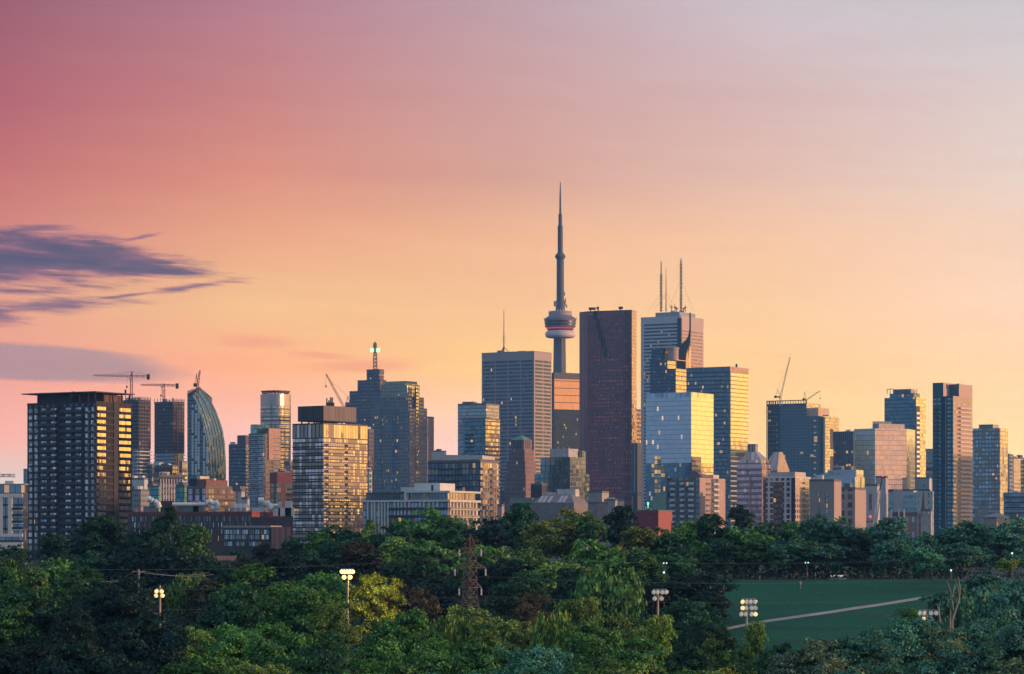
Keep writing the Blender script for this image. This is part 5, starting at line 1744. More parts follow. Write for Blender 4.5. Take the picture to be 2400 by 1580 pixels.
b.slabs(q0, q1, .0, 1.0, zs, 1.6, [CONC, GUARD], 0, .7, 'floor_slab')
q0, q1 = b.pt(1, -.012), b.pt(.3, -.012)
rack = MB()
LL = (q1 - q0).length
for k in range(16):
    rack.fbox(q0, q1, LL * k / 15 - .3, LL * k / 15 + .3, b.z(949), b.z(938), 0, .6)
rack.fbox(q0, q1, 0, LL, b.z(938) + .002, b.z(936), 0, .6)
rack.build('roof_screen', DARKSTEEL, b.root)
(A, B), (C_, D_) = b.faces(b.fp(0, 1, 0, 1))
b.slabs(A, B, .83, .87, frange(b.g + 70, b.z(984), 7.2), .4, [plain('pale_lamp_box', (.5, .42, .3), .5, 0, 0, emit=(1, .7, .4), es=.16), GUARD], 0, 1.6, 'window_light')
b.slabs(A, B, .17, .185, frange(b.g + 60, b.z(984), 7.2), .5, [plain('pale_lamp_box', (.5, .42, .3), .5, 0, 0, emit=(1, .7, .4), es=.16), GUARD], 0, 2.4, 'window_light')
mb = MB()
for y0, y1 in ((1046, 1004), (1098, 1068)):
    LL2 = (D_ - C_).length
    mb.fbox(C_, D_, LL2 * .42, LL2 * .62, b.z(y0 + 6), b.z(y1), 0, .25)
mb.build('dark_slot', plain('slot_dark', (.05, .05, .07), .5), b.root)
b.units(b.fp(.0, .3, .1, .9), b.z(975), 4, (2, 5), 77)
luff_crane('pale crane with steep boom standing on the broad unfinished dark tower', 1829, 932, 1851.5, 837, 3490, -12, None, plain('crane_cream', (.5, .36, .27), .6))
luff_crane('short crane boom just showing behind the roof of the broad unfinished dark tower', 1889, 938, 1922, 916, 3540, -6, 16, plain('crane_cream', (.5, .36, .27), .6))

# ---- dark brown office and mirror block
b = box_tower('office_tower', 'dark ribbed office block with amber windows beside the pink mirrored block', 1953, 2000, 2012, 1013, 2750, facade('ribbed_dark', (.10, .10, .12), (.12, .13, .15), 2.6, 4.2, .12, .25, .85, lit=.12, lits=.8, litc=(1, .65, .3)), facade('ribbed_side', (.2, .15, .14), (.3, .24, .2), 2.6, 4.2, .12, .25, .85, lit=.05), units=2)
b.body('ribbed_attic', b.fp(-.01, 1.01, -.01, 1.01), b.top - 9, b.top + .4, facade('rib_attic', (.13, .13, .16), (.07, .07, .09), 2.0, 60, .25, .01, 1, lit=0, metal=.3))
Ym_ = 2300
t = thing('office_tower', 'faceted mirror-glass block with teal, pink and gold faces, under the tower with glowing balconies', 'office tower', (P(2075, HY, Ym_).x, Ym_ + 20, 37.5))
ch = [(2003, Ym_ + 14), (2051, Ym_), (2125, Ym_ + 12), (2145, Ym_ + 36)]
fp_ = [P(x, HY, Y).to_2d() for x, Y in ch]
fp_ += [fp_[3] + Vector((-14, 30)), fp_[0] + Vector((4, 44))]
zt = ZC + (HY - 1004) / F * Ym_
M1 = facade('mirror_teal', (.2, .26, .28), (.42, .58, .6), 2.0, 3.9, .05, .06, .95, lit=.006, tilt=.008, blind=0, vary=.12)
M2 = facade('mirror_pink_sky', (.5, .38, .34), (.95, .82, .76), 2.0, 3.9, .06, .06, .95, lit=0, tilt=.02, blind=0, vary=.1)  # pink and yellow of the mirrored sky are put into the glass
M3 = facade('mirror_yellow_sky', (.6, .48, .28), (1, .92, .62), 2.0, 3.9, .05, .06, .95, lit=0, tilt=.01, blind=0, vary=.06)
mb = MB()
mb.prism(fp_, 37.5, zt, [0, 1, 2, 2, 0, 0], 3)
mb.build('glass_walls', [M1, M2, M3, GRAVEL], t)
Z = lambda y: ZC + (HY - y) / F * (Ym_ + 20)
q = [P(2046, HY, Ym_ + 16).to_2d(), P(2060, HY, Ym_ + 12).to_2d(), P(2120, HY, Ym_ + 26).to_2d(), P(2100, HY, Ym_ + 44).to_2d()]
mb = MB()
mb.prism(q, zt, Z(994), [0, 1, 1, 0], 0)
mb.build('roof_box', [plain('grey_lilac', (.3, .3, .34), .7), plain('peach_box', (.6, .47, .38), .7)], t)
q = [P(2045, HY, Ym_ + 24).to_2d(), P(2090, HY, Ym_ + 30).to_2d(), P(2090, HY, Ym_ + 44).to_2d(), P(2045, HY, Ym_ + 40).to_2d()]
mb = MB()
mb.prism(q, zt, Z(987), 0, 0)
mb.build('lift_house', plain('grey_lilac', (.3, .3, .34), .7), t)

# ---- tower with a column of glowing balconies
b = Bld('apartment_tower', 'dark tower with a column of glowing balconies and a sunset-lit yellow side wall', 2073, 2147, 2170, 2650, 'apartments', 31)
zt = b.z(931)
TD = facade('hazed_dark', (.06, .115, .145), (.17, .28, .33), 2.0, 3.4, .05, .12, .9, lit=.02, tilt=.012)  # wall raised towards teal to stand for haze
b.body('tower_walls', b.fp(), b.g, zt, TD, facade('sunset_glow_side', (.75, .52, .3), (.9, .75, .45), 4, 3.4, .03, .15, .97, lit=.02, tilt=.01))  # golden light put into the side's wall and glass colours
b.body('setback', b.fp(.1, .86, .08, .7), zt, b.z(921), TD, TD)
b.body('crown', b.fp(.2, .75, .1, .6), b.z(921), b.z(911), plain('slate_blue', (.12, .16, .2), .6), plain('peach_panel2', (.55, .4, .28), .7))
(A, B), (C_, D_) = b.faces(b.fp())
mb = MB()
for u, v in ((.95, .1), (.85, .1), (.2, .1), (.1, .4), (.75, .1)):
    p = b.pt(u, v)
    mb.beam((p.x, p.y, b.z(921)), (p.x, p.y, b.z(910)), .5)
p, p2 = b.pt(.95, .1), b.pt(.75, .1)
mb.beam((p.x, p.y, b.z(910)), (p2.x, p2.y, b.z(910)), .5)
mb.build('roof_frame', STEEL, b.root)
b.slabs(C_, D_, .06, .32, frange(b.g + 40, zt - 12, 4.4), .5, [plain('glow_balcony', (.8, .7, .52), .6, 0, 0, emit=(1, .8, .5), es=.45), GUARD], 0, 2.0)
mb = MB()
LL = (D_ - C_).length
mb.fbox(C_, D_, 0, LL * .38, b.g, zt - 8, -.1, .2)
mb.build('dark_column', plain('brown_column', (.12, .09, .09), .7), b.root)
b.slabs(A, B, .0, .97, frange(b.g + 40, zt - 6, 6.8), .35, [plain('blue_ledge', (.14, .2, .24), .6), GUARD], 0, .5, 'floor_ledge')
b = box_tower('office_building', 'pale striped slab in the gap between the yellow-walled tower and the tall teal slab', 2166, 2186, 2192, 1054, 2900, facade('pale_stripe', (.36, .38, .42), (.2, .25, .3), 40, 6.5, 0, .4, .95, lit=0), cat='building', units=0, ang=10, dep=20)
b.body('plain_top', b.fp(-.01, 1.01, -.01, 1.01), b.z(1084), b.top + .3, plain('grey_blue', (.3, .33, .38), .7))

# ---- tall teal and peach slab
b = Bld('apartment_tower', 'tall slab with dark teal front and peach side full of white balconies', 2186, 2234, 2279, 1900, 'apartments', 35)
f = b.fp()
zt = b.z(928)
TF = facade('hazed_teal_slab', (.045, .115, .15), (.2, .36, .42), 3.4, 2.8, .12, .3, .85, lit=.012, blind=.2, metal=.7)  # front colour lifted to a lighter teal in place of haze
PS = facade('peach_sunlit_slab', (.60, .41, .33), (.5, .38, .32), 3.2, 2.8, .2, .25, .8, lit=.03, blind=.1)  # low sun's warmth put into the side wall colour
b.body('walls', f, b.g, zt, TF, PS)
b.body('raised_box', b.fp(.48, 1, 0, 1.0), zt, b.z(896), plain('teal_box', (.05, .13, .17), .6, 0, .1), plain('peach_box2', (.62, .43, .34), .75, 0, .06))
b.body('raised_box', b.fp(.0, .479, .3, 1.0), zt, b.z(899), plain('teal_box', (.05, .13, .17), .6, 0, .1), plain('peach_box2', (.62, .43, .34), .75, 0, .06))
zs = frange(b.g + 4, zt - 6, 2.8)
(A, B), (C_, D_) = b.faces(f)
b.slabs(C_, D_, .3, .92, zs, 1.4, [plain('white_pink', (.66, .56, .52), .7), plain('white_pink_guard', (.62, .52, .48), .5, .1, 0)], .95)
b.slabs(A, B, .03, .3, zs, .9, [plain('teal_slab_edge', (.16, .26, .3), .7), GUARD], .8)
mb = MB()
LL = (B - A).length
mb.fbox(A, B, LL * .4, LL * .62, b.g, zt - .5, 0, .3)
mb.build('dark_stripe', plain('teal_stripe', (.022, .055, .085), .5, .1), b.root)
mb = MB()
mb.fbox(A, B, LL * .635, LL * .665, b.g, zt - 2, 0, .5)
mb.build('copper_stripe', plain('copper_stripe', (.4, .28, .24), .5), b.root)
for s_ in (.15, .45):
    mb = MB()
    LL2 = (D_ - C_).length
    mb.fbox(b.pt(.48, 0), b.pt(.48, 1), LL2 * s_, LL2 * (s_ + .05), b.z(910), b.z(899), 0, .06)
    mb.build('slot_window', DARKSTEEL, b.root)
b.units(f, b.z(899), 3, (1, 3), 41)

# ---- hazy grey-teal tower at the edge
b = Bld('apartment_tower', 'hazy grey-teal apartment tower with one golden strip of bays near the photo edge', 2278, 2344, 2362, 2050, 'apartments', 31)
f = b.fp()
zt = b.z(1003)
HZ = facade('hazy_front', (.22, .22, .24), (.42, .52, .54), 2.5, 2.9, .12, .25, .9, lit=.03, litc=(1, .85, .6), lits=.7, blind=.3, tilt=.02)
b.body('walls', f, b.g, zt, HZ, facade('hazy_gold', (.5, .38, .3), (.95, .75, .4), 3.2, 2.9, .14, .1, .9, lit=.05, tilt=.02))
b.body('penthouse', b.fp(.28, .78, .1, .8), zt, b.z(994), plain('grey_mauve', (.2, .2, .24), .7), plain('peach_panel2', (.55, .4, .28), .7))
b.body('mauve_strip', b.fp(.1, .3, -.008, .02), b.g, zt - 4, facade('mauve_bays', (.25, .19, .21), (.4, .4, .44), 2.5, 2.9, .15, .3, .85, lit=.02))
b = box_tower('apartment_building', 'grey balcony block half hidden behind the hazy grey-teal tower', 2352, 2366, 2375, 1067, 2300, facade('grey_balc', (.3, .3, .33), (.3, .36, .4), 3, 3.2, .1, .4, .9, lit=.02), cat='apartments', units=1)
b = box_tower('apartment_building', 'sunlit cream block on the photo edge above the low teal block', 2368, 2376, 2402, 1074, 2500, facade('cream_front', (.4, .36, .32), G_TEAL, 3, 3.4, .2, .25, .8), facade('cream_side', (.75, .58, .38), (.5, .42, .3), 3, 3.4, .22, .25, .75, lit=.03), cat='apartments', units=3)
b = box_tower('apartment_building', 'dark teal tower cut off by the photo edge', 2392, 2404, 2420, 1081, 2420, facade('edge_teal', (.1, .16, .2), G_TEAL, 3, 3.4, .1, .25, .9), cat='apartments', units=1)
b = Bld('apartment_building', 'low teal glass block with long balconies at the edge of the photo', 2352, 2440, 2450, 1700, 'apartments', 12, 22)
f = b.fp()
b.body('walls', f, b.g, b.z(1154), facade('low_teal', (.18, .26, .28), (.28, .42, .45), 2.4, 3.1, .06, .2, .95, lit=.02, blind=.15))
b.slabs(f[0], f[1], .02, .98, frange(b.g + 3.5, b.z(1160), 3.1), 1.4, [plain('pale_teal_slab', (.42, .48, .5), .7), GUARD], .85)
b.units(f, b.z(1154), 4, (2, 4), 51)

# ---- low fronts along the trees on the right
b = box_tower('office_building', 'windowless beige block with two columns of small dark openings', 1897, 1955, 1972, 1127, 1500, plain('beige_wall', (.34, .28, .27), .9, 0, .08), plain('beige_wall_sunlit', (.46, .34, .3), .9, 0, .08), cat='building', ang=22, units=1)  # right wall repeats the beige, lighter and warmer to look sunlit
b.wins(b.f[0], b.f[1], [(.36, .44), (.66, .74)], [b.z(y) for y in (1164, 1177, 1190, 1203)], 2.2, WINM, .07)
b = box_tower('office_building', 'beige block with a regular grid of square windows beside the windowless one', 1966, 2004, 2030, 1146, 1530, facade('square_grid', (.42, .33, .31), (.16, .2, .24), 4.0, 4.3, .2, .2, .85, lit=.02, metal=.6, blind=.2), plain('beige_wall_sunlit', (.46, .34, .3), .9, 0, .08), cat='building', ang=20, units=2)
b = Bld('hall_building', 'modern white block with a curved glass canopy behind the windowless beige block', 1890, 2004, 2026, 2100, 'building', 26)
f = b.fp()
b.body('walls', f, b.g, b.z(1118), facade('modern_white', (.55, .56, .6), (.4, .5, .56), 5, 5, .08, .3, .8, lit=.03), facade('modern_gold', (.6, .5, .38), (1, .85, .5), 4, 20, .12, .1, .9, lit=0))
b.body('upper_block', b.fp(.0, .58, .1, .9), b.z(1118), b.z(1101), facade('modern_white', (.55, .56, .6), (.4, .5, .56), 5, 5, .08, .3, .8, lit=.03), facade('modern_gold', (.6, .5, .38), (1, .85, .5), 4, 20, .12, .1, .9, lit=0))
mb = MB()
A, B = b.pt(1.0, .2), b.pt(.45, .2)
A2, B2 = b.pt(1.0, .9), b.pt(.45, .9)
prev = None
for i in range(9):
    k = i / 8.0
    zz = b.z(1122) + (b.z(1105) - b.z(1122)) * math.sin(k * math.pi / 2)
    p, p2 = A.lerp(B, k), A2.lerp(B2, k)
    if prev:
        mb.face([(*prev[0], prev[2]), (*p, zz), (*p2, zz), (*prev[1], prev[2])], [(i * 4, .5), (i * 4 + 4, .5), (i * 4 + 4, 9), (i * 4, 9)])
        mb.face([(*prev[0], b.z(1124)), (*p, b.z(1124)), (*p, zz), (*prev[0], prev[2])], [(i * 4, .5), (i * 4 + 4, .5), (i * 4 + 4, 9), (i * 4, 9)])
    prev = (p, p2, zz)
mb.build('curved_canopy', facade('canopy_glass', (.5, .52, .52), (.35, .5, .5), 4, 10, .06, .0, 2, lit=0), b.root)
b.units(b.fp(.0, .5, .2, .9), b.z(1101), 3, (3, 7), 61)
b = box_tower('office_building', 'plain white tower block with a tall grey window slot, beside the leaning site crane', 2028, 2056, 2062, 1138, 1600, plain('cool_white', (.52, .48, .5), .8, 0, .05), cat='building', ang=14, units=0, dep=12)
mb = MB()
LL = (b.f[1] - b.f[0]).length
mb.fbox(b.f[0], b.f[1], LL * .3, LL * .55, b.z(1196), b.z(1157), 0, .08)
mb.build('window_slot', facade('slot_glass', (.2, .22, .26), (.35, .4, .45), 2, 3, .08, .1, .9, lit=0), b.root)
b = box_tower('office_building', 'blank lilac lift block above the roof of the plain white tower block', 2052, 2076, 2080, 1119, 1700, plain('lilac_block', (.46, .42, .45), .8, 0, .05), cat='building', ang=14, units=0, dep=12)
def site_crane():
    Y = 1480
    p = P(2046, 1222, Y)
    tip = P(2068.5, 1117, Y)
    t = thing('site_crane', 'thin white crane boom leaning past the plain white block, red lamp at its tip', 'crane', P(2046, 1226, Y))
    wh = plain('crane_white', (.6, .52, .5), .6)
    mb = MB()
    mb.lattice(p - Vector((0, 0, 8)), p.lerp(tip, .7), 2.0, 18, .3, 0, 1.2)
    mb.build('boom', wh, t)
    mb = MB()
    mb.beam(p.lerp(tip, .7), tip, .55)
    mb.build('fly_jib', DARKSTEEL, t)
    mb = MB()
    q = P(2030, 1224, Y)
    mb.beam(q, P(2042, 1206, Y), .35)
    mb.beam(q, p, .8)
    mb.build('gantry', plain('crane_red2', (.45, .12, .12), .6), t)
    for (x, y, r_) in ((2068.5, 1115.5, .5), (2039.6, 1211, .75)):
        c = P(x, y, Y - 1.5)
        mb = MB()
        mb.lathe((c.x, c.y), [(.05, c.z - r_), (r_ * .7, c.z - r_ * .7), (r_, c.z), (r_ * .7, c.z + r_ * .7), (.05, c.z + r_)], 12)
        mb.build('warning_lamp', plain('red_lamp', (.5, .05, .08), .4, 0, 0, emit=(1, .06, .08), es=1.5), t)
site_crane()
b = Bld('office_building', 'long low office with pale teal window bands split by a lilac wall', 2058, 2180, 2190, 1750, 'building', 8, 24)
f = b.fp()
zt = b.z(1149)
b.body('walls', f, b.g, zt, facade('band_office', (.42, .48, .48), (.25, .42, .44), 3.0, 3.7, .03, .45, .95, lit=.02, litc=(1, .9, .5)))
mb = MB()
LL = (f[1] - f[0]).length
mb.fbox(f[0], f[1], LL * .30, LL * .47, b.g, zt + .3, 0, .8)
mb.build('lilac_wall', plain('lilac_wall', (.46, .42, .46), .8, 0, .06), b.root)
b.roof(f, zt, plain('dark_coping', (.04, .035, .045), .8), .5)
b = Bld('office_building', 'pale stone office with narrow windows right behind the dark church spire', 2148, 2186, 2194, 1680, 'building', 10, 20)
b.body('walls', b.fp(), b.g, b.z(1151), facade('pale_narrow', (.44, .46, .42), (.3, .4, .4), 2.8, 4.2, .34, .2, .8, lit=.02))
b = box_tower('office_building', 'grey block with a ribbed centre and white flank behind the dark church spire', 2144, 2178, 2188, 1121, 2300, facade('grey_ribs', (.3, .31, .35), (.14, .13, .16), 2.2, 60, .3, .05, .6, lit=0, metal=.3), WHITE, cat='building', units=0, ang=20)
# church spire
Ys_ = 1560
q = P(2165, HY, Ys_)
t = thing('church_spire', 'slender dark church spire with a finial, before the pale stone office', 'church', (q.x, Ys_, 37.5))
sz = lambda y: ZC + (HY - y) / F * Ys_
mb = MB()
mb.lathe((q.x, q.y), [(1.8, 37.5), (1.8, sz(1206)), (1.2, sz(1188)), (.55, sz(1160)), (.1, sz(1145))], 8)
mb.build('spire', plain('spire_slate', (.04, .07, .09), .6), t)
mb = MB()
mb.beam((q.x, q.y, sz(1147)), (q.x, q.y, sz(1135)), .25)
mb.beam((q.x - .5, q.y, sz(1138)), (q.x + .5, q.y, sz(1138)), .3)
mb.build('finial', DARKSTEEL, t)
mb = MB()
p0, p1 = P(2158, HY, Ys_ + 3), P(2174, HY, Ys_ + 3)
mb.prism([p0.to_2d(), p1.to_2d(), p1.to_2d() + Vector((0, 8)), p0.to_2d() + Vector((0, 8))], 37.5, sz(1203), 0)
mb.build('nave', plain('church_brick', (.2, .12, .11), .9), t)
b = box_tower('townhouse_row', 'row of maroon-roofed brick townhouses at the foot of the dark church spire', 2088, 2150, 2158, 1205, 1380, facade('maroon_town', (.28, .2, .19), (.5, .5, .5), 3.0, 3.5, .3, .1, .8, lit=.04), cat='houses', ang=8, dep=12, units=0)
mb = MB()
z0 = b.top
q = b.fp(-.02, 1.02, -.05, 1.05)
r = [b.pt(1.02, .5), b.pt(-.02, .5)]
zr = b.z(1199)
mb.face([(*q[0], z0), (*q[1], z0), (*r[1], zr), (*r[0], zr)])
mb.face([(*q[2], z0), (*q[3], z0), (*r[0], zr), (*r[1], zr)])
mb.face([(*q[1], z0), (*q[2], z0), (*r[1], zr)])
mb.face([(*q[3], z0), (*q[0], z0), (*r[0], zr)])
mb.build('maroon_roof', plain('maroon_tiles', (.14, .055, .065), .85), b.root)
for s_ in (.02, .33, .55):
    mb = MB()
    p = b.pt(1 - s_ * .9, .0)
    mb.beam((p.x, p.y - .6, b.g), (p.x, p.y - .6, z0 + 2.4), .7)
    mb.build('white_party_wall', WHITE, b.root)
b = box_tower('house', 'beige end house with dark windows between the church spire and the tall teal slab', 2158, 2182, 2186, 1197, 1350, plain('beige_house', (.44, .38, .35), .85), cat='house', ang=12, units=0, dep=10)
b.wins(b.f[0], b.f[1], [(.76, .82), (.1, .16)], [b.z(1212), b.z(1205)], 1.2, WINM, .07)
b = Bld('hall_building', 'pinkish brick villa with a grey hipped roof above the tree line', 2304, 2335, 2368, 1250, 'house', 38)
f = b.fp()
z0 = b.z(1212)
b.body('walls', f, b.g, z0, facade('villa_front', (.36, .27, .25), (.3, .32, .36), 3.0, 3.6, .32, .2, .75, lit=.05), facade('villa_side', (.55, .36, .3), (.3, .3, .32), 3.0, 3.6, .34, .25, .7, lit=.05))
mb = MB()
q = b.fp(-.06, 1.06, -.06, 1.06)
ap = [b.pt(.6, .5), b.pt(.4, .5)]
zr = b.z(1202)
mb.face([(*q[0], z0 + .02), (*q[1], z0 + .02), (*ap[1], zr), (*ap[0], zr)])
mb.face([(*q[1], z0 + .02), (*q[2], z0 + .02), (*ap[1], zr)])
mb.face([(*q[2], z0 + .02), (*q[3], z0 + .02), (*ap[0], zr), (*ap[1], zr)])
mb.face([(*q[3], z0 + .02), (*q[0], z0 + .02), (*ap[0], zr)])
mb.build('hipped_roof', plain('grey_slates', (.22, .22, .24), .8), b.root)
b.body('side_wing', b.fp(-.1, .5, .5, 1.3), b.g, z0 - 2.5, plain('pink_wall', (.55, .36, .3), .85))
b = box_tower('house', 'little white house beyond the villa with the grey hipped roof', 2366, 2390, 2396, 1216, 1450, plain('hazy_white', (.5, .46, .46), .85), cat='house', ang=20, units=1)

# ---- unseen blocks added to be mirrored in the side walls and to shade them
for x, y, w, dd, h, lab in ((905, 1700, 110, 120, 67, 'grey'), (905, 1400, 80, 60, 52, 'brown'), (1010, 2785, 45, 45, 140, 'tan'), (1090, 3000, 60, 60, 80, 'slate'), (1190, 3465, 80, 70, 136, 'dim'), (880, 4500, 50, 50, 170, 'buff'),
                            (1500, 3700, 70, 80, 120, 'dusky'), (1210, 2780, 70, 50, 96, 'umber'), (1700, 3200, 90, 60, 100, 'ashen'), (1560, 4500, 90, 90, 150, 'sooty'), (640, 1760, 50, 40, 44, 'muted'), (1150, 2100, 60, 60, 60, 'clay'), (864, 1822, 60, 50, 94, 'pale'), (835, 1160, 70, 60, 78, 'russet')):
    t = thing('office_tower', lab + ' added block out of view, mirrored in and shading the skyline', 'office tower', (x, y, 37.5))
    c = Vector((x, y))
    u_, v_ = Vector((math.cos(R(-31)), math.sin(R(-31)))), Vector((math.sin(R(31)), math.cos(R(31))))
    mb = MB()
    mb.prism([c - u_ * w / 2 - v_ * dd / 2, c + u_ * w / 2 - v_ * dd / 2, c + u_ * w / 2 + v_ * dd / 2, c - u_ * w / 2 + v_ * dd / 2], 37.5, 37.5 + h, 0, 1)
    mb.build('tower_walls', [facade('unseen_block', (.2, .16, .15), (.2, .2, .22), 3, 3.6, .2, .25, .8, lit=.06), GRAVEL], t)

# ------------------------------------------------------------------ park lawn and path on the far slope
def ground_hit(x, y):
    """Where the line of sight through a photo pixel meets the rising park slope."""
    for k in range(4500, 6400):
        Y = k / 10.0
        if ZC + (HY - y) / F * Y <= gz(0, Y):
            return Vector(((x - 1200) / F * Y, Y, gz(0, Y)))
    return Vector(((x - 1200) / F * 640, 640, 37.5))


def sheet(name, rows, mat, lift):
    mb = MB()
    for (a0, a1), (b0, b1) in zip(rows, rows[1:]):
        n = 12
        for i in range(n):
            p = [a0.lerp(a1, i / n), a0.lerp(a1, (i + 1) / n), b0.lerp(b1, (i + 1) / n), b0.lerp(b1, i / n)]
            q = [Vector((v.x, v.y, gz(v.x, v.y) + lift)) for v in p]
            mb.face(q, [(v.x, v.y) for v in q])
    return tag(mb.build(name, mat), kind='structure')


def lawn_mat():
    mt = bpy.data.materials.new('lawn')
    mt.use_nodes = True
    N = NT(mt.node_tree)
    bs = mt.node_tree.nodes['Principled BSDF']
    tc = N.new('ShaderNodeTexCoord').outputs['Object']
    a, c = N.noise(N.vmath('MULTIPLY', tc, (.6, 2.2, 1)), .03, 5, .62), N.noise(tc, 1.6, 4, .65)
    col = N.ramp(a, [(.36, (.018, .07, .045)), (.5, (.014, .11, .06)), (.6, (.028, .085, .055)), (.72, (.05, .058, .045))])
    f = N.rng(c, .3, .7, .7, 1.3)
    N.put(bs.inputs['Base Color'], N.mix(1.0, col, N.xyz(f, f, f), 'MULTIPLY'))
    bs.inputs['Roughness'].default_value = .9
    bs.inputs['Specular IOR Level'].default_value = .1
    return mt


LAWN = lawn_mat()
ys_ = [490, 505, 520, 535, 550, 565, 580, 590, 600, 606]
rows = []
for Y in ys_:
    rows.append((Vector(((1640 - 1200) / F * Y, Y, 0)), Vector(((2330 - 1200) / F * Y, Y, 0))))
sheet('lawn', rows, LAWN, .06)
pa = [(1690, 1478), (1720, 1471), (1760, 1463), (1800, 1456), (1850, 1449), (1900, 1442), (1950, 1435), (2000, 1427), (2050, 1420), (2100, 1412), (2150, 1404), (2190, 1398)]
prow = []
for x, y in pa:
    prow.append((ground_hit(x, y + 3.4), ground_hit(x, y - 2.6)))
mb = MB()
for (a0, a1), (b0, b1) in zip(prow, prow[1:]):
    up = Vector((0, 0, .1))
    mb.face([a0 + up, b0 + up, b1 + up, a1 + up])
tag(mb.build('path', plain('path_asphalt', (.36, .30, .29), .9, 0, .15, .3)), kind='structure')
# upper park road at the top of the slope
mb = MB()
mb.face([(70, 607, 37.55), (190, 607, 37.55), (190, 613, 37.55), (70, 613, 37.55)])
tag(mb.build('road', plain('park_road', (.12, .11, .11), .9)), kind='structure')

# ------------------------------------------------------------------ trees
def leaf_mat():
    mt = bpy.data.materials.new('foliage')
    mt.use_nodes = True
    t = mt.node_tree
    N = NT(t)
    for n in list(t.nodes):
        t.nodes.remove(n)
    oi = N.new('ShaderNodeObjectInfo')
    tc = N.new('ShaderNodeTexCoord').outputs['Object']
    geo = N.new('ShaderNodeNewGeometry')
    a = N.noise(tc, 5.0, 3, .6)
    rpi = geo.outputs['Random Per Island']
    k = N.math('MULTIPLY', N.rng(a, .3, .7, .6, 1.4), N.math('ADD', .38, N.math('MULTIPLY', N.math('POWER', rpi, 2.2), 1.95)))
    col = N.mix(1.0, oi.outputs['Color'], N.xyz(k, k, k), 'MULTIPLY')
    hue = N.mix(N.rng(rpi, .55, 1.0, 0, .3), col, N.mix(1.0, oi.outputs['Color'], (1.5, 1.25, .6), 'MULTIPLY'))
    df = N.new('ShaderNodeBsdfDiffuse')
    tr = N.new('ShaderNodeBsdfTranslucent')
    N.put(df.inputs[0], hue)
    N.put(tr.inputs[0], N.mix(1.0, hue, (1.1, 1.25, .7), 'MULTIPLY'))
    gl = N.new('ShaderNodeBsdfGlossy')
    N.put(gl.inputs[0], (.6, .65, .7))
    gl.inputs['Roughness'].default_value = .5
    m1, m2 = N.new('ShaderNodeMixShader'), N.new('ShaderNodeMixShader')
    m1.inputs[0].default_value = .3
    t.links.new(df.outputs[0], m1.inputs[1])
    t.links.new(tr.outputs[0], m1.inputs[2])
    m2.inputs[0].default_value = .03
    t.links.new(m1.outputs[0], m2.inputs[1])
    t.links.new(gl.outputs[0], m2.inputs[2])
    o = N.new('ShaderNodeOutputMaterial')
    t.links.new(m2.outputs[0], o.inputs[0])
    return mt


FOL = leaf_mat()
BARK = plain('bark', (.06, .045, .035), .95, 0, .3, 2.0)
PALEBARK = plain('pale_bark', (.30, .24, .21), .9, 0, .2, 1.0)


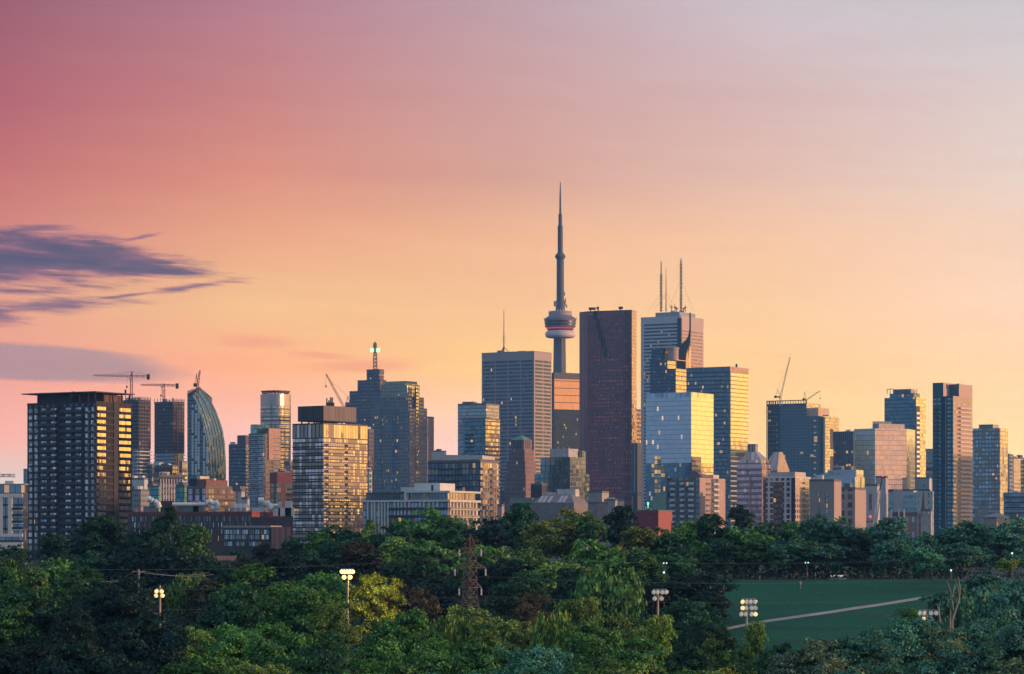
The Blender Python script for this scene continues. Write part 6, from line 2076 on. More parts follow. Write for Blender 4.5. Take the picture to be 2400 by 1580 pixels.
def crown_mesh(name, seed, n, leaf, style='broad'):
    """Crown in a unit box (width 1, height 1): leaf-sized faces clustered on boughs, with gaps between the boughs."""
    r = np.random.default_rng(seed)
    # boughs
    nb = {'broad': 44, 'airy': 34, 'willow': 38, 'poplar': 32, 'bush': 30}[style]
    cen, rad = [], []
    for i in range(nb):
        th = r.uniform(0, 2 * np.pi)
        if style == 'poplar':
            h = r.uniform(.12, .97)
            w = .30 * (1 - abs(h - .4) * 1.1)
            q = r.uniform(.2, 1.0) * max(.05, w)
            cen.append((q * np.cos(th), q * np.sin(th), h))
            rad.append((.13 * r.uniform(.7, 1.2), .11 * r.uniform(.8, 1.6)))
        else:
            ph = np.arccos(r.uniform(-.85, 1))
            d_ = r.uniform(.55, 1.0) if i > 5 else r.uniform(0, .5)
            sx = .36 * d_
            cen.append((sx * np.sin(ph) * np.cos(th) * r.uniform(.85, 1.15), sx * np.sin(ph) * np.sin(th) * r.uniform(.85, 1.15), .5 + .40 * d_ * np.cos(ph) * r.uniform(.85, 1.1)))
            b = {'broad': .15, 'airy': .13, 'willow': .13, 'bush': .19}[style] * r.uniform(.65, 1.25)
            rad.append((b, b * {'broad': .8, 'airy': .75, 'willow': 1.5, 'bush': .8}[style]))
    cen, rad = np.array(cen), np.array(rad)
    # sub-clumps on every bough, leaves on the clumps
    ncl = 9 if style != 'airy' else 7
    ci = np.repeat(np.arange(nb), ncl)
    dv = r.normal(size=(len(ci), 3))
    dv /= np.linalg.norm(dv, axis=1)[:, None]
    dv[:, 2] = np.where(dv[:, 2] < -.35, -dv[:, 2], dv[:, 2])
    sc = np.stack([rad[ci, 0], rad[ci, 0], rad[ci, 1]], 1)
    cc = cen[ci] + dv * sc * r.uniform(.55, 1.05, (len(ci), 1))
    cr = rad[ci, 0] * r.uniform(.28, .55, len(ci))
    k = r.integers(0, len(ci), n)
    ld = r.normal(size=(n, 3))
    ld /= np.linalg.norm(ld, axis=1)[:, None]
    ld[:, 2] = np.where(ld[:, 2] < -.2, -ld[:, 2] * .7, ld[:, 2])
    st = np.array({'broad': (1, 1, .85), 'airy': (1, 1, .9), 'willow': (.8, .8, 1.9), 'poplar': (.8, .8, 1.5), 'bush': (1, 1, .9)}[style])
    p = cc[k] + ld * st * (cr[k] * r.uniform(.45, 1.12, n) ** .6)[:, None]
    if style == 'willow':
        p[:, 2] -= r.exponential(.05, n)
    # a few free sprigs past the outline
    m = r.random(n) < .06
    p[m] += ld[m] * r.uniform(.01, .045, (m.sum(), 1))
    out = p - np.array([0, 0, .52])
    out /= np.linalg.norm(out, axis=1)[:, None] + 1e-6
    nrm = ld * .55 + out * .45 + r.normal(size=(n, 3)) * .45 + np.array([0, 0, .35])
    nrm /= np.linalg.norm(nrm, axis=1)[:, None]
    a = np.cross(nrm, r.normal(size=(n, 3)))
    a /= np.linalg.norm(a, axis=1)[:, None] + 1e-6
    b = np.cross(nrm, a)
    L = leaf * r.uniform(.6, 1.35, (n, 1))
    if style == 'willow':
        a = a * .35 + np.array([0, 0, -.9])
        L = L * 1.2
    v = np.stack([p - a * L * .62, p + b * L * .34 - a * L * .05, p + a * L * .62, p - b * L * .34 + a * L * .06], 1).reshape(-1, 3)
    v[:, 2] = np.clip(v[:, 2], .03, 1.0)
    me = bpy.data.meshes.new(name)
    me.vertices.add(4 * n)
    me.vertices.foreach_set('co', v.astype(np.float32).ravel())
    me.loops.add(4 * n)
    me.loops.foreach_set('vertex_index', np.arange(4 * n, dtype=np.int32))
    me.polygons.add(n)
    me.polygons.foreach_set('loop_start', np.arange(0, 4 * n, 4, dtype=np.int32))
    me.materials.append(FOL)
    me.update(calc_edges=True)
    return me


def trunk_mesh(seed, poplar=False):
    """Tapered trunk with forking limbs, in the same unit box."""
    r = random.Random(seed)
    mb = MB()
    top = .7
    mb.tube([(0, 0, 0), (.005, .004, .2), (.012, -.006, .42), (.0, .01, top)], [.034, .024, .017, .006], 7)
    for i in range(7):
        th, h = r.uniform(0, 6.28), r.uniform(.18, .5)
        q = r.uniform(.14, .3) * (.5 if poplar else 1)
        e = (q * math.cos(th), q * math.sin(th), h + r.uniform(.18, .34))
        m_ = (e[0] * .5, e[1] * .5, h + (e[2] - h) * .38)
        mb.tube([(0, 0, h), m_, e], [.014, .01, .003], 5)
        th2 = th + r.uniform(-.9, .9)
        mb.tube([m_, (m_[0] + .12 * math.cos(th2), m_[1] + .12 * math.sin(th2), m_[2] + .15)], [.008, .002], 4)
    return mb.mesh('trunk', BARK)


NEAR = {'broad': [crown_mesh('crown', s, 26000, .026, 'broad') for s in (1, 2, 3, 4)],
        'airy': [crown_mesh('crown', s, 18000, .026, 'airy') for s in (5, 6)],
        'willow': [crown_mesh('crown', s, 20000, .029, 'willow') for s in (7, 8)],
        'poplar': [crown_mesh('crown', 9, 9000, .03, 'poplar')],
        'bush': [crown_mesh('crown', s, 12000, .03, 'bush') for s in (10, 11)]}
FARM = {'broad': [crown_mesh('crown', s, 9000, .046, 'broad') for s in (21, 22, 23, 24)],
        'airy': [crown_mesh('crown', s, 6500, .046, 'airy') for s in (25, 26)],
        'willow': [crown_mesh('crown', s, 5500, .042, 'willow') for s in (27,)],
        'poplar': [crown_mesh('crown', 29, 4000, .045, 'poplar')],
        'bush': [crown_mesh('crown', s, 7000, .05, 'bush') for s in (30, 31)]}
TRUNKS = [trunk_mesh(s) for s in (1, 2, 3)]
COLR = {  # foliage base colours; T, B and W are lightened to stand for haze
    'D': (.028, .10, .044), 'K': (.013, .046, .036), 'G': (.098, .235, .058), 'B': (.075, .225, .16), 'L': (.18, .29, .07),
    'Y': (.23, .26, .05), 'O': (.22, .15, .032), 'A': (.075, .058, .036), 'W': (.19, .28, .17), 'T': (.082, .24, .17), 'M': (.24, .30, .03)}
TREEN = [0]


def tree(x, y, w, Y, style, ck, label, h=None, cat='tree', group='trees of the valley wood'):
    """Tree whose crown top is seen at photo pixel (x, y), crown w photo pixels wide, Y metres away."""
    top = P(x, y, Y)
    g = gz(top.x, Y)
    H = max(3.0, top.z - g)
    wd = w / F * Y
    while H < .8 * wd and 462 < Y < 601:      # a tree further down the slope is taller for the same top
        Y -= 4
        top = P(x, y, Y)
        g, wd = gz(top.x, Y), w / F * Y
        H = max(3.0, top.z - g)
    s = TREEN[0]
    TREEN[0] += 1
    r = random.Random(s * 7 + 3)
    t = thing({'bush': 'bush', 'willow': 'willow_tree', 'poplar': 'poplar_tree'}.get(style, 'tree'), label, cat, (top.x, Y, g), group)
    if Y > 600:
        wd = min(wd, 1.2 * H)
    lib = (NEAR if Y < 480 else FARM)[style]
    # tall trees keep a deep crown; the box of the crown is stretched over the whole height
    t.rotation_euler = (0, 0, r.uniform(0, 6.28))
    c = child('crown', lib[s % len(lib)], t)
    Hc = min(H, wd * (r.uniform(1.0, 1.25) if style not in ('poplar', 'willow') else 1.75))
    c.scale = (wd, wd * r.uniform(.9, 1.1), Hc)
    c.location = (0, 0, H - Hc)
    k = r.uniform(.72, 1.3)
    col = COLR[ck]
    c.color = (*[min(1.0, q * k * r.uniform(.93, 1.07)) for q in col], 1.0)
    tr = child('trunk', TRUNKS[s % 3], t)
    tr.scale = (min(wd, H * .8), min(wd, H * .8), H)
    return t


FAR_ROW = [
    (30, 1270, 120, 700, 'broad', 'D', 'dark crown at the photo edge under the white-framed block'),
    (128, 1240, 84, 690, 'bush', 'D', 'rounded bush-like tree at the foot of the dark apartment block'),
    (232, 1208, 160, 645, 'broad', 'D', 'large dark domed tree covering the lower storeys of the dark apartment block'),
    (320, 1238, 90, 670, 'broad', 'K', 'blackish tree just beside the large dark domed tree'),
    (394, 1190, 118, 626, 'poplar', 'D', 'tall ragged tree whose tip stands in front of the long brick building'),
    (352, 1228, 110, 618, 'broad', 'D', 'dark side crown leaning against the tall ragged tree'),
    (448, 1228, 110, 640, 'broad', 'G', 'green flank tree hiding the middle of the long brick building'),
    (545, 1286, 130, 690, 'bush', 'D', 'low dark tree under the ribbon windows of the glass-fronted wing'),
    (632, 1266, 120, 650, 'airy', 'A', 'brownish thin tree before the glass-fronted wing'),
    (695, 1252, 100, 660, 'broad', 'D', 'dark tree at the foot of the striped condominium corner'),
    (742, 1246, 90, 640, 'broad', 'G', 'mid green tree below the gold side of the condominium'),
    (800, 1230, 140, 655, 'broad', 'D', 'broad dark tree below the balconies of the gold condominium'),
    (868, 1218, 76, 690, 'poplar', 'L', 'spiky light green tree between the gold condominium and the white-framed one'),
    (925, 1216, 120, 640, 'broad', 'D', 'dark tree under the white fins of the low condominium'),
    (986, 1178, 170, 660, 'airy', 'G', 'big loose green tree standing in front of the white-framed low condominium'),
    (1046, 1206, 90, 655, 'broad', 'G', 'green shoulder of foliage at the end of the white-framed low condominium'),
    (1090, 1208, 80, 705, 'willow', 'W', 'pale grey-green tree below the pinkish balcony wing'),
    (1145, 1202, 130, 690, 'broad', 'K', 'nearly black tree beneath the dim navy office block'),
    (1218, 1178, 120, 745, 'broad', 'D', 'dark domed tree below the brownstone tower'),
    (1268, 1198, 96, 650, 'airy', 'Y', 'yellowish tree on the flank of the yellow-green giant'),
    (1325, 1178, 140, 665, 'broad', 'Y', 'yellow-green giant tree below the glass office block with big panes'),
    (1382, 1196, 80, 650, 'broad', 'G', 'green tree beside the blank mauve-grey wall'),
    (1455, 1185, 112, 685, 'broad', 'K', 'dark round tree under the red tower, beside the red flat-roofed building'),
    (1496, 1212, 84, 640, 'airy', 'Y', 'yellow-green spiky tree covering the red building base'),
    (1560, 1226, 110, 650, 'broad', 'G', 'green tree before the red flat-roofed building end'),
    (1622, 1206, 110, 660, 'broad', 'G', 'bright green tree under the concrete flats'),
    (1672, 1204, 100, 640, 'broad', 'D', 'dark green tree hiding the corner of the concrete flats'),
    (1738, 1182, 64, 730, 'broad', 'K', 'small dark pointed crown at the foot of the rose glass tower'),
    (1748, 1222, 120, 640, 'broad', 'G', 'wide green tree under the rose glass tower'),
    (1800, 1210, 120, 655, 'broad', 'D', 'dark green tree below the white gridded block'),
    (1858, 1222, 100, 700, 'broad', 'G', 'mid green tree below the honey-lit end wall'),
    (1908, 1204, 96, 660, 'broad', 'T', 'teal-green tree before the windowless beige block'),
    (1972, 1202, 124, 655, 'broad', 'T', 'wide teal-green tree before the beige block with square windows'),
    (2034, 1226, 90, 690, 'broad', 'B', 'blue-green tree at the foot of the leaning site crane'),
    (2092, 1212, 130, 650, 'broad', 'T', 'broad teal tree under the maroon-roofed townhouses'),
    (2152, 1222, 100, 640, 'airy', 'B', 'light blue-green tree before the beige end house'),
    (2205, 1240, 96, 690, 'broad', 'B', 'low blue-green tree at the foot of the tall teal slab'),
    (2266, 1208, 140, 655, 'broad', 'T', 'large hazy tree below the peach side of the tall slab'),
    (2332, 1236, 100, 690, 'broad', 'B', 'hazy tree just below the villa with the hipped roof'),
    (2390, 1212, 120, 640, 'broad', 'T', 'tall hazy teal tree at the very edge of the photo'),
    (1655, 1262, 110, 628, 'broad', 'G', 'green tree filling the gap under the concrete flats, closer to the lawn'),
    (1815, 1270, 110, 632, 'broad', 'D', 'dark tree behind the roof of the small mauve house'),
    (1895, 1268, 110, 626, 'broad', 'G', 'green tree just above the twin lamp at the lawn head'),
    (1975, 1262, 110, 630, 'broad', 'D', 'dark tree straight above the pale kiosk by the lawn'),
    (2050, 1272, 110, 628, 'broad', 'T', 'teal tree under the leaning crane, over the lawn'),
    (2125, 1266, 110, 630, 'broad', 'B', 'blue-green tree under the beige end house, over the lawn end'),
    (2205, 1280, 110, 628, 'broad', 'T', 'teal tree under the tall teal slab, at the lawn end'),
    (2300, 1280, 110, 634, 'broad', 'T', 'teal tree under the villa, behind the fence boards'),
    (2385, 1282, 110, 632, 'broad', 'B', 'blue-green tree behind the fence at the photo edge'),
]
SLOPE = [  # second screen of trees

    (1600, 1285, 150, 606, 'broad', 'D', 'dark tree at the head of the lawn below the concrete flats'),
    (1690, 1262, 140, 612, 'broad', 'D', 'shadowy tree over the lawn head, under the rose glass tower'),
    (1770, 1252, 130, 615, 'broad', 'G', 'green tree shading the small mauve house beside the lawn'),
    (1850, 1248, 120, 612, 'broad', 'T', 'teal tree over the pale kiosk by the lawn'),
    (1935, 1265, 120, 610, 'broad', 'T', 'rounded tree with a bright top at the middle of the lawn head'),
    (2010, 1250, 140, 616, 'broad', 'K', 'deep shadowed tree behind the lawn, under the site crane'),
    (2085, 1262, 150, 610, 'broad', 'B', 'wide tree over the far end of the lawn, under the townhouses'),
    (2165, 1278, 150, 607, 'broad', 'T', 'bright teal tree spreading at the end of the lawn path'),
    (2250, 1262, 140, 618, 'broad', 'B', 'hazy tree behind the grey fence'),
    (2340, 1275, 130, 640, 'broad', 'K', 'dim tree behind the park lamp near the photo edge'),
    (2362, 1296, 60, 604, 'airy', 'L', 'small light green tree standing in front of the grey fence'),
    (1545, 1270, 130, 590, 'broad', 'D', 'dark slope tree below the red flat-roofed building'),
    (1470, 1250, 110, 575, 'airy', 'Y', 'golden-topped tree below the dark round tree'),
    (1505, 1300, 120, 555, 'broad', 'G', 'green tree below the golden-topped one'),
    (1400, 1262, 130, 560, 'broad', 'G', 'tall bright green tree in the middle of the slope, below the mauve-grey wall'),
    (1425, 1322, 150, 520, 'willow', 'G', 'weeping green tree drooping beside the floodlight pole with six lamps'),
    (1318, 1282, 150, 550, 'airy', 'L', 'yellow-tipped spreading tree below the yellow-green giant'),
    (1345, 1330, 120, 530, 'broad', 'D', 'dark hollow crown under the yellow-tipped spreading tree'),
    (1230, 1285, 100, 570, 'broad', 'G', 'green tree between the pylon and the yellow-tipped spreading tree'),
    (1215, 1330, 110, 540, 'broad', 'D', 'dark tree next to the pylon, with the reddish shrub below'),
    (1140, 1252, 110, 590, 'airy', 'G', 'fresh green tree right behind the pylon'),
    (1108, 1252, 86, 605, 'airy', 'O', 'orange autumn tree behind the top of the pylon'),
    (1165, 1310, 120, 560, 'broad', 'K', 'blackish tree in the hollow behind the pylon'),
    (1010, 1255, 140, 600, 'broad', 'G', 'rounded green tree below the white-framed low condominium'),
    (1040, 1282, 120, 560, 'airy', 'G', 'loose green tree beside the pylon top'),
    (930, 1258, 130, 605, 'broad', 'L', 'light-topped tree halfway between the gold condominium and the pylon'),
    (955, 1302, 150, 570, 'broad', 'D', 'dark tree behind the yellow tree lit by the lamps'),
    (1010, 1330, 130, 540, 'broad', 'K', 'black hollow tree in front of the pylon hollow'),
    (960, 1355, 120, 500, 'bush', 'A', 'brown thicket in the hollow beside the pylon'),
    (845, 1270, 110, 600, 'broad', 'A', 'brown-tinged tree above the lit floodlights'),
    (780, 1268, 120, 610, 'broad', 'D', 'dark tree up the slope under the condominium balconies'),
    (720, 1285, 110, 590, 'broad', 'D', 'dark tree beside the little pale-roofed shed'),
    (760, 1310, 120, 540, 'airy', 'G', 'green tree above the lit floodlights, to the side of the lamp glow'),
    (660, 1300, 120, 570, 'broad', 'K', 'blackish tree behind the large oak'),
    (590, 1298, 120, 600, 'bush', 'A', 'brown shrub beside the small red roof'),
    (560, 1325, 110, 560, 'broad', 'D', 'dark tree just below the small red roof'),
    (470, 1290, 120, 600, 'broad', 'D', 'dark tree under the green flank of the brick building'),
    (400, 1282, 150, 590, 'broad', 'K', 'black-green tree below the tall ragged tree'),
    (310, 1285, 140, 600, 'broad', 'K', 'dark tree above the utility pole'),
    (225, 1285, 130, 600, 'broad', 'D', 'dim tree below the large dark domed tree'),
    (440, 1338, 110, 540, 'willow', 'L', 'pale willow beside the half-hidden floodlights'),
    (500, 1345, 110, 530, 'airy', 'A', 'bare reddish-brown tree next to the pale willow'),
    (400, 1345, 90, 560, 'airy', 'L', 'yellowish bush-like tree behind the half-hidden floodlights'),
    (1590, 1335, 120, 560, 'broad', 'K', 'black tree behind the two floodlight poles'),
    (1660, 1330, 120, 590, 'broad', 'K', 'shadow tree at the near corner of the lawn'),
    (1652, 1378, 100, 560, 'bush', 'K', 'dark bush at the corner where lawn and wood meet'),
    (1620, 1392, 120, 520, 'bush', 'D', 'dark bush between the two floodlight poles'),
]
VALLEY = [
    (25, 1300, 150, 470, 'broad', 'G', 'green tree on the photo edge below the white-framed block'),
    (130, 1292, 130, 480, 'broad', 'G', 'olive-lit crown below the dark apartment block corner'),
    (185, 1312, 120, 440, 'broad', 'D', 'dark domed crown below the olive-lit one'),
    (60, 1350, 170, 380, 'broad', 'D', 'dark broad tree in the corner wood, its top at the olive-lit crown'),
    (235, 1352, 130, 400, 'broad', 'D', 'dark tree in front of the utility pole foot'),
    (290, 1338, 160, 360, 'broad', 'K', 'huge black-green tree beneath the utility pole'),
    (10, 1410, 170, 330, 'broad', 'G', 'green-edged tree half cut by the photo edge, second from the bottom corner'),
    (150, 1400, 190, 330, 'broad', 'K', 'black tree deep in the shaded corner'),
    (340, 1420, 180, 310, 'broad', 'K', 'dark wide tree under the half-hidden floodlights'),
    (620, 1312, 260, 400, 'broad', 'G', 'large leafy oak beside the lit floodlights'),
    (540, 1360, 170, 390, 'broad', 'D', 'dark flank of the large oak, next to the reddish-brown tree'),
    (720, 1350, 170, 380, 'broad', 'G', 'leafy tree between the large oak and the lit floodlight pole'),
    (790, 1385, 120, 350, 'airy', 'L', 'young leafy tree at the foot of the lit floodlight pole'),
    (881, 1318, 140, 445, 'airy', 'M', 'maple glowing yellow in the light of the floodlights'),
    (460, 1438, 160, 320, 'airy', 'L', 'light green tree with yellowish sprigs under the large oak'),
    (560, 1440, 170, 310, 'broad', 'G', 'green tree at the foot of the large oak'),
    (660, 1448, 180, 300, 'broad', 'G', 'wide green tree below the leafy trees by the lamp'),
    (770, 1470, 160, 290, 'broad', 'D', 'dark green tree under the lit floodlight pole'),
    (960, 1418, 190, 380, 'broad', 'G', 'rounded green tree between the yellow maple and the pylon'),
    (1092, 1405, 110, 430, 'broad', 'L', 'bright yellow-green tree hiding the feet of the pylon'),
    (1150, 1432, 130, 390, 'airy', 'L', 'feathery light tree next to the pylon feet'),
    (1062, 1442, 110, 400, 'willow', 'L', 'fine-leaved light tree below the pylon'),
    (1250, 1382, 100, 450, 'bush', 'A', 'reddish-brown shrub below the pylon slope'),
    (1200, 1425, 130, 400, 'airy', 'L', 'thin light tree in front of the reddish shrub'),
    (1290, 1428, 120, 380, 'willow', 'L', 'pale fine-leaved tree next to the reddish shrub'),
    (1365, 1398, 130, 430, 'poplar', 'L', 'light green spire-like tree in the middle of the wood'),
    (1320, 1405, 90, 430, 'poplar', 'L', 'slim light tree beside the spire-like one'),
    (1470, 1415, 150, 380, 'airy', 'L', 'light green tree in front of the floodlight pole with six lamps'),
    (1395, 1445, 140, 350, 'broad', 'G', 'green tree below the spire-like one'),
    (1540, 1440, 120, 360, 'poplar', 'L', 'bright pointed tree under the six-lamp floodlights'),
    (1600, 1425, 150, 400, 'broad', 'D', 'dark bushy tree between the six-lamp and the twelve-lamp floodlights'),
    (1660, 1440, 110, 390, 'broad', 'D', 'dark tree at the near edge of the lawn path'),
    (1765, 1455, 100, 400, 'poplar', 'L', 'slim light green tree in front of the twelve-lamp floodlights'),
    (1700, 1490, 140, 330, 'broad', 'G', 'green tree below the near end of the lawn path'),
    (1830, 1500, 110, 330, 'broad', 'D', 'dark low tree under the lawn, beside the slim light tree'),
    (1935, 1470, 150, 330, 'airy', 'W', 'pale olive tree below the lawn'),
    (1890, 1502, 170, 290, 'broad', 'W', 'wide pale tree at the bottom of the photo under the lawn'),
    (2018, 1466, 130, 330, 'broad', 'T', 'teal-green tree beside the pale olive tree'),
    (2088, 1446, 160, 370, 'broad', 'T', 'teal tree with silvery leaves below the lawn end'),
    (2155, 1428, 130, 390, 'broad', 'B', 'green tree in front of the far six-lamp floodlights'),
    (2130, 1418, 80, 430, 'bush', 'G', 'small green bush at the lawn end beside the far floodlights'),
    (2205, 1448, 130, 370, 'airy', 'W', 'light tree at the foot of the pale dead trunks'),
    (2290, 1362, 150, 500, 'willow', 'T', 'hazy willow thicket before the grey fence'),
    (2375, 1358, 150, 480, 'broad', 'T', 'hazy green tree under the grey fence at the photo edge'),
    (2240, 1392, 110, 470, 'willow', 'T', 'soft green willow behind the forked dead tree'),
    (2222, 1372, 100, 515, 'broad', 'T', 'soft teal tree closing the end of the lawn path'),
    (2296, 1346, 110, 560, 'broad', 'B', 'blue-green tree rising against the grey fence boards'),
    (2350, 1340, 110, 575, 'bush', 'T', 'low hazy bush at the foot of the grey fence'),
    (2395, 1372, 130, 520, 'broad', 'B', 'blue-green tree on the photo edge under the fence end'),
    (2330, 1412, 160, 430, 'broad', 'T', 'hazy rounded tree below the willow thicket'),
    (2395, 1440, 160, 390, 'broad', 'T', 'bright hazy tree on the photo edge, midway up the wood'),
    (2270, 1455, 140, 400, 'broad', 'B', 'shaded tree right of the dead trunks'),
    (2300, 1505, 190, 300, 'broad', 'T', 'broad green tree near the bottom corner under the hazy ones'),
    (2190, 1508, 170, 300, 'broad', 'T', 'leafy green tree at the bottom below the dead trunks'),
    (2090, 1530, 150, 280, 'airy', 'T', 'silvery green tree low on the photo below the teal tree'),
    (2380, 1520, 170, 280, 'airy', 'W', 'pale green tree in the bottom corner'),
    (1500, 1482, 170, 310, 'broad', 'G', 'green tree low in the wood below the bright pointed tree'),
    (1395, 1500, 180, 300, 'broad', 'G', 'leafy green tree low in the wood, under the slim light ones'),
    (1600, 1500, 150, 310, 'broad', 'D', 'dark green tree low in the wood between the two floodlight poles'),
    (1265, 1490, 180, 300, 'broad', 'T', 'blue-tinged tree low in the wood below the reddish shrub'),
    (1130, 1495, 180, 300, 'broad', 'G', 'green tree low in the wood below the pylon'),
    (1010, 1490, 170, 300, 'broad', 'G', 'green tree low in the wood under the rounded one'),
    (880, 1480, 180, 300, 'broad', 'G', 'green tree low in the wood below the yellow maple'),
]
LOW = [
    (40, 1480, 220, 250, 'broad', 'K', 'black tree in the bottom corner of the photo'),
    (200, 1490, 220, 245, 'broad', 'K', 'shadowed tree along the bottom, next to the black corner tree'),
    (350, 1510, 200, 240, 'broad', 'K', 'dark blue-green tree along the bottom under the dark wide one'),
    (470, 1520, 190, 235, 'broad', 'G', 'green tree along the bottom under the yellowish sprigs'),
    (590, 1525, 200, 240, 'broad', 'L', 'light green tree along the bottom under the oak'),
    (720, 1530, 200, 235, 'broad', 'D', 'dark green tree along the bottom under the lamp pole'),
    (850, 1540, 190, 230, 'broad', 'G', 'green tree along the bottom under the yellow maple'),
    (980, 1545, 200, 235, 'broad', 'G', 'green tree along the bottom between maple and pylon'),
    (1110, 1548, 190, 230, 'broad', 'T', 'teal tree along the bottom under the pylon'),
    (1235, 1535, 200, 240, 'broad', 'T', 'silver-teal tree along the bottom next to the one under the pylon'),
    (1360, 1545, 190, 235, 'broad', 'G', 'green tree along the bottom under the spire-like tree'),
    (1470, 1530, 200, 240, 'broad', 'L', 'light green tree along the bottom under the six-lamp floodlights'),
    (1590, 1545, 180, 240, 'broad', 'G', 'green tree along the bottom between the floodlight poles'),
    (1690, 1540, 160, 245, 'airy', 'Y', 'yellow-tipped tree along the bottom under the twelve-lamp floodlights'),
    (1790, 1548, 160, 240, 'broad', 'D', 'dark green tree along the bottom beside the wide pale one'),
    (1990, 1555, 170, 240, 'broad', 'T', 'teal tree along the bottom next to the wide pale one'),
    (2260, 1560, 180, 240, 'broad', 'T', 'teal tree along the bottom near the corner'),
]
for row, grp in ((FAR_ROW, 'trees on the far tree line'), (SLOPE, 'trees on the wooded slope'), (VALLEY, 'trees in the valley wood'), (LOW, 'trees along the bottom of the photo')):
    for x, y, w, Y, st, ck, lab in row:
        tree(x, y, w * (1.15 if Y > 600 else 1.3), Y, st, ck, lab, group=grp, cat='bush' if st == 'bush' else 'tree')

# the wood goes on past both edges of the frame (seen only from a step to the side)
for i, (x, y, w, Y) in enumerate(((-70, 1250, 150, 640), (-190, 1240, 160, 650), (-330, 1245, 170, 640), (-90, 1300, 170, 480), (-240, 1310, 180, 470), (-400, 1320, 190, 470), (-110, 1400, 210, 340), (-300, 1410, 220, 335), (-130, 1490, 220, 250), (-330, 1490, 230, 250), (-520, 1440, 230, 320),
                                  (2480, 1225, 150, 650), (2600, 1230, 160, 650), (2740, 1230, 170, 650), (2500, 1350, 170, 480), (2650, 1350, 180, 480), (2800, 1360, 190, 470), (2530, 1450, 210, 340), (2720, 1450, 220, 340), (2560, 1530, 220, 250), (2760, 1530, 230, 250))):
    tree(x, y, w * 1.2, Y, 'broad', 'KDG'[i % 3] if x < 0 else 'TBG'[i % 3], 'tree of the same wood standing beyond the frame of the photo', group='trees beyond the frame')

# low scrub that fills the wood floor between the trees
def scrub():
    r = np.random.default_rng(5)
    n = 110000
    X, Yv = r.uniform(-125, 125, n), r.uniform(300, 640, n)
    X = X * Yv / 560 * 1.0
    px_ = 1200 + X / Yv * F
    keep = ~((px_ > 1690) & (Yv > 500) & (Yv < 607))
    X, Yv = X[keep], Yv[keep]
    n = len(X)
    z = np.array([gz(0, y) for y in Yv])
    hgt = 1.0 + 2.2 * (np.sin(X * .21) * np.sin(Yv * .17 + X * .05) * .5 + .5) * r.uniform(.2, 1.0, n)
    hgt = np.where(Yv > 611, hgt * 2.0, hgt)
    p = np.stack([X, Yv, z + hgt * r.uniform(.15, 1, n)], 1)
    nr = r.normal(size=(n, 3)) * .6 + np.array([0, -.4, .8])
    nr /= np.linalg.norm(nr, axis=1)[:, None]
    a = np.cross(nr, r.normal(size=(n, 3)))
    a /= np.linalg.norm(a, axis=1)[:, None]
    b = np.cross(nr, a)
    L = r.uniform(.5, 1.1, (n, 1))
    v = np.stack([p - a * L * .6, p + b * L * .35, p + a * L * .6, p - b * L * .35], 1).reshape(-1, 3)
    me = bpy.data.meshes.new('undergrowth')
    me.vertices.add(4 * n)
    me.vertices.foreach_set('co', v.astype(np.float32).ravel())
    me.loops.add(4 * n)
    me.loops.foreach_set('vertex_index', np.arange(4 * n, dtype=np.int32))
    me.polygons.add(n)
    me.polygons.foreach_set('loop_start', np.arange(0, 4 * n, 4, dtype=np.int32))
    me.materials.append(FOL)
    me.update(calc_edges=True)
    o = bpy.data.objects.new('undergrowth', me)
    COL.objects.link(o)
    o.color = (.022, .062, .034, 1)
    tag(o, kind='stuff')


scrub()

# ------------------------------------------------------------------ dead trees
def dead(label, stems, Y):
    x0, y0 = stems[0][0]
    q = P(x0, y0, Y)
    t = thing('dead_tree', label, 'tree', (q.x, Y, gz(q.x, Y)))
    for k, pts in enumerate(stems):
        mb = MB()
        vs = [P(x, y, Y) for x, y in pts]
        if k == 0:
            vs = [Vector((vs[0].x, Y, gz(0, Y)))] + vs
        n = len(vs)
        wid = .22 if k == 0 else .12
        mb.tube(vs, [wid * (1 - .72 * i / (n - 1)) for i in range(n)], 6)
        mb.build('trunk' if k == 0 else 'branch', PALEBARK, t)


dead('forked pale dead tree with bare upright branches beside the far floodlights', [
    [(2232, 1455), (2240, 1430), (2248, 1405), (2250, 1380), (2246, 1352)], [(2236, 1440), (2232, 1410), (2228, 1385), (2219, 1360)], [(2248, 1400), (2245, 1375), (2238, 1358)], [(2232, 1400), (2236, 1380), (2240, 1366)]], 440)
dead('thin pale broken trunk next to the far floodlights', [[(2207, 1478), (2203, 1450), (2197, 1418)]], 405)
dead('second pale broken trunk crossing the thin one by the far floodlights', [[(2203, 1470), (2202, 1445), (2201, 1417)]], 407)
dead('short pale stump trunk between the broken trunks and the forked dead tree', [[(2227, 1462), (2228, 1428)]], 410)

# ------------------------------------------------------------------ lattice pylon with its wires
Yp = 490
pz_ = lambda y: ZC + (HY - y) / F * Yp
mpx = Yp / F
px0 = P(1102, HY, Yp).x
RUST = plain('rusty_steel', (.17, .125, .12), .75, .2, .25, .8)
t = thing('power_pylon', 'rusty lattice power pylon with six insulator strings rising out of the trees', 'pylon', (px0, Yp, gz(0, Yp)))
ca, sa = math.cos(R(38)), math.sin(R(38))
def leg_at(k, w):
    x_, y_ = ((-1, -1), (1, -1), (1, 1), (-1, 1))[k]
    x_, y_ = x_ * w / 2, y_ * w / 2
    return Vector((px0 + x_ * ca - y_ * sa, Yp + x_ * sa + y_ * ca, 0))
lev = [(gz(0, Yp), 4.6), (pz_(1470), 3.0), (pz_(1420), 2.15), (pz_(1400), 1.75), (pz_(1378), 1.7), (pz_(1358), 1.65), (pz_(1331), 1.6), (pz_(1313), 1.55), (pz_(1285), 1.3), (pz_(1251), .14)]
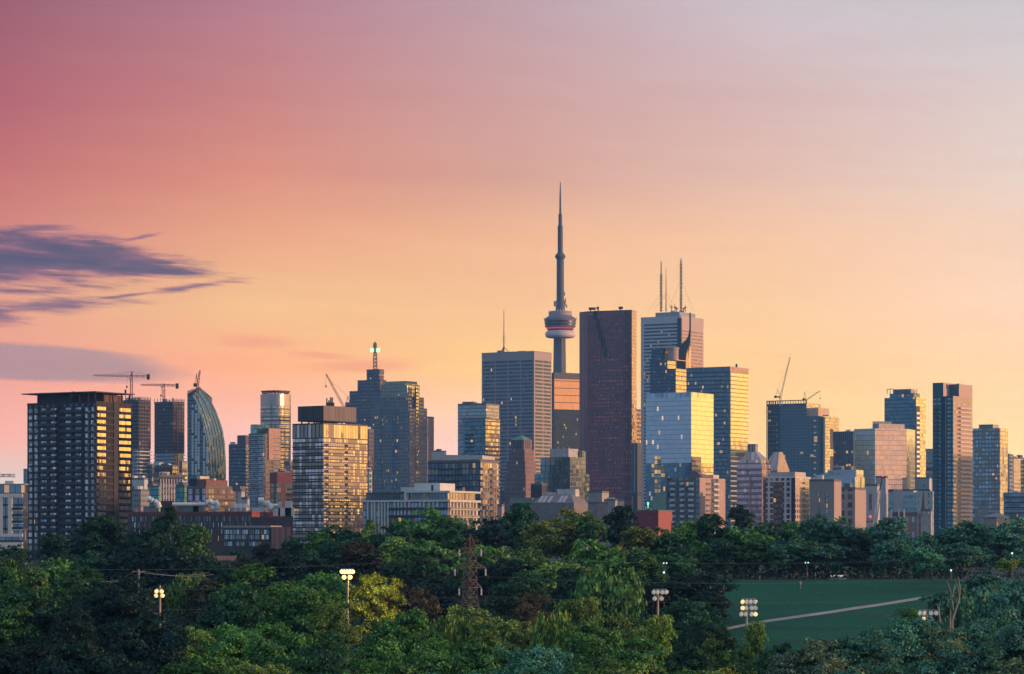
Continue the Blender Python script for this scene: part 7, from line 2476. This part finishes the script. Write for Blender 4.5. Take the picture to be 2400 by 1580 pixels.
for k in range(4):
    mb = MB()
    for (za, wa), (zb, wb) in zip(lev, lev[1:]):
        mb.beam(leg_at(k, wa) + Vector((0, 0, za)), leg_at(k, wb) + Vector((0, 0, zb)), .10)
    mb.build('leg', RUST, t)
mb = MB()
for (za, wa), (zb, wb) in zip(lev[:-2], lev[1:-1]):
    for k in range(4):
        j = (k + 1) % 4
        A0, B0 = leg_at(k, wa) + Vector((0, 0, za)), leg_at(j, wa) + Vector((0, 0, za))
        A1, B1 = leg_at(k, wb) + Vector((0, 0, zb)), leg_at(j, wb) + Vector((0, 0, zb))
        mb.beam(A0, B1, .05)
        mb.beam(B0, A1, .05)
        mb.beam(A1, B1, .06)
mb.build('bracing', RUST, t)
INS = plain('insulator_glass', (.62, .6, .56), .3, 0, .05)
arms = [(1251, 1285, 25.5), (1313, 1331, 36), (1358, 1376.5, 26)]
tips = []
for i, (yt_, yb_, half) in enumerate(arms):
    mb = MB()
    for sgn in (-1, 1):
        tip = Vector((px0 + sgn * half * mpx, Yp, pz_(yb_)))
        tips.append(tip)
        wb = 1.5
        for dy_ in (-.5, .5):
            root = Vector((px0 + sgn * .6, Yp + dy_, pz_(yb_)))
            up_ = Vector((px0 + (sgn * .5 if i else 0), Yp + dy_ * (1 if i else 0), pz_(yt_)))
            mb.beam(root, tip, .12)
            mb.beam(up_, tip, .12)
            if i:
                mb.beam(up_.lerp(tip, .45), root.lerp(tip, .25), .07)
                mb.beam(up_.lerp(tip, .45), root.lerp(tip, .65), .07)
        mb.beam(Vector((px0 - .6, Yp, pz_(yb_))), Vector((px0 + .6, Yp, pz_(yb_))), .1)
        if i:
            mb.beam(Vector((px0 - .75, Yp, pz_(yt_))), Vector((px0 + .75, Yp, pz_(yt_))), .1)
    mb.build('cross_arm', RUST, t)
for tip in tips:
    mb = MB()
    mb.tube([tip, tip - Vector((0, 0, .25))], [.03, .03], 5)
    prof = []
    z = tip.z - 1.35
    while z < tip.z - .25:
        prof += [(.07, z), (.17, z + .03), (.15, z + .1), (.07, z + .13)]
        z += .16
    mb.lathe((tip.x, tip.y), prof, 10)
    mb.build('insulator', INS, t)
WIRE = plain('wire', (.2, .2, .23), .5, .3, 0)
def wire(label, p0, p1, sag, r=.007):
    mb = MB()
    n = 24
    pts = [p0.lerp(p1, i / n) - Vector((0, 0, sag * 4 * (i / n) * (1 - i / n))) for i in range(n + 1)]
    base = p0.copy()
    mb.tube(pts, [r] * (n + 1), 4)
    o = mb.build('power_line', WIRE, None, base)
    tag(o, label, 'power line', 'wires of the power pylon')
nm = ['upper', 'upper', 'middle', 'middle', 'lower', 'lower']
for i, tip in enumerate(tips):
    e = tip - Vector((0, 0, 1.4))
    q1 = e + Vector((150, 75, 4 - i * .3))
    q0 = e + Vector((-125, -40, 2))
    side = 'near' if i % 2 == 0 else 'far'
    wire('thin wire from the %s end of the pylon\'s %s arm across the park lawn' % (('hazy-side', 'city-side')[i % 2], nm[i]), e, q1, 3.0)
    wire('thin wire from the %s end of the pylon\'s %s arm over the dark valley' % (('hazy-side', 'city-side')[i % 2], nm[i]), e, q0, 3.0)

# utility pole in the dark wood
Yu = 470
q = P(325, 1334, Yu)
t = thing('utility_pole', 'weathered utility pole with a small cross bar above the huge black-green tree', 'pole', (q.x, Yu, gz(0, Yu)))
mb = MB()
mb.tube([(q.x, Yu, gz(0, Yu)), (q.x, Yu, q.z)], [.2, .15], 8)
mb.build('pole', plain('grey_wood', (.28, .25, .24), .9), t)
mb = MB()
mb.beam((q.x - 1.0, Yu, q.z - .4), (q.x + 1.0, Yu, q.z - .4), .14)
mb.build('cross_bar', plain('grey_wood', (.28, .25, .24), .9), t)
for k, (dx_, dz_) in enumerate(((-.8, 0), (.8, -.3))):
    p0 = Vector((q.x + dx_, Yu, q.z - .3))
    mb = MB()
    for p1 in (P(490 + k * 10, 1342 + k * 4, 480), P(240, 1362 + k * 3, 462)):
        pts = [p0.lerp(p1, i / 12) - Vector((0, 0, .6 * 4 * (i / 12) * (1 - i / 12))) for i in range(13)]
        mb.tube(pts, [.016] * 13, 4)
    o = mb.build('pole_wire', plain('pale_wire', (.4, .42, .45), .5, .2, 0), None, p0)
    tag(o, ('upper' if k == 0 else 'lower') + ' pale wire sagging from the utility pole', 'wire')

# ------------------------------------------------------------------ floodlights
LENS_ON = plain('lens_bright', (.9, .8, .5), .3, 0, 0, emit=(1.0, .60, .13), es=4.0)
LENS_MID = plain('lens_warm', (.9, .85, .6), .3, 0, 0, emit=(1.0, .70, .25), es=1.0)
LENS_LOW = plain('lens_pale', (.75, .72, .68), .25, .2, 0, emit=(1.0, .88, .75), es=.22)
HOUSING = plain('lamp_housing', (.45, .43, .43), .4, .6, .1)
POLE = plain('lamp_pole', (.42, .33, .26), .8, 0, .15, 1.0)


def flood(label, x, y, Y, rows, lens, tilt=.35):
    """Pole with rows of round floodlights on cross arms; rows = (y photo, [x offsets]); lens per lamp."""
    q = P(x, y, Y)
    g = gz(q.x, Y)
    t = thing('floodlight_pole', label, 'floodlight', (q.x, Y, g), 'park floodlight poles')
    mb = MB()
    mb.tube([(q.x, Y, g), (q.x, Y, q.z)], [.22, .14], 8)
    mb.build('pole', POLE, t)
    m = Y / F
    n = 0
    for ry, offs in rows:
        z = ZC + (HY - ry) / F * Y
        mb = MB()
        mb.beam((q.x + min(offs) * m - .1, Y - .25, z + .42), (q.x + max(offs) * m + .1, Y - .25, z + .42), .11)
        mb.build('cross_arm', HOUSING, t)
        for ox in offs:
            c = Vector((q.x + ox * m, Y - .55, z))
            d_ = Vector((rnd.uniform(-.35, .35), -1, -tilt)).normalized()
            a = d_.cross(Vector((0, 0, 1))).normalized()
            b_ = a.cross(d_)
            lamp = MB()
            ringp = [(.12, -.42), (.2, -.3), (.36, .0), (.33, .02)]
            u = [(math.cos(2 * math.pi * k / 14), math.sin(2 * math.pi * k / 14)) for k in range(14)]
            pt = lambda r_, o_, k: c + d_ * o_ + (a * u[k % 14][0] + b_ * u[k % 14][1]) * r_
            for (r0, o0), (r1, o1) in zip(ringp, ringp[1:]):
                for k in range(14):
                    lamp.face([pt(r0, o0, k), pt(r0, o0, k + 1), pt(r1, o1, k + 1), pt(r1, o1, k)])
            lamp.face([pt(.12, -.42, k) for k in range(14)][::-1])
            lamp.beam(c - d_ * .25, c - d_ * .2 + Vector((0, .1, .42)), .1)
            lo = lamp.build('lamp', HOUSING, t)
            lens_m = lens[n % len(lens)]
            n += 1
            mb = MB()
            for k in range(14):
                mb.face([pt(.325, .012, k + 1), pt(.325, .012, k), pt(.0, .09, k)][::-1])
            mb.build('lens', lens_m, lo)
    return q


q = flood('tall floodlight pole with glowing yellow lamps beside the yellow maple', 815, 1337, 430, [(1340, [-13, -7, -1, 5, 12]), (1353, [-8, 6])], [LENS_ON])
pl = bpy.data.lights.new('floodlight_glow', 'POINT')
pl.energy, pl.color, pl.shadow_soft_size = 7000.0, (1.0, .78, .28), .5
po = bpy.data.objects.new('floodlight_glow', pl)
COL.objects.link(po)
po.location = (q.x + 3.4, 430 + 1.5, q.z + .9)
flood('floodlight pole with six pale lamps on two arms in the middle of the wood', 1542, 1381, 420, [(1388, [-10, -1, 10, 19]), (1403, [-8, 8])], [LENS_LOW])
flood('floodlight pole with twelve lamps on three arms at the corner of the lawn', 1750, 1403, 415, [(1410.5, [-10, 0, 9, 19]), (1425, [-10, -2, 11, 20]), (1439.5, [-13, -3, 11, 20])],
      [LENS_MID, LENS_LOW, LENS_LOW, LENS_LOW, LENS_MID, LENS_LOW, LENS_LOW, LENS_LOW, LENS_LOW, LENS_LOW, LENS_LOW, LENS_MID])
flood('floodlight pole with six lamps beside the pale dead trunks', 2171, 1429, 415, [(1437, [-16, -6, 10, 22]), (1451, [-8, 10])], [LENS_LOW, LENS_LOW, LENS_LOW, LENS_LOW, LENS_MID])
flood('floodlight pole with golden lamps half hidden beside the pale willow', 375, 1372, 425, [(1386, [-7, 5]), (1396, [-8, 7])], [LENS_MID])


def street_lamp(label, x, y, Y, mat, twin=False):
    q = P(x, y, Y)
    t = thing('street_lamp', label, 'street lamp', (q.x, Y, gz(q.x, Y)), 'park path lamps')
    mb = MB()
    mb.tube([(q.x, Y, gz(q.x, Y)), (q.x, Y, q.z)], [.09, .06], 6)
    mb.build('pole', DARKSTEEL, t)
    for dx_ in ((-.28, .28) if twin else (0,)):
        mb = MB()
        r_ = .2 if not twin else .14
        mb.lathe((q.x + dx_, Y), [(.05, q.z - r_), (r_ * .8, q.z - r_ * .5), (r_, q.z + .05), (r_ * .7, q.z + r_ * .75), (.04, q.z + r_)], 12)
        mb.build('lamp_globe', mat, t)


COOL = plain('cool_globe', (.7, .85, .85), .3, 0, 0, emit=(.65, 1, .95), es=1.2)
WARMG = plain('warm_globe', (.9, .85, .7), .3, 0, 0, emit=(1, .85, .6), es=1.8)
street_lamp('twin lamp with cool white globes at the head of the lawn', 1891, 1319, 603, COOL, True)
street_lamp('tiny twin lamp glinting in the dark trees above the six-lamp floodlights', 1559, 1320, 560, COOL, True)
street_lamp('single white lamp just below the tiny twin lamp', 1556, 1342, 545, COOL)
street_lamp('bright globe lamp beside the small light green tree by the fence', 2372, 1297, 600, COOL)
street_lamp('small lamp at the end of the lawn before the bright teal tree', 2229, 1337, 601, COOL)

# ------------------------------------------------------------------ small things round the lawn
def gable_house(name, label, x0, x1, yb, yt, yr, Y, wall, roof, dep=7):
    p0, p1 = P(x0, yb, Y), P(x1, yb, Y)
    g = min(gz(p0.x, Y), p0.z)
    z1, z2 = P(x0, yt, Y).z, P(x0, yr, Y).z
    t = thing(name, label, 'house', ((p0.x + p1.x) / 2, Y, g))
    mb = MB()
    mb.prism([Vector((p0.x, Y)), Vector((p1.x, Y)), Vector((p1.x, Y + dep)), Vector((p0.x, Y + dep))], g, z1, 0)
    for x_ in (p0.x, p1.x):
        mb.face([(x_, Y, z1), (x_, Y + dep, z1), (x_, Y + dep / 2, z2 - .15)])
    mb.build('walls', wall, t)
    mb = MB()
    a, b_ = p0.x - .4, p1.x + .4
    for ya, yb_ in ((Y - .4, Y + dep / 2), (Y + dep + .4, Y + dep / 2)):
        mb.face([(a, ya, z1 - .15), (b_, ya, z1 - .15), (b_, yb_, z2), (a, yb_, z2)])
        mb.face([(a, ya, z1 - .35), (b_, ya, z1 - .35), (b_, ya, z1 - .15), (a, ya, z1 - .15)])
    mb.build('roof', roof, t)
    return t, p0, p1, g, z1


gable_house('house', 'little house with a brick-red roof among the dark trees', 508, 548, 1325, 1312, 1303, 655, plain('house_wall', (.3, .25, .22), .9), plain('brick_red_roof', (.3, .12, .09), .85))
gable_house('house', 'small shed with a pale roof among the trees above the lit floodlights', 668, 702, 1318, 1307, 1300, 665, plain('house_wall', (.3, .25, .22), .9), plain('pale_roof', (.3, .24, .22), .85))
t, p0, p1, g, z1 = gable_house('house', 'shaded mauve house behind the trees at the head of the lawn', 1795, 1842, 1364, 1318, 1306, 625, plain('mauve_house', (.3, .24, .25), .9), plain('dark_shingle', (.06, .05, .06), .9))
for s_ in (.25, .7):
    mb = MB()
    x_ = p0.x + (p1.x - p0.x) * s_
    mb.prism([Vector((x_ - .5, 624.93)), Vector((x_ + .5, 624.93)), Vector((x_ + .5, 625)), Vector((x_ - .5, 625))], g + 1.2, g + 2.6, 0)
    mb.build('window', plain('dim_window', (.05, .06, .08), .2, .5, 0), t)
# kiosk with a lit front
p0, p1 = P(1944, 1362, 611), P(1984, 1362, 611)
t = thing('park_kiosk', 'low pale lit kiosk counter under the trees at the head of the lawn', 'kiosk', ((p0.x + p1.x) / 2, 611, 37.5))
mb = MB()
mb.prism([Vector((p0.x, 611)), Vector((p1.x, 611)), Vector((p1.x, 613)), Vector((p0.x, 613))], 37.5, 38.5, 0)
mb.build('counter', plain('kiosk_cream', (.6, .56, .5), .7), t)
mb = MB()
mb.prism([Vector((p0.x + .2, 610.95)), Vector((p1.x - .2, 610.95)), Vector((p1.x - .2, 610.99)), Vector((p0.x + .2, 610.99))], 38.15, 38.42, 0)
mb.build('light_strip', plain('kiosk_lamp', (.9, .85, .7), .3, 0, 0, emit=(1, .9, .7), es=.5), t)
mb = MB()
mb.prism([Vector((p0.x - .3, 610.8)), Vector((p1.x + .3, 610.8)), Vector((p1.x + .3, 613.3)), Vector((p0.x - .3, 613.3))], 39.9, 40.05, 0, 0, 0, True)
for x_ in (p0.x, p1.x):
    mb.beam((x_, 611, 38.5), (x_, 611, 39.9), .12)
mb.build('roof', plain('kiosk_roof', (.2, .19, .2), .7), t)
# grey fence along the top
t = thing('fence', 'long grey board fence along the park road near the photo edge', 'fence', (P(2330, HY, 616).x, 616, 37.5))
x0, x1 = P(2258, HY, 616).x, P(2412, HY, 616).x
mb = MB()
n = 44
for i in range(n):
    a = x0 + (x1 - x0) * i / n
    mb.prism([Vector((a + .01, 616)), Vector((a + (x1 - x0) / n - .02, 616)), Vector((a + (x1 - x0) / n - .02, 616.05)), Vector((a + .01, 616.05))], 37.6, 39.9 + .05 * (i % 3), 0)
mb.build('boards', plain('grey_boards', (.22, .23, .25), .9, 0, .2, 1.5), t)
for i in range(8):
    a = x0 + (x1 - x0) * i / 7
    mb = MB()
    mb.beam((a, 616.15, 37.5), (a, 616.15, 40.0), .14)
    mb.build('post', plain('grey_wood', (.28, .25, .24), .9), t)
tag(sheet('pavement', [(Vector((94, 606.6, 0)), Vector((112, 606.6, 0))), (Vector((94, 608.4, 0)), Vector((112, 608.4, 0)))], plain('pale_paving', (.42, .42, .42), .9), .12), kind='structure')


# ------------------------------------------------------------------ person on the lawn
def person(label, x, yfoot, heading, shirt, trousers, stride=.22):
    f_ = ground_hit(x, yfoot)
    t = bpy.data.meshes.new('person')
    J = {'pelvis': (0, 0, .95), 'chest': (0, 0, 1.28), 'neck': (0, .01, 1.48), 'head': (0, .02, 1.6), 'crown': (0, .01, 1.72),
         'ls': (-.19, 0, 1.42), 'le': (-.24, -.04, 1.14), 'lh': (-.23, .08, .9), 'rs': (.19, 0, 1.42), 're': (.24, .02, 1.14), 'rh': (.23, -.1, .92),
         'lk': (-.1, stride * .6, .5), 'la': (-.1, stride * .55, .09), 'lt': (-.1, stride * .55 + .17, .04),
         'rk': (.1, -stride * .2, .5), 'ra': (.1, -stride * .9, .1), 'rt': (.1, -stride * .9 + .16, .04), 'lhip': (-.1, 0, .9), 'rhip': (.1, 0, .9)}
    E = [('pelvis', 'chest'), ('chest', 'neck'), ('neck', 'head'), ('head', 'crown'), ('chest', 'ls'), ('ls', 'le'), ('le', 'lh'), ('chest', 'rs'), ('rs', 're'), ('re', 'rh'),
         ('pelvis', 'lhip'), ('lhip', 'lk'), ('lk', 'la'), ('la', 'lt'), ('pelvis', 'rhip'), ('rhip', 'rk'), ('rk', 'ra'), ('ra', 'rt')]
    rad = {'pelvis': .145, 'chest': .155, 'neck': .06, 'head': .095, 'crown': .07, 'ls': .062, 'le': .045, 'lh': .036, 'rs': .062, 're': .045, 'rh': .036, 'lk': .062, 'la': .045, 'lt': .04, 'rk': .062, 'ra': .045, 'rt': .04, 'lhip': .09, 'rhip': .09}
    names = list(J)
    t.from_pydata([J[n] for n in names], [(names.index(a), names.index(b)) for a, b in E], [])
    o = bpy.data.objects.new('person', t)
    COL.objects.link(o)
    o.location = f_ + Vector((0, 0, .05))
    o.rotation_euler = (0, 0, heading)
    md = o.modifiers.new('skin', 'SKIN')
    for i, n in enumerate(names):
        sv = t.skin_vertices[0].data[i]
        sv.radius = (rad[n], rad[n] * .8)
        sv.use_root = n == 'pelvis'
    md.use_smooth_shade = True
    o.modifiers.new('sub', 'SUBSURF').levels = 1
    mt = bpy.data.materials.new('walker_clothes')
    mt.use_nodes = True
    N = NT(mt.node_tree)
    z = N.sep(N.new('ShaderNodeTexCoord').outputs['Object'])[2]
    c1 = N.mix(N.math('GREATER_THAN', z, .98), trousers, shirt)
    c2 = N.mix(N.math('GREATER_THAN', z, 1.47), c1, (.42, .25, .18))
    c3 = N.mix(N.math('GREATER_THAN', z, 1.66), c2, (.03, .02, .015))
    N.put(mt.node_tree.nodes['Principled BSDF'].inputs['Base Color'], c3)
    t.materials.append(mt)
    tag(o, label, 'person')
    return o


person('person in a pale top walking across the head of the lawn', 1876, 1381, R(115), (.62, .58, .58), (.25, .14, .14))
person('person in dark clothes walking near the twin white lamp', 1893, 1362, R(70), (.08, .07, .09), (.04, .04, .05))
person('second dark walker beside the pale kiosk', 1911, 1362, R(-80), (.35, .22, .18), (.05, .04, .05))

# ------------------------------------------------------------------ haze
mb = MB()
mb.prism([Vector((-3100, -450)), Vector((3100, -450)), Vector((3100, 6700)), Vector((-3100, 6700))], 15.0, 620.0, 0, 0, 0, True)
hm = bpy.data.materials.new('haze')
hm.use_nodes = True
ht = hm.node_tree
for n in list(ht.nodes):
    ht.nodes.remove(n)
vo = ht.nodes.new('ShaderNodeVolumePrincipled')
vo.inputs['Color'].default_value = (.20, .50, 1.0, 1)
vo.inputs['Density'].default_value = HAZE
vo.inputs['Anisotropy'].default_value = .2
ho = ht.nodes.new('ShaderNodeOutputMaterial')
ht.links.new(vo.outputs[0], ho.inputs['Volume'])
o = mb.build('haze', hm)
tag(o, kind='stuff')
